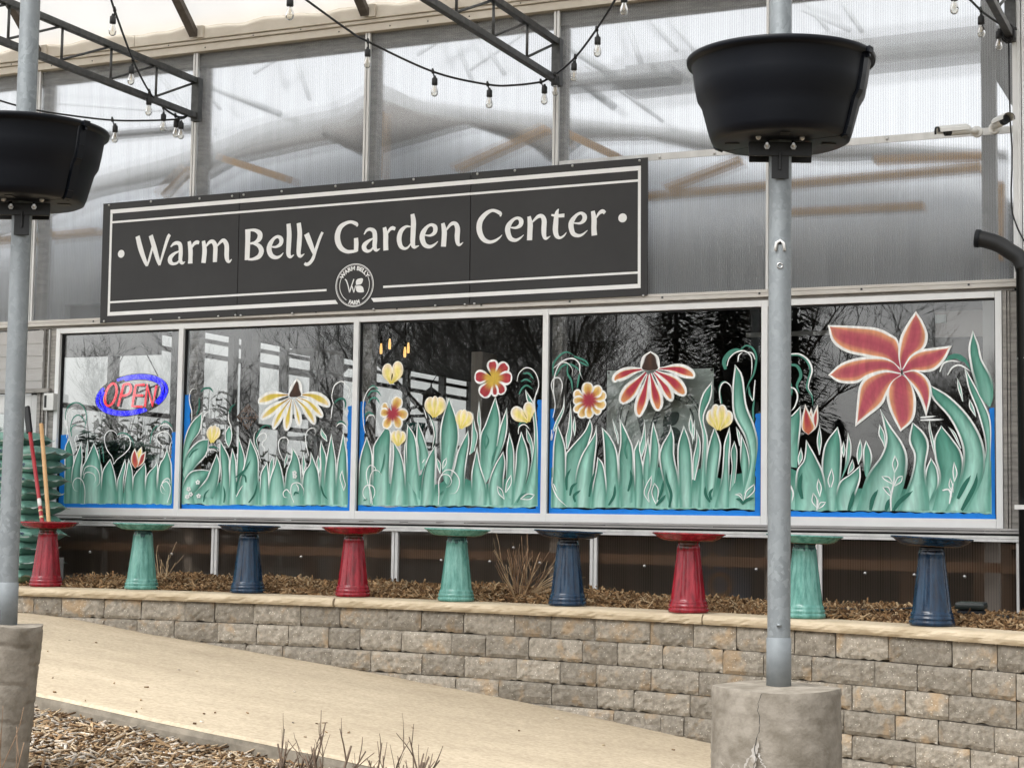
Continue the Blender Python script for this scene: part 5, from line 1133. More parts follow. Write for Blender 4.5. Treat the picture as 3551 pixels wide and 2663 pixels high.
obj('hook', MB().tube([(hb.x,hb.y,hb.z+.15),(hb.x+.05,hb.y,hb.z+.22),(hb.x,hb.y,hb.z+.28),(hb.x-.03,hb.y,hb.z+.34),(hb.x,hb.y,hb.z+.42),(hb.x,hb.y,2.47)], .004, 5), m_black, hk)

# attic seen through the upper sheets: a peaked grey drape on a timber frame
m_drape = mat_translucent('grey_drape', (.36,.37,.375), .2, (.43,.44,.445), scale=1.2)
m_drape_d = mat('dark_drape', (.13,.125,.12), (.20,.19,.18), scale=2, rough=.9)
m_bluegrey = mat_translucent('blue_grey_film', (.72,.75,.79), .4, (.76,.78,.80), scale=1.5)
AY = 13.15
top = [Z1(-400,1500), Z1(300,1240), Z1(620,1130), Z1(1230,960), Z1(1700,790), Z1(2150,690), Z2(340,575), Z2(400,545), Z2(500,570), Z2(640,640), Z2(1000,690), Z2(1480,740), Z2(1900,790), Z3(60,790), Z3(240,815), Z3(700,850), Z3(1100,865), Z3(1400,880), Z3(1750,905), Z3(2110,920)]
low_ = [Z1(-400,1640), Z1(300,1400), Z1(620,1262), Z1(1230,1130), Z1(1700,1010), Z1(2150,905), Z2(290,1010), Z2(400,985), Z2(500,950), Z2(640,915), Z2(1000,815), Z2(1440,960), Z2(1640,865), Z2(2100,890), Z3(240,930), Z3(700,970), Z3(1100,990), Z3(1400,975), Z3(1750,960), Z3(2110,975)]
def sheet(n, up, lo, Y, m, th=.03):
    g = MB(); vs = []
    A = spline([(onY(q, Y).x, onY(q, Y).z) for q in up], 90); B = [(onY(q, Y).x, onY(q, Y).z) if not isinstance(q, float) else None for q in lo] if lo else None
    if B: Bx = np.array([b[0] for b in B]); Bz = np.array([b[1] for b in B]); o_ = np.argsort(Bx)
    for i, a in enumerate(A):
        zb = float(np.interp(a[0], Bx[o_], Bz[o_])) if B else 1.80
        w = .012*math.sin(a[0]*3.1)+.006*math.sin(a[0]*9)
        vs += [(a[0], Y+w, a[1]), (a[0], Y+w*1.6, min(a[1]-.02, zb)), (a[0], Y+w+th, a[1]), (a[0], Y+w*1.6+th, min(a[1]-.02, zb))]
    fs = []
    for i in range(89):
        k = i*4; fs += [(k, k+4, k+5, k+1), (k+2, k+3, k+7, k+6), (k, k+2, k+6, k+4), (k+1, k+5, k+7, k+3)]
    g.add(vs, fs, True); return obj(n, g, m, BLD)
sheet('attic_drape', top, None, AY+.25, m_bluegrey)
sheet('attic_drape', top, low_, AY, m_drape)
up2 = [Z2(30,800), Z2(200,760), Z2(345,650), Z2(480,660), Z2(620,710), Z2(1000,775), Z2(1300,800), Z2(1500,850), Z2(1700,860), Z2(2200,880)]
lo2 = [Z2(30,860), Z2(200,960), Z2(345,985), Z2(480,955), Z2(620,915), Z2(1000,812), Z2(1300,870), Z2(1500,1050), Z2(1700,905), Z2(2200,895)]
sheet('attic_valance', up2, lo2, AY-.06, m_drape_d)
lo3 = [Z1(1250,1190), Z1(1500,1060), Z1(1900,960), Z1(2200,900)]; up3 = [Z1(1250,1150), Z1(1500,985), Z1(1900,870), Z1(2200,800)]
sheet('attic_valance', up3, lo3, AY-.05, m_drape_d)
for q0, q1, w in ((Z1(1050,1260), Z1(1218,1085), .07), (Z1(1440,1020), Z1(1850,1150), .09), (Z2(388,715), Z2(372,1140), .10), (Z2(900,1090), Z2(1475,828), .11), (Z2(1620,865), Z2(1940,1015), .10), (Z2(1600,860), Z2(1598,935), .04), (Z3(20,1160), Z3(480,985), .08), (Z3(-180,1215), Z3(1950,1030), .095), (Z3(700,1310), Z3(1600,1265), .07), (Z3(2045,1120), Z3(2035,1600), .11), (Z1(-300,1570), Z1(640,1480), .09), (Z3(1300,985), Z3(1960,960), .08)):
    a, b = onY(q0, 12.75), onY(q1, 12.75); obj('timber_brace', MB().beam(a, b, .06, w, (0,1,0)) if abs(b.x-a.x) > .3 else MB().beam(a, b, w, .06, (0,1,0)), m_wood, BLD)
# roof trusses and posts far behind the upper sheets
m_truss_far = mat('pale_truss', (.42,.44,.45), rough=.5)
for q0, q1, Y, r_ in ((Z2(640,350), Z2(830,230), 15, .025), (Z2(870,220), Z2(990,520), 15, .025), (Z2(960,460), Z2(1360,190), 15, .02), (Z2(1020,210), Z2(1200,480), 15, .025), (Z2(1960,100), Z2(2090,460), 15, .03), (Z2(2090,80), Z2(2300,330), 15, .025), (Z2(1560,270), Z2(1900,490), 14, .04), (Z2(1560,420), Z2(1900,690), 14, .04), (Z2(1690,400), Z2(2212,780), 15, .02), (Z1(1330,550), Z1(1790,730), 13.6, .035), (Z1(1310,590), Z1(1410,700), 13.6, .02), (Z1(1620,470), Z1(1780,370), 15, .025), (Z1(1880,350), Z1(1980,640), 15, .025), (Z1(270,655), Z1(1240,725), 15, .02), (Z3(850,60), Z3(1150,190), 15, .025), (Z3(880,30), Z3(1010,190), 15, .02), (Z3(1100,20), Z3(1220,200), 15, .025), (Z3(20,100), Z3(200,330), 15, .02)):
    obj('roof_brace', MB().tube([onY(q0, Y), onY(q1, Y)], r_, 6), m_truss_far, BLD)
obj('roof_brace', MB().tube([onY(q, 15) for q in spline([Z1(990,450), Z1(1080,560), Z1(1180,690), Z1(1230,780)], 12)], .025, 6), m_truss_far, BLD)
a, b = onY(Z1(640,875), 12.5), onY(Z1(1330,820), 12.5); obj('roof_purlin', MB().beam(a, b, .06, .07, (0,1,0)), m_grey_int, BLD)
a, b = onY(Z3(-200,510), 14.6), onY(Z3(1980,270), 14.6); obj('roof_purlin', MB().beam(a, b, .25, .28, (0,1,0)), m_grey_int, BLD)
a, b = onY(Z2(1560,545), 13.6), onY(Z2(2300,480), 13.6); obj('roof_purlin', MB().beam(a, b, .1, .3, (0,1,0)), m_grey_int, BLD)
pc = onY(Z3(2040, 420), 12.3); g = MB(); g.add([(pc.x-.06,12.3,pc.z+.25),(pc.x+.12,12.3,pc.z+.4),(pc.x+.12,12.3,pc.z-.3),(pc.x-.02,12.31,pc.z-.05),(pc.x-.06,12.32,pc.z+.25),(pc.x+.12,12.32,pc.z+.4),(pc.x+.12,12.32,pc.z-.3),(pc.x-.02,12.33,pc.z-.05)], [(0,3,2,1),(4,5,6,7),(0,1,5,4),(1,2,6,5),(2,3,7,6),(3,0,4,7)]); obj('gusset_plate', g, mat('pale_plate', (.36,.36,.36), rough=.5), BLD)

# printed blue sack and boards behind the lower panel by the pole
a, b = onY((2440,1840), 12.35), onY((2600,2100), 12.35)
m_sack = mat('blue_sack', (.006,.028,.07), (.012,.045,.10), scale=8, rough=.5); m_sack_p = mat('orange_print', (.30,.16,.06), rough=.6)
sk = thing('printed_sack', (a.x, 12.35, -.66), 'dark blue sack with sideways tan lettering behind the lower panel next to the pole', 'sack')
obj('sack_body', MB().box((a.x-.05, 12.36, -.66), (b.x, 12.46, -.08)), m_sack, sk, bevel=.02)
obj('sack_label', MB().box((b.x-.11, 12.352, -.30), (b.x+.02, 12.359, -.08)), mat('tan_card', (.16,.085,.035), (.2,.11,.05), scale=5, rough=.7), sk)
def side(cx, cz): return lambda u, v: (cx-v, 12.351, cz+u)
obj('lettering', text_mb('COZY', .26, side(b.x-.14, -.36), .003), m_sack_p, sk); obj('lettering', text_mb('ARMEKO', .085, side(b.x-.005, -.20), .001), m_black, sk)
for i, (q0, q1) in enumerate(((ZR5(1450,150), ZR5(1560,600)), (ZR5(1900,180), ZR5(2090,620)))):
    a, b = onY(q0, 12.45), onY(q1, 12.45); ib('kraft_board', (a.x, 12.45, -.66), (b.x, 12.47, -.09), m_wood_dark)
for z_ in (-.25,): ib('girt_board', (-9.9, 12.03, z_-.035), (-1.63, 12.06, z_+.035), m_wood_dark)
# ================================================================== CANOPY over the path (an open sided hoop house)
m_fabric = mat_translucent('canopy_fabric', (.93,.92,.895), .72, (.90,.885,.86), scale=2)
CAN = thing('canopy', (-5, 9, 3.4), 'white fabric hoop canopy on dark steel trusses between the greenhouse and the poles', 'canopy')
def hoop(t):   # t 0 at the greenhouse gutter .. 1 at the pole line
    a = R(45 + 90*t); r = 4.13; return (8.97 + r*math.cos(a), 4.13 + r*(math.sin(a)-math.sin(R(45))))
g = MB(); vs = []; nx, ny = 150, 24; rr = random.Random(3)
for i in range(nx+1):
    x = -13.2 + 13.4*i/nx
    wv = .012*math.sin(x*7.3)+.008*math.sin(x*17.1+1)
    for j in range(ny+1):
        y, z = hoop(j/ny); k = math.exp(-j*.5)
        sag = -.03*math.sin(math.pi*((x+1.7) % 1.665)/1.665)*(1-k)
        vs.append((x, y + (.004 if j == 0 else 0), z + .03 + sag + wv*k + .01*math.sin(x*11+j*.9)*math.sin(j*.5)))
g.add(vs, [(i*(ny+1)+j, (i+1)*(ny+1)+j, (i+1)*(ny+1)+j+1, i*(ny+1)+j+1) for i in range(nx) for j in range(ny)], True)
obj('fabric_sheet', g, m_fabric, CAN)
m_raft = mat('brown_hoop', (.075,.062,.05), (.12,.10,.085), scale=15, rough=.6, metal=.3)
for x in (-11.66, -10.0, -8.345, -6.69, -5.03, -3.36, -1.66):
    g = MB(); P_ = [hoop(t/14) for t in range(15)]
    for a, b in zip(P_, P_[1:]): g.beam((x, a[0]+.0, a[1]-.045), (x, b[0], b[1]-.045), .05, .075, (1,0,0))
    obj('hoop', g, m_raft, CAN); obj('hoop_bracket', MB().box((x+.03, 11.88, 4.06), (x+.09, 11.904, 4.16)), m_cream, CAN)
def chord(t, y0, y1, z, w): obj('chord', MB().box((t-w/2, y1, z-w/2), (t+w/2, y0, z+w/2)), m_steel_dark, CAN, bevel=.005)
for x in (-11.66, -8.33, -5.02, -1.64):
    chord(x, 11.93, 5.9, 3.395, .05); chord(x, 11.93, 5.9, 3.695, .05)
    obj('end_plate', MB().box((x-.035, 11.90, 3.35), (x+.035, 11.965, 3.72)), m_steel_dark, CAN)
    y = 11.355; first = 11.88
    while y > 6.2:
        obj('web', MB().tube([(x, y, 3.42), (x, y, 3.67)], .0105, 6), m_steel_dark, CAN)
        obj('web', MB().tube([(x, y-.01, 3.425), (x, min(first, y+.55), 3.668)], .0105, 6), m_steel_dark, CAN)
        first = 99; y -= .595
obj('pole_gutter', MB().box((-13.2, 5.86, 4.0), (.3, 6.14, 4.2)), m_cream, CAN)

# ================================================================== POLES, PIERS, HANGING TUBS
def mat_galv(name='galvanised_steel'):
    m, t, b, o = new_mat(name); L = t.links; tc = t.nodes.new('ShaderNodeTexCoord')
    nz = t.nodes.new('ShaderNodeTexNoise'); nz.inputs['Scale'].default_value = 14; nz.inputs['Detail'].default_value = 3; L.new(tc.outputs['Object'], nz.inputs['Vector'])
    ad = t.nodes.new('ShaderNodeMix'); ad.data_type = 'RGBA'; ad.inputs[0].default_value = .12; L.new(tc.outputs['Object'], ad.inputs[6]); L.new(nz.outputs['Color'], ad.inputs[7])
    mp = t.nodes.new('ShaderNodeMapping'); mp.inputs['Scale'].default_value = (1,1,.55); L.new(ad.outputs[2], mp.inputs[0])
    vo = t.nodes.new('ShaderNodeTexVoronoi'); vo.inputs['Scale'].default_value = 55; L.new(mp.outputs[0], vo.inputs['Vector'])
    r = t.nodes.new('ShaderNodeValToRGB'); e = r.color_ramp.elements; e[0].position = .15; e[0].color = (.18,.20,.21,1); e[1].position = .95; e[1].color = (.30,.33,.34,1)
    sx = t.nodes.new('ShaderNodeSeparateColor'); L.new(vo.outputs['Color'], sx.inputs[0]); L.new(sx.outputs[0], r.inputs[0])
    n2 = t.nodes.new('ShaderNodeTexNoise'); n2.inputs['Scale'].default_value = 3; n2.inputs['Detail'].default_value = 6; L.new(tc.outputs['Object'], n2.inputs['Vector'])
    mx = t.nodes.new('ShaderNodeMix'); mx.data_type = 'RGBA'; mx.inputs[7].default_value = (.215,.235,.245,1)
    r2 = t.nodes.new('ShaderNodeValToRGB'); r2.color_ramp.elements[0].position = .38; r2.color_ramp.elements[1].position = .62; r2.color_ramp.elements[0].color = (.35,.35,.35,1); r2.color_ramp.elements[1].color = (.9,.9,.9,1)
    L.new(n2.outputs['Fac'], r2.inputs[0]); L.new(r2.outputs[0], mx.inputs[0]); L.new(r.outputs[0], mx.inputs[6])
    L.new(mx.outputs[2], b.inputs['Base Color']); b.inputs['Metallic'].default_value = .35; b.inputs['Roughness'].default_value = .48
    return m
m_galv = mat_galv()
m_rust = mat('rust_stain', (.23,.12,.05), (.33,.22,.13), scale=16, rough=.8)
def mat_pier():
    m = mat('pier_concrete', (.165,.145,.115), (.29,.262,.22), scale=11, rough=.92, bump=.22, bscale=85, detail=8, spec=.2); return m
m_pier = mat_pier(); m_eff = mat('lime_bloom', (.24,.21,.17), (.50,.48,.45), scale=16, rough=.95, contrast=(.40,.60))
def at_depth(q, d): r = ray(q); return r*d        # ray() has unit depth along the view axis
PR = at_depth((2702, 1850), 6.69); PL_ = at_depth((35, 1809), 7.64)
def pole(p, ztop, zbot, label, lean):
    t = thing('galvanised_pole', (p.x, p.y, zbot), label, 'pole'); r = .0445
    g = MB(); g.lathe([(r, zbot+.19), (r, ztop)], 24, (p.x, p.y, 0)); obj('tube', g, m_galv, t)
    g = MB(); g.lathe([(.001, zbot), (r+.0035, zbot), (r+.0035, zbot+.192), (r, zbot+.195)], 24, (p.x, p.y, 0)); obj('sleeve', g, mat('zinc_sleeve', (.17,.19,.20), (.24,.26,.27), scale=7, rough=.6, metal=.2), t)
    return t
pzr = at_depth((1677*1.6053, 1478*1.6053), 6.69).z; pzl = at_depth((14*1.6053, 1347*1.6053), 7.64).z
pr = pole(PR, 4.1, pzr-.01, 'galvanised round pole in front of the last painted windows carrying a dark tub', 0)
pl = pole(PL_, 4.1, pzl-.01, 'galvanised round pole at the left edge of the picture beside the green bags', 0)
def on_pole(q, P_, r=.046):      # point on the camera side of the pole's skin at this height
    d = ray(q); s = (P_.xy.length)/d.xy.length; z = d.z*s; f = -Vector((P_.x, P_.y, 0)).normalized(); return Vector((P_.x, P_.y, z)) + f*r
sd_ = Vector((AX.x, AX.y, 0)).normalized()
c = on_pole((2300+690/1.7682, 1515/1.7682), PR)
g = MB(); g.tube([c+sd_*(-.018)+Vector((0,0,-.022)), c+sd_*(-.014)+Vector((0,0,.008)), c+Vector((0,0,.018)), c+sd_*.014+Vector((0,0,.008)), c+sd_*.018+Vector((0,0,-.022))], .006, 6); obj('plastic_clip', g, m_white_plastic, pr)
obj('clip_screw', MB().sphere(c+Vector((0,0,.009)), .006, 5), m_black, pr)
c = on_pole((2300+687/1.7682, 900+48/1.7682), PR); obj('eye_bolt', MB().tube([c+sd_*.010*math.cos(k*.5236)+Vector((0,0,.010*math.sin(k*.5236))) for k in range(13)], .003, 6), m_screw, pr)
c = on_pole((2300+668/1.7682, 1763+716/1.7682), PR); obj('hex_bolt', MB().lathe([(.001,0),(.010,0),(.010,.008),(.001,.009)], 6, c), m_galv, pr)
# rust run down the lit edge
g = MB(); vs = []
fwd = -Vector((PR.x, PR.y, 0)).normalized()
for i in range(20):
    z = 1.02 - .38*i/19
    for a in (R(58)-.06*math.sin(i*.9), R(74)+.05*math.sin(i*1.7)):
        dd = fwd*math.cos(a)+sd_*math.sin(a); vs.append(Vector((PR.x, PR.y, z))+dd*.0452)
g.add(vs, [(i*2, i*2+1, i*2+3, i*2+2) for i in range(19)], True); obj('rust_streak', g, m_rust, pr)
c = on_pole((0, 2150), PL_); obj('tag_plate', MB().beam(c+sd_*(-.06)+Vector((0,0,.03)), c+sd_*(-.022)+Vector((0,0,.0)), .004, .07), mat('plate_grey', (.1,.11,.12), rough=.5), pl)

def pier(c, r0, r1, z0, z1, label, seed, crack, gv=.0035):
    t = thing('concrete_pier', (c.x, c.y, z0), label, 'pier'); rr = random.Random(seed); n = 64; m_ = 90; vs = []; g = MB()
    for j in range(m_+1):
        h = j/m_; z = z0+(z1-z0)*h
        for k in range(n):
            a = 2*math.pi*k/n; r = r0+(r1-r0)*h
            sp_ = ((z*1.0/.165 + a/(2*math.pi)*.55) % 1.0)
            r += (-gv if sp_ < .09 else gv*.4*(1-sp_)) + .0025*math.sin(5*a+z*9+seed)*math.sin(z*14+a*3) + rr.uniform(-.0008,.0008)
            if j == m_: r -= .003+.003*math.sin(a*7+seed)
            vs.append((c.x+r*math.cos(a), c.y+r*math.sin(a), z - (0 if j < m_ else 0) + (.004*math.sin(3*a+seed)*h)))
    fs = [(j*n+k, j*n+(k+1)%n, (j+1)*n+(k+1)%n, (j+1)*n+k) for j in range(m_) for k in range(n)]
    g.add(vs, fs, True)
    o0 = len(g.v); g.add([(c.x, c.y, z1+.006)] + [vs[m_*n+k] for k in range(n)], [(0, 1+k, 1+(k+1)%n) for k in range(n)], False)
    obj('shaft', g, m_pier, t)
    f = -Vector((c.x, c.y, 0)).normalized()
    if crack:
        def cyl(a, z, d=.0012):
            h = (z-z0)/(z1-z0); r = r0+(r1-r0)*h+d; dd = f*math.cos(a)+sd_*math.sin(a); return Vector((c.x, c.y, z))+dd*r
        def line(pts, w, m, nme, jit=.012, d=.0035):
            P = spline(pts, 40); vs = []; v = 0
            for i in range(40):
                v = v*.6+rr.uniform(-jit, jit); ww = w*rr.uniform(.4,1.3)
                for s in (-1,1): vs.append(cyl(P[i][0]+v+s*ww/r1/2, P[i][1], d))
            obj(nme, MB().add(vs, [(i*2,i*2+1,i*2+3,i*2+2) for i in range(39)], True), m, t)
        zt = z1
        line([(-.23,zt-.005),(-.27,zt-.06),(-.24,zt-.12),(-.31,zt-.20),(-.29,zt-.25),(-.36,zt-.29),(-.35,zt-.5)], .0026, m_black, 'crack', .014, .0055)
        line([(-.30,zt-.19),(-.36,zt-.26),(-.38,zt-.34),(-.40,zt-.5)], .020, m_eff, 'lime_stain', .012, .0043)
        line([(-.32,zt-.22),(-.42,zt-.25),(-.5,zt-.31),(-.52,zt-.4)], .010, m_eff, 'lime_stain', .02, .0045)
        line([(-.31,zt-.21),(-.22,zt-.24),(-.17,zt-.30)], .006, m_eff, 'lime_stain', .02, .0045)
        line([(-.5,zt-.30),(-.66,zt-.27),(-.8,zt-.31),(-.93,zt-.27)], .005, m_eff, 'lime_stain', .03, .0045)
        line([(-.45,zt-.30),(-.55,zt-.40),(-.60,zt-.5)], .012, m_eff, 'lime_stain', .03, .0040)
        line([(-.6,zt-.34),(-.7,zt-.42),(-.9,zt-.46)], .008, m_eff, 'lime_stain', .03, .0044)
        line([(-.28,zt-.17),(-.31,zt-.22),(-.33,zt-.28),(-.40,zt-.4),(-.36,zt-.6)], .014, m_eff, 'lime_stain', .02, .0042)
        line([(-.33,zt-.28),(-.5,zt-.35),(-.62,zt-.33),(-.8,zt-.36),(-.98,zt-.33)], .007, m_eff, 'lime_stain', .03, .0044)
        line([(-.30,zt-.30),(-.2,zt-.34),(-.16,zt-.40)], .006, m_eff, 'lime_stain', .03, .0044)
        line([(-.36,zt-.40),(-.55,zt-.42),(-.62,zt-.5)], .012, m_eff, 'lime_stain', .04, .0046)
        line([(-.30,zt-.42),(-.1,zt-.43),(.02,zt-.47)], .006, m_eff, 'lime_stain', .03, .0046)
        line([(.05,zt-.33),(.3,zt-.30),(.62,zt-.24)], .004, m_black, 'crack', .03, .0052)
    return t
cR = at_depth((1673*1.6053, 1500*1.6053), 6.69)
pier(Vector((PR.x-.01, PR.y+.0, 0)), .255, .247, -1.75, pzr-.005, 'wide cracked concrete pier with white lime streaks under the pole', 2, True, .002)
pier(Vector((PL_.x-.012, PL_.y, 0)), .112, .172, -1.25, pzl-.005, 'slimmer round concrete pier with banded sides at the left edge', 5, False)

m_tub = mat('navy_black_plastic', (.0035,.005,.0085), (.005,.0065,.010), scale=3, rough=.42, spec=.22, bump=.015, bscale=250)
def tub(P_, zrim, ang, label):
    t = thing('hanging_tub', (P_.x, P_.y, zrim-.34), label, 'planter', 'dark split tubs clamped round the poles')
    prof = [(.062,-.335),(.255,-.338),(.272,-.330),(.283,-.30),(.300,-.235),(.312,-.19),(.330,-.16),(.342,-.10),(.352,-.03),(.356,-.022),(.371,-.020),(.374,-.004),(.372,.002),(.345,.003),(.332,-.10),(.30,-.20),(.062,-.22)]
    for k in (0, 1):
        a0 = ang + math.pi*k + .012; g = MB()
        g.lathe(prof, 40, (P_.x, P_.y, zrim), a0=a0, a1=a0+math.pi-.024)
        n_ = 41
        for e_ in (0, 40):
            pts = [g.v[i*n_+e_] for i in range(len(prof))]; g.add(pts, [tuple(range(len(pts)))])
        h = obj('tub_half', g, m_tub, t)
        # overlapping flange where the halves meet
        g = MB(); d = Vector((math.cos(a0), math.sin(a0), 0)); s_ = Vector((-d.y, d.x, 0))
        for i in range(1, 12):
            p, q = prof[i], prof[i+1]
            g.beam(Vector((P_.x,P_.y,zrim+p[1]))+d*(p[0]+.004)+s_*.018, Vector((P_.x,P_.y,zrim+q[1]))+d*(q[0]+.004)+s_*.018, .034, .012, tuple(d)) if (Vector(p)-Vector(q)).length > .004 else None
        obj('seam_flange', g, m_tub, t)
        # drain slots
    for a in (ang+.6, ang+2.2, ang+3.7, ang+5.3):
        d = Vector((math.cos(a), math.sin(a), 0)); c_ = Vector((P_.x, P_.y, zrim-.3395))+d*.19
        obj('drain_slot', MB().beam(c_-d*.028, c_+d*.028, .035, .003), m_black, t)
    f = -Vector((P_.x, P_.y, 0)).normalized(); sx_ = sd_
    zb = zrim-.345
    for s in (1, -1):
        c_ = Vector((P_.x, P_.y, zb-.028))+f*(.058*s)
        obj('clamp_plate', MB().beam(c_-sx_*.125, c_+sx_*.125, .012, .056, (0,0,1)), m_black, t, bevel=.003)
        c2 = Vector((P_.x, P_.y, zb-.085))+f*(.056*s); obj('clamp_tongue', MB().beam(c2-sx_*.034, c2+sx_*.034, .006, .12, (0,0,1)), m_black, t, bevel=.002)
    obj('tongue_rib', MB().beam(Vector((P_.x,P_.y,zb-.04))+f*.068, Vector((P_.x,P_.y,zb-.11))+f*.064, .008, .008, (1,0,0)), m_black, t)
    for s in (-1, 1):
        c_ = Vector((P_.x, P_.y, zb-.02))+sx_*(.052*s)
        b_ = obj('bolt', MB().tube([c_-f*.07, c_+f*.125], .0055, 8), m_screw, t)
        obj('nut', MB().tube([c_+f*.066, c_+f*.078], .012, 6), m_screw, b_)
        obj('lug', MB().sphere(Vector((P_.x,P_.y,zb+.006))+sx_*(.085*s)+f*.12, .012, 4), m_screw, t)
    return t
tR = at_depth((1689*1.6053, 108*1.6053), 6.69).z; tL = at_depth((48*1.6053, 266*1.6053), 7.64).z
va = math.atan2(-PR.y, -PR.x)
tub(PR, tR, va+R(62), 'dark navy split tub clamped high round the pole before the last windows')
va = math.atan2(-PL_.y, -PL_.x)
tub(PL_, tL, va+R(40), 'dark navy split tub clamped round the pole at the left edge, half out of frame')

# ================================================================== STRING LIGHTS
m_bulb = mat_glass('bulb_glass', base=.10, tint=(.93,.92,.88))
def string(label, pts, bulbs, nm='string_lights'):
    P3 = [onY(q, Y) for q, Y in pts]; t = thing(nm, tuple(P3[len(P3)//2]), label, 'string lights')
    obj('cable', MB().tube([tuple(v) for v in spline([tuple(p) for p in P3], 60)], .0085, 6), m_black, t)
    for (q0, q1, Y, s) in bulbs:
        a = onY(q0, Y); b = onY(q1, Y)          # a: where the drop leaves the cable, b: middle of the glass
        obj('cable_tie', MB().tube([a+Vector((-.004,0,.025)), a, a+Vector((.002,0,-.014))], [.007,.013,.011], 6), m_black, t)
        k = .9*s; top_ = b+Vector((0,0,.052*k)); d = (a-b).normalized()
        obj('drop_wire', MB().tube([a, a.lerp(top_, .5)+Vector((.006,0,0)), top_+Vector((0,0,.06*k))], .0055, 6), m_black, t)
        so_ = obj('socket', MB().lathe([(.001,.078*k),(.009*k,.075*k),(.013*k,.06*k),(.024*k,.052*k),(.025*k,.0),(.022*k,-.004),(.001,-.004)], 12, top_), m_black, t)
        g = MB().lathe([(.014*k,-.002),(.017*k,-.018*k),(.028*k,-.048*k),(.031*k,-.066*k),(.026*k,-.088*k),(.013*k,-.10*k),(.001,-.102*k)], 14, top_)
        obj('bulb', g, m_bulb, so_); obj('filament', MB().tube([top_+Vector((-.005,0,-.02*k)), top_+Vector((-.003,0,-.06*k)), top_+Vector((.004,0,-.06*k)), top_+Vector((.005,0,-.02*k))], .0017, 4), mat_fil, so_)
    return t
mat_fil = mat('brass_filament', (.5,.33,.12), rough=.4, metal=.5)
string('string lights dropping from the top edge to the end of the left truss', [(Z1(695,-60),9.6),(Z1(733,70),9.9),(Z1(850,385),10.7),(Z1(955,590),11.2),(Z1(1045,690),11.5),(Z1(1122,742),11.7),(Z1(1165,750),11.8),(Z1(1197,742),11.82)],
  [(Z1(733,66),Z1(719,192),9.9,1.02),(Z1(850,385),Z1(838,508),10.7,1.02),(Z1(955,590),Z1(950,706),11.2,1.02),(Z1(1045,690),Z1(1043,808),11.5,1.02),(Z1(1122,742),Z1(1124,848),11.7,1.02)])
string('string lights running left from the left truss end behind the half hidden tub', [(Z1(1197,742),11.82),(Z1(1150,762),11.7),(Z1(950,772),11.4),(Z1(720,770),11.2),(Z1(460,741),11.0),(Z1(215,702),10.8),(Z1(0,645),10.5),(Z1(-200,570),10.3)],
  [(Z1(1140,764),Z1(1156,858),11.7,1.0),(Z1(718,768),Z1(734,880),11.2,1.0)])
string('string lights sagging across the middle to the end of the centre truss', [(Z1(1900,-40),10.3),(Z1(2212,185),10.6),(Z2(318,265),10.9),(Z2(740,460),11.3),(Z2(1090,542),11.6),(Z2(1265,546),11.7),(Z2(1430,526),11.8),(Z2(1458,512),11.85),(Z2(1470,502),11.85)],
  [(Z2(325,268),Z2(321,400),10.9,1.0),(Z2(740,460),Z2(750,582),11.3,1.0),(Z2(1090,542),Z2(1100,658),11.6,1.0),(Z2(1430,526),Z2(1452,634),11.8,1.0)])
string('string lights climbing right from the centre truss end to the top edge', [(Z2(1440,525),11.85),(Z2(1530,472),11.8),(Z2(1650,368),11.5),(Z2(1785,190),11.1),(Z2(1905,0),10.7),(Z2(1960,-100),10.5)],
  [(Z2(1520,480),Z2(1523,580),11.75,.95),(Z2(1650,368),Z2(1641,488),11.5,1.0),(Z2(1787,190),Z2(1792,326),11.1,1.02),(Z2(1955,-80),Z2(1961,60),10.5,1.05)])
st = string('string lights ending in a coil at the top right corner', [(Z3(1800,-60),10.9),(Z3(1880,0),11.1),(Z3(1948,66),11.4),(Z3(2010,112),11.6),(Z3(2065,148),11.8),(Z3(2100,160),11.85)],
  [(Z3(1800,-70),Z3(1785,48),10.9,1.02),(Z3(1948,66),Z3(1950,192),11.4,1.02),(Z3(2070,150),Z3(2058,275),11.8,.95)])
string('string lights with a single bulb hanging at the top edge over the sign', [(Z1(1250,-330),10.2),(Z1(1550,-170),10.3),(Z1(1850,-100),10.4),(Z1(2150,-160),10.5),(Z1(2500,-330),10.6)], [(Z1(1850,-100),Z1(1852,86),10.4,1.15)])
for r_, a_ in ((.055, .0), (.04, .4), (.03, -.3)):
    c = onY(Z3(2112, 205), 11.86); obj('cable_coil', MB().tube([c+Vector((r_*math.cos(k*.35+a_)*(.8), .01*math.sin(k), r_*1.2*math.sin(k*.35+a_))) for k in range(20)], .007, 6), m_black, st)
obj('plug', MB().box(tuple(onY(Z3(2140,190),11.9)), tuple(onY(Z3(2165,165),11.86))), m_black, st)
obj('loose_cable', MB().tube([tuple(v) for v in spline([tuple(onY(q,11.9)) for q in (Z3(2118,240),Z3(2122,400),Z3(2126,700),Z3(2140,950),Z3(2134,1240),Z3(2165,1380),Z3(2230,1510))], 40)], .006, 6), m_black, st)

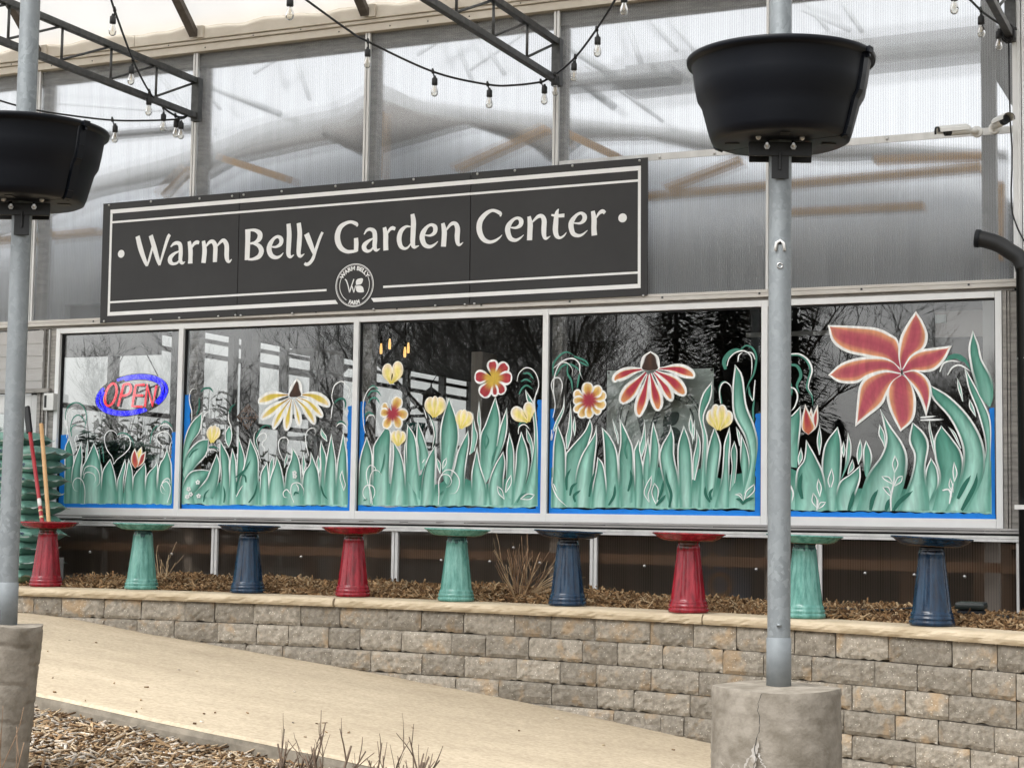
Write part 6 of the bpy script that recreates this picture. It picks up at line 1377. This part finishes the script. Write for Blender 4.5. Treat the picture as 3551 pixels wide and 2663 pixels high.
# ================================================================== CCTV, DOWNSPOUT
def cctv(base, tip, face, label, K=.80):
    b = onY(base, 11.92); t_ = onY(tip, 11.6)
    t = thing('security_camera', tuple(b), label, 'camera', 'security cameras by the corner')
    d = (t_-b); d = Vector(face).normalized()
    obj('mount', MB().tube([b+Vector((0,.005,0)), b+Vector((0,-.03,0))], .048, 16), m_white_plastic, t)
    obj('arm', MB().tube([b+Vector((0,-.02,0)), b+Vector((0,-.07,.0)), b+d*.09+Vector((0,-.07,.005))], [.022,.026,.026], 12), m_white_plastic, t)
    o = b+Vector((0,-.075,.012))
    obj('body', MB().tube([o+d*.05, o+d*.06, o+d*.225], [.03,.041,.041], 14), m_white_plastic, t)
    obj('front', MB().tube([o+d*.226, o+d*.275], [.041,.038], 14), m_black, t); obj('lens', MB().tube([o+d*.276, o+d*.28], .02, 10), m_black_plastic, t)
    s_ = d.cross(Vector((0,0,1))).normalized(); u = s_.cross(d)
    g = MB(); vs = []
    for a in (d*.08, d*.33):
        for k in range(7):
            an = R(-10+200*k/6); vs.append(o+a+s_*.05*math.cos(an)+u*.05*math.sin(an))
    g.add(vs, [(k,k+1,k+8,k+7) for k in range(6)]); v_ = obj('visor', g, m_white_plastic, t)
    md = v_.modifiers.new('thick', 'SOLIDIFY'); md.thickness = .004
    obj('visor_lip', MB().add([v+d*.002 if i < 7 else v+d*.02 for i, v in enumerate([vs[7+k] for k in range(7)]*2)], [(k,k+1,k+8,k+7) for k in range(6)]), m_black, t)
    t.scale = (K, K, K); return t
cctv(Z3(1925,812), Z3(1740,830), (-.86,-.48,-.12), 'white bullet security camera facing left')
cctv(Z3(2032,790), Z3(2120,790), (.5,-.85,-.05), 'white bullet security camera facing out at the corner')
ds = thing('downspout', (-1.56, 11.8, -.7), 'fat black corrugated drain pipe bending down at the corner of the greenhouse', 'drain pipe')
P_ = [tuple(onY(q, 11.8)) for q in (Z3(1925,1462),Z3(1990,1476),Z3(2060,1500),Z3(2130,1545))]
e0 = P_[-1]; P_ += [(e0[0]+.06, 11.8, e0[2]-.05), (e0[0]+.088, 11.8, e0[2]-.14), (e0[0]+.092, 11.8, e0[2]-.3), (e0[0]+.095, 11.8, -.75)]
obj('pipe', MB().tube([tuple(v) for v in spline(P_, 70)], .056, 14), m_black, ds)
c = P_[0]; obj('pipe_end', MB().tube([(c[0]-.012, 11.8, c[2]), (c[0]+.02, 11.8, c[2]-.005)], [.062,.062], 14), m_black_plastic, ds)
obj('strap', MB().tube([(e0[0]+.035, 11.78, 1.15), (e0[0]+.15, 11.72, 1.15)], .008, 6), m_screw, ds)
obj('strap', MB().box((e0[0]+.02, 11.735, .145), (e0[0]+.17, 11.86, .175)), m_white_plastic, ds)
sh_ = thing('side_shed', (-.6, 12.6, -.7), 'white sided wall with dark base beyond the greenhouse corner', 'building')
for k in range(14): obj('siding_board', MB().box((-1.44, 12.48+.003*(k%2), 1.3+.25*k), (1.2, 12.7, 1.546+.25*k)), mat('white_siding', (.66,.66,.65), (.72,.72,.71), scale=3, rough=.6) if k == 0 else bpy.data.materials['white_siding'], sh_)
obj('dark_boarding', MB().box((-1.44, 12.5, -.9), (1.2, 12.7, 1.297)), mat('dark_boarding', (.02,.02,.022), (.035,.033,.03), scale=5, rough=.8), sh_)

# ================================================================== BIRDBATHS
def mat_glaze(name, c, hi, dark, rim, runs=True):
    m, t, b, o = new_mat(name); L = t.links; tc = t.nodes.new('ShaderNodeTexCoord'); oi = t.nodes.new('ShaderNodeObjectInfo')
    ad = t.nodes.new('ShaderNodeVectorMath'); ad.operation = 'ADD'; L.new(tc.outputs['Object'], ad.inputs[0]); L.new(oi.outputs['Random'], ad.inputs[1])
    mp = t.nodes.new('ShaderNodeMapping'); mp.inputs['Scale'].default_value = (1,1,.16); L.new(ad.outputs[0], mp.inputs[0])
    n = t.nodes.new('ShaderNodeTexNoise'); n.inputs['Scale'].default_value = 26; n.inputs['Detail'].default_value = 6; n.inputs['Roughness'].default_value = .7; L.new(mp.outputs[0], n.inputs['Vector'])
    r = t.nodes.new('ShaderNodeValToRGB'); e = r.color_ramp.elements; e[0].position = .36; e[0].color = (*dark,1); e[1].position = .5; e[1].color = (*c,1); x = e.new(.68); x.color = (*hi,1)
    L.new(n.outputs['Fac'], r.inputs[0])
    # runs of darker glaze from the neck
    sx = t.nodes.new('ShaderNodeSeparateXYZ'); L.new(tc.outputs['Object'], sx.inputs[0])
    mr = t.nodes.new('ShaderNodeMapRange'); mr.inputs['From Min'].default_value = .33; mr.inputs['From Max'].default_value = .43; L.new(sx.outputs['Z'], mr.inputs['Value'])
    n2 = t.nodes.new('ShaderNodeTexNoise'); n2.inputs['Scale'].default_value = 40; mp2 = t.nodes.new('ShaderNodeMapping'); mp2.inputs['Scale'].default_value = (1,1,.05); L.new(ad.outputs[0], mp2.inputs[0]); L.new(mp2.outputs[0], n2.inputs['Vector'])
    mu = t.nodes.new('ShaderNodeMath'); mu.operation = 'MULTIPLY'; L.new(mr.outputs[0], mu.inputs[0]); L.new(n2.outputs['Fac'], mu.inputs[1])
    r3 = t.nodes.new('ShaderNodeValToRGB'); r3.color_ramp.elements[0].position = .28; r3.color_ramp.elements[1].position = .36; L.new(mu.outputs[0], r3.inputs[0])
    mx = t.nodes.new('ShaderNodeMix'); mx.data_type = 'RGBA'
    if runs: L.new(r3.outputs[0], mx.inputs[0])
    else: mx.inputs[0].default_value = 0
    L.new(r.outputs[0], mx.inputs[6]); mx.inputs[7].default_value = (*rim,1)
    L.new(mx.outputs[2], b.inputs['Base Color']); b.inputs['Roughness'].default_value = .16; b.inputs['Specular IOR Level'].default_value = .45; b.inputs['Coat Weight'].default_value = .0; b.inputs['Coat Roughness'].default_value = .08
    n3 = t.nodes.new('ShaderNodeTexNoise'); n3.inputs['Scale'].default_value = 60; n3.inputs['Detail'].default_value = 3; L.new(tc.outputs['Object'], n3.inputs['Vector'])
    bp = t.nodes.new('ShaderNodeBump'); bp.inputs['Strength'].default_value = .18; bp.inputs['Distance'].default_value = .004; L.new(n3.outputs['Fac'], bp.inputs['Height']); L.new(bp.outputs[0], b.inputs['Normal'])
    return m
GC = {'red': ((.22,.006,.016), (.34,.016,.030), (.12,.004,.008), (.06,.018,.01)), 'teal': ((.105,.285,.245), (.19,.40,.35), (.05,.18,.15), (.015,.06,.06)), 'blue': ((.003,.021,.052), (.008,.038,.082), (.0025,.009,.024), (.002,.006,.015))}
GL = {k: mat_glaze(k+'_glaze', *v) for k, v in GC.items()}; GLB = {k: mat_glaze(k+'_bowl_glaze', *v, runs=False) for k, v in GC.items()}
m_clay = mat('bare_clay', (.22,.12,.06), (.3,.18,.1), scale=20, rough=.7)
def flute(r, z, t):
    if .075 < z < .385:
        k = min(1, (z-.075)/.02)*min(1, (.385-z)/.03); return r*(1 - .035*k*(1-abs(math.cos(7*t)))**.6 + .012*k)
    return r
ped_prof = [(.001,.0),(.112,.0),(.122,.006),(.124,.022),(.119,.028),(.116,.030),(.120,.036),(.119,.048),(.113,.053),(.115,.060),(.112,.070),(.107,.076),(.106,.085),(.100,.13),(.094,.18),(.088,.23),(.082,.28),(.077,.32),(.073,.36),(.071,.385),(.072,.392),(.066,.404),(.064,.418),(.068,.428),(.001,.43)]
bowl_prof = [(.001,.430),(.14,.431),(.158,.434),(.178,.444),(.194,.457),(.205,.468),(.214,.4735),(.221,.476),(.2225,.4815),(.219,.4865),(.212,.487),(.202,.478),(.17,.460),(.12,.450),(.001,.447)]
bowl_prof = [(r_, .430+(z_-.430)*.86) for r_, z_ in bowl_prof]
bowl_base = [(.075,.4285),(.128,.4287),(.129,.4300),(.075,.4300)]
BB = [('red', (-8.32,10.2), 'red glazed birdbath at the far left, in front of the stack of green bags', .3), ('teal', (-7.54,10.3), 'teal glazed birdbath under the first window, left of the small bare twigs', .9), ('blue', (-6.65,10.32), 'blue glazed birdbath under the yellow coneflower window', .8), ('red', (-5.81,10.33), 'red glazed birdbath under the divide between the second and third windows', -.4), ('teal', (-4.97,10.22), 'teal glazed birdbath beside the brown dry shrub', 1.1),
      ('blue', (-4.15,10.15), 'blue glazed birdbath at the right of the brown dry shrub', 1.8), ('red', (-3.25,9.86), 'red glazed birdbath under the red coneflower window', .9), ('teal', (-2.51,9.73), 'teal glazed birdbath half hidden behind the galvanised pole', 1.6), ('blue', (-1.73,9.42), 'blue glazed birdbath at the far right under the lily window', 2.5)]
proto = {}
for i, (k, (x, y), lab, til) in enumerate(BB):
    c = Vector((x, y, 0)); c = c + Vector((x, y, 0)).normalized()*.115; loc = (c.x, c.y, -.5195)
    if k not in proto:
        t = thing('birdbath', loc, lab, 'birdbath', 'glazed birdbaths along the wall cap')
        n_ = 84; gp = MB().lathe(ped_prof, n_, loc, flute); gb = MB().lathe(bowl_prof, 48, loc); gc = MB().lathe(bowl_base, 32, loc)
        obj('pedestal', gp, GL[k], t); b_ = obj('bowl', gb, GLB[k], t); obj('clay_foot', gc, m_clay, b_); proto[k] = t
    else:
        t = dup_tree(proto[k]); t.location = loc; tag(t, lab)
    t.rotation_euler = (0, 0, i*.83)
    for ch in t.children:
        if ch.name.startswith('bowl'):
            a = Matrix.Translation((0,0,.43)) @ Matrix.Rotation(-i*.83, 4, 'Z') @ Matrix.Rotation(R(til), 4, AF) @ Matrix.Rotation(i*.83, 4, 'Z') @ Matrix.Translation((0,0,-.43+abs(til)*.0004))
            ch.matrix_local = a

# ================================================================== SOIL BAGS, TOOLS
def mat_bag():
    m = mat('green_bag_film', (.075,.20,.155), (.19,.36,.30), scale=6, rough=.32, bump=.25, bscale=16, spec=.5, contrast=(.38,.75), detail=4); return m
m_bag = mat_bag(); m_ink = mat('navy_ink', (.012,.03,.09), rough=.5); m_fold = mat('pale_bag_film', (.38,.46,.43), (.5,.56,.54), scale=9, rough=.35)
BAGN = ['topmost', 'second from top', 'third from top', 'fourth from top', 'fifth from top', 'sixth from top', 'seventh from top', 'eighth from top', 'ninth from top', 'tenth from top', 'lowest']
def bag(cx, cy, z, w, d, h, seed, label, text, rot):
    t = thing('soil_bag', (cx, cy, z), label, 'bag', 'plump green soil bags stacked by the entrance'); r = random.Random(seed); g = MB(); nx, ny, nz = 18, 10, 8; vs = {}
    def P(a, b, c):
        x, y, zz = a*2-1, b*2-1, c*2-1
        ex = 1-abs(x)**7; ey = 1-.22*abs(y)**8
        hh = (max(0, ex)**.5)*ey
        X = x*w/2*(1-.05*zz*zz*0)*(1-.05*abs(zz)**2); Y_ = y*d/2*(1-.16*abs(zz)**3)+.004*math.sin(x*5+seed)*math.sin(zz*3+seed)
        X *= (.985+.03*math.sin(seed+y*4)); sag = .009*math.sin(x*3+seed)+.004*math.sin(x*9+y*5+seed*2)
        Z_ = h/2 + zz*h/2*(.18+.82*hh) + sag*hh*(.5 if zz > 0 else .25) + .0025*math.sin(x*23+y*17+seed)*hh
        ca, sa = math.cos(rot), math.sin(rot); return (cx+X*ca-Y_*sa, cy+X*sa+Y_*ca, z+Z_)
    def grid(f, n1, n2, flip=False):
        o = len(g.v); q = [f(i/n1, j/n2) for i in range(n1+1) for j in range(n2+1)]
        fs = [(i*(n2+1)+j, (i+1)*(n2+1)+j, (i+1)*(n2+1)+j+1, i*(n2+1)+j+1) for i in range(n1) for j in range(n2)]
        g.add(q, fs, True)
    grid(lambda a, b: P(a, b, 1), nx, ny); grid(lambda a, b: P(a, b, 0), nx, ny); grid(lambda a, c: P(a, 0, c), nx, nz); grid(lambda a, c: P(a, 1, c), nx, nz); grid(lambda b, c: P(0, b, c), ny, nz); grid(lambda b, c: P(1, b, c), ny, nz)
    o = obj('film', g, m_bag, t)
    def face(u, v):
        a = .5+u/w; c = .5+v/h; p = Vector(P(min(.98,max(.02,a)), 0, min(.95,max(.05,c)))); return (p.x+.0*sa_, p.y-.004, p.z)
    sa_ = 0
    off = r.uniform(-.05, .12)
    obj('lettering', text_mb(text, .062, lambda x, y: face(x+off, y-.004), .0012, .25), m_ink, t)
    vs = []
    for i in range(21):
        u = -w*.46+w*.92*i/20
        for v in (-.032+.004*math.sin(i*1.3+seed), -.018+.004*math.sin(i*1.9+seed)): p = face(u, v); vs.append((p[0], p[1]-.001, p[2]))
    obj('fold', MB().add(vs, [(i*2,i*2+2,i*2+3,i*2+1) for i in range(20)], True), m_fold, t)
    # gathered end
    e = Vector(P(1, .1, .5)); g = MB(); vs = []
    for k in range(9):
        b = k/8; p = Vector(P(1, b, .5)); vs += [(p.x-.01, p.y, p.z-.004), (p.x+.035+.01*math.sin(k*2.1+seed), p.y, p.z+.014*math.sin(k*1.7+seed))]
    obj('end_seal', MB().add(vs, [(i*2,i*2+2,i*2+3,i*2+1) for i in range(8)]), m_fold, t)
    return t
z = -.545
NB = 11
for k in range(NB):
    lab = f'green soil bag, {BAGN[NB-1-k]} in the stack behind the red birdbath and tool handles'
    jx = (.0, .03, -.04, .05, .01, .04, -.02, .05, .06, .08, -.22)[k]
    bag(-9.56+jx*.6, 11.30, z, .64, .46, .124, k*3+1, lab, random.choice(['Coast of Maine', 'Coast of Maine', 'Coast of Maine']), R(random.uniform(-6, 6))); z += .111
z = -.545
for k in range(12):
    bag(-10.30+.03*math.sin(k*2), 11.35, z, .70, .46, .124, k*5+2, f'green soil bag in the stack left of the pole, {["lowest","second","third","fourth","fifth","sixth","seventh","eighth","ninth","tenth","eleventh","topmost"][k]}' + (' from the ground' if 0 < k < 11 else ''), 'Coast of Maine', R(random.uniform(-6, 6))); z += .111
pal_ = thing('pallet', (-9.6, 11.3, -.645), 'low wooden pallet under the green soil bags', 'pallet')
for k in range(6): obj('deck_board', MB().box((-10.6+.01*k, 11.03+.095*k, -.566), (-9.2, 11.11+.095*k, -.548)), m_wood, pal_)
for x in (-10.5, -9.9, -9.31): obj('runner', MB().box((x, 11.02, -.645), (x+.09, 11.6, -.567)), m_wood, pal_)
m_redp = mat('red_handle', (.32,.015,.025), (.38,.03,.035), scale=10, rough=.4); m_ash = mat('ash_handle', (.52,.30,.13), (.60,.38,.19), scale=4, rough=.55, stretch=(3,3,.5))
TY = 10.85
def tp(q, Y=TY): return onY(q, Y)
sv = thing('red_shovel', (tp(D3(790,840)).x, 10.7, -.645), 'red handled garden tool with black grip leaning on the green bags', 'shovel')
a, b, c = tp(D2(575,835), 11.02), tp(D3(750,440), 10.85), tp(D3(800,840), 10.78); dn = (c-a).normalized(); gnd = a + dn*((-.6-a.z)/dn.z)
obj('handle', MB().tube([a, b, c, gnd+Vector((0,0,.28))], .0165, 10), m_redp, sv); obj('blade', MB().beam(gnd+Vector((0,0,.29)), gnd, .2, .006, (0,1,0)), m_steel_dark, sv)
a2 = tp(D2(510,330), 11.05); obj('grip', MB().beam(a2, a+Vector((-.004,0,.0)), .05, .03, (0,1,0)), m_black, sv, bevel=.008)
l0, l1 = b.lerp(c, .02), b.lerp(c, .38); obj('handle_label', MB().tube([l0, l1], .0172, 10), m_white_plastic, sv); obj('handle_band', MB().tube([b.lerp(c,.55), b.lerp(c,.62)], .0172, 10), mat('cream_band', (.6,.5,.3), rough=.5), sv); obj('handle_band', MB().tube([b.lerp(c,.85), b.lerp(c,.95)], .0172, 10), bpy.data.materials['cream_band'], sv)
wv_ = thing('wooden_tool', (tp(D3(925,830)).x, 10.7, -.645), 'plain ash wood tool handle leaning beside the red one on the green bags', 'tool')
a, c = tp(D2(790,665), 11.02), tp(D3(930,830), 10.78); dn = (c-a).normalized(); gnd = a+dn*((-.62-a.z)/dn.z)
obj('handle', MB().tube([a+Vector((0,0,.004)), a, c, gnd], [.008,.017,.0165,.016], 10), m_ash, wv_); obj('ferrule', MB().tube([gnd, gnd-Vector((0,0,.02))], .02, 8), m_steel_dark, wv_)

# ================================================================== SHRUBS, BED LAMP
m_twig = mat('dry_twig', (.17,.10,.055), (.30,.19,.11), scale=14, rough=.85); m_twig_pale = mat('pale_twig', (.40,.28,.16), (.5,.37,.23), scale=12, rough=.8); m_twig_grey = mat('grey_brown_twig', (.07,.048,.033), (.155,.108,.075), scale=18, rough=.85)
def branch(g, p, d, L, r, depth, rg, spread=.6, kids_=2, n=4):
    pts = [p]; rs = [r]; q = Vector(p); dd = Vector(d)
    for i in range(n):
        dd = (dd + Vector((rg.uniform(-1,1), rg.uniform(-1,1), rg.uniform(-.6,1)))*.12).normalized(); q = q+dd*(L/n); pts.append(q.copy()); rs.append(r*(1-.45*(i+1)/n))
    g.tube(pts, rs, 5)
    if depth > 0:
        for k in range(kids_):
            a = rg.uniform(.45, 1.0); i = min(n, max(1, int(a*n))); s = Vector((rg.uniform(-1,1), rg.uniform(-1,1), rg.uniform(-.1,.5))).normalized()
            branch(g, pts[i], (dd+s*spread).normalized(), L*rg.uniform(.45,.8), rs[i]*.75, depth-1, rg, spread, kids_, n)
def shrub(c, stems, h, wide, label, m, depth=2, r=.006, seed=1, lean=(0,0,0), kd=2, m2=None, grp=None):
    t = thing('bare_shrub', c, label, 'shrub', grp); rg = random.Random(seed); g = MB(); g2 = MB()
    for i in range(stems):
        a = rg.uniform(0, 6.28); s = rg.uniform(.05, 1)*wide; d = Vector((math.cos(a)*s, math.sin(a)*s, 1)).normalized()+Vector(lean)
        gg = g2 if (m2 and rg.random() < .35) else g
        branch(gg, Vector(c)+Vector((math.cos(a)*.03*wide, math.sin(a)*.03*wide, -.01)), d.normalized(), h*rg.uniform(.5, 1), r*rg.uniform(.6,1.2), depth, rg, .55, kd)
    obj('twigs', g, m, t)
    if m2: obj('pale_twigs', g2, m2, t)
    return t
p = onZ((1755, 2088), -.52)
shrub((p.x, p.y+.25, -.53), 26, .40, .8, 'brown dry many stemmed shrub between a teal and a blue birdbath', m_twig, 1, .0048, 4, (.02,0,0), 2, m_twig_pale)
t = thing('bare_shrub', (p.x+.1, p.y+.3, -.53), 'pale arching twigs leaning toward the blue birdbath from the dry shrub', 'shrub'); g = MB()
for k in range(7):
    rg = random.Random(k); L_ = rg.uniform(.25, .45); g.tube([Vector((p.x+.03, p.y+.25, -.5))+Vector((L_*u, -.03*u*k/3, L_*(.75*u-.28*u*u)*(.5+.12*k))) for u in (0,.3,.6,1)], [.004,.0035,.003,.0015], 5)
obj('twigs', g, m_twig_pale, t)
p = onY((370*1.6053, 1248*1.6053), 11.3); shrub((p.x, 11.2, -.50), 9, .26, .5, 'few short pale bare stems in the mulch right of the first teal birdbath', m_twig_pale, 1, .0045, 8, (0,0,0), 1)
F = [((-4.12,6.8), 3, .27, 'forked bare twig shrub, leftmost of the row at the bottom edge', 11), ((-3.90,6.75), 4, .30, 'bare branching shrub in the middle of the bottom edge, second of the row', 12), ((-3.72,6.85), 4, .25, 'short bare forked stems, third of the row at the bottom edge', 13), ((-3.53,6.75), 5, .34, 'tallest bare branching shrub, rightmost of the row at the bottom edge', 14)]
for (x, y), n, h, lab, sd2 in F:
    shrub((x, y, frontz(x, y)-.01), n+1, h*1.0, .55, lab, m_twig_grey, 2, .0085, sd2, (0,0,0), 2, None, 'bare shrubs along the near edge of the path')
p = onY((20, 2400), 5.6); shrub((p.x-.02, 5.6, frontz(p.x, 5.6)), 4, .36, .45, 'thin dry twigs crossing the slim pier at the left edge', m_twig, 1, .003, 21, (.12,0,0), 2)
p = onZ(ZR5(1830, 700), -.52); 
bl = thing('outlet_cover', (p.x, p.y+.35, -.54), 'black hinged outlet cover in the mulch behind the last blue birdbath', 'electrical box')
obj('box', MB().box((p.x-.075, p.y+.28, -.55), (p.x+.075, p.y+.40, -.46)), m_black_plastic, bl, bevel=.012); obj('lid', MB().box((p.x-.085, p.y+.26, -.458), (p.x+.085, p.y+.41, -.415)), mat('green_black_plastic', (.012,.018,.017), rough=.4), bl, bevel=.016)
gc = thing('garden_cable', (-1.5, 10.8, -.54), 'black cables lying on the mulch at the right end of the planter', 'cable')
for k, q in enumerate(([(-2.6,10.3),(-2.4,10.5),(-2.15,10.45),(-1.95,10.6)], [(-1.55,10.5),(-1.4,10.3),(-1.2,10.6),(-1.05,11.2)], [(-1.6,10.7),(-1.35,10.5),(-1.15,10.9)])): obj('cable', MB().tube([(x, y, backz(x, y)+.028) for x, y in [tuple(v) for v in spline(q, 20)]], .007, 5), m_black, gc)

# ================================================================== TREES across the road, seen only as reflections in the panes
m_bark = mat('dark_bark', (.045,.036,.028), (.085,.07,.054), scale=6, rough=.95); m_needle = mat('conifer_green', (.012,.022,.012), (.03,.045,.022), scale=4, rough=.8)
def tree(x, y, h, label, seed, n_main=9):
    t = thing('bare_tree', (x, y, -2.4), label, 'tree', 'bare trees reflected in the windows'); rg = random.Random(seed); g = MB(); tp_ = []
    pts = [Vector((x, y, -2.5))]; d = Vector((0,0,1))
    for i in range(6): d = (d+Vector((rg.uniform(-1,1), rg.uniform(-1,1), 0))*.08).normalized(); pts.append(pts[-1]+d*h*.1)
    g.tube(pts, [.2*h/12*(1-.12*i) for i in range(7)], 7); obj('trunk', g, m_bark, t); g = MB()
    def grow(p, d, L, r, dep):
        n = 3; q = p; pp = [p]
        for i in range(n): d = (d+Vector((rg.uniform(-1,1), rg.uniform(-1,1), rg.uniform(-.3,.7)))*.2).normalized(); q = q+d*(L/n); pp.append(q)
        g.tube(pp, [r, r*.8, r*.6, r*.45], 3, cap=False)
        if dep:
            for k in range(4 if dep > 1 else 5):
                s = Vector((rg.uniform(-1,1), rg.uniform(-1,1), rg.uniform(-.2,.6))).normalized(); grow(pp[rg.choice((1,2,3))], (d+s*.8).normalized(), L*rg.uniform(.5,.75), max(.006, r*.42), dep-1)
    for k in range(n_main+4):
        a = rg.uniform(0, 6.28); s = Vector((math.cos(a), math.sin(a), rg.uniform(.5,1.8))).normalized(); grow(pts[rg.choice((2,3,4,5,6))], s, h*rg.uniform(.24,.36), .055*h/12, 4)
    obj('crown', g, m_bark, t); return t
def conifer(x, y, h, label, seed):
    t = thing('conifer', (x, y, -2.4), label, 'tree', 'dark conifers reflected in the windows'); rg = random.Random(seed)
    obj('trunk', MB().tube([(x,y,-2.5),(x,y,-2.4+h)], [.22,.02], 7), m_bark, t); g = MB()
    for k in range(6500):
        u = rg.random()**1.3; z = -2.0+h*.97*u; R_ = h*.24*(1-u)**.8*(.84+.16*math.sin(z*4.1+rg.uniform(-.6,.6))); a = rg.uniform(0, 6.28); rr_ = R_*rg.uniform(.25,1)
        p = Vector((x+rr_*math.cos(a), y+rr_*math.sin(a), z-rr_*.25)); d = Vector((math.cos(a), math.sin(a), -.25)); s = Vector((-math.sin(a), math.cos(a), 0)); L_ = rg.uniform(.18,.42)
        g.add([p-d*L_*.4, p+s*.07, p+d*L_*.7, p-s*.07], [(0,1,2,3)])
    obj('crown', g, m_needle, t)
TR = [(-29.3,-22,7,2),(-36.4,-25,8,1),(-26.0,-25,13,3),(-23.4,-25,13,5),(-21.3,-26,12,7),(-19.3,-23,12,8),(-12.7,-24,12,9),(-8.6,-27,7,10),(-7.9,-24,6,11)]
for i, (x, y, h, s) in enumerate(TR): tree(x, y, h, 'tall bare tree mirrored in the dark panes of the painted windows', s)
for i, (x, y, sc_, rz) in enumerate(((-30.6,-34,.9,.5),(-28.2,-36,1.0,2.8),(-25.6,-35,.9,5.2))):
    src = [o for o in bpy.data.objects if o.name.startswith('bare_tree') and o.parent is None][2+i % 3]; c = dup_tree(src); c.location = (x, y, -2.4); c.rotation_euler = (0, 0, rz); c.scale = (sc_, sc_, sc_)
for x, y, h, s in ((-16.6,-25,11.5,21),(-14.5,-23,13,22),(-15.4,-27,12,23),(-13.2,-26,12,24),(-11.4,-24,5.2,25)): conifer(x, y, h, 'dark conifer mirrored in the fourth and fifth painted windows', s)
g = MB(); rg = random.Random(5)
for k in range(5200):
    x = rg.uniform(-110, 30); top_ = 2.2+1.2*math.sin(x*.21)+.9*math.sin(x*.53+1)+.5*math.sin(x*1.7); z = -2.4+(top_+2.4)*rg.random()**.7; y = -62+rg.uniform(-3,3); a = rg.uniform(0, 3.1); L_ = rg.uniform(.4,1.0)
    g.add([(x-L_, y, z-.2*L_), (x+.1, y+.2, z-.6*L_), (x+L_, y, z+.1*L_), (x, y-.2, z+.7*L_)], [(0,1,2,3)])
tag(obj('distant_wood', g, m_bark), kind='stuff')
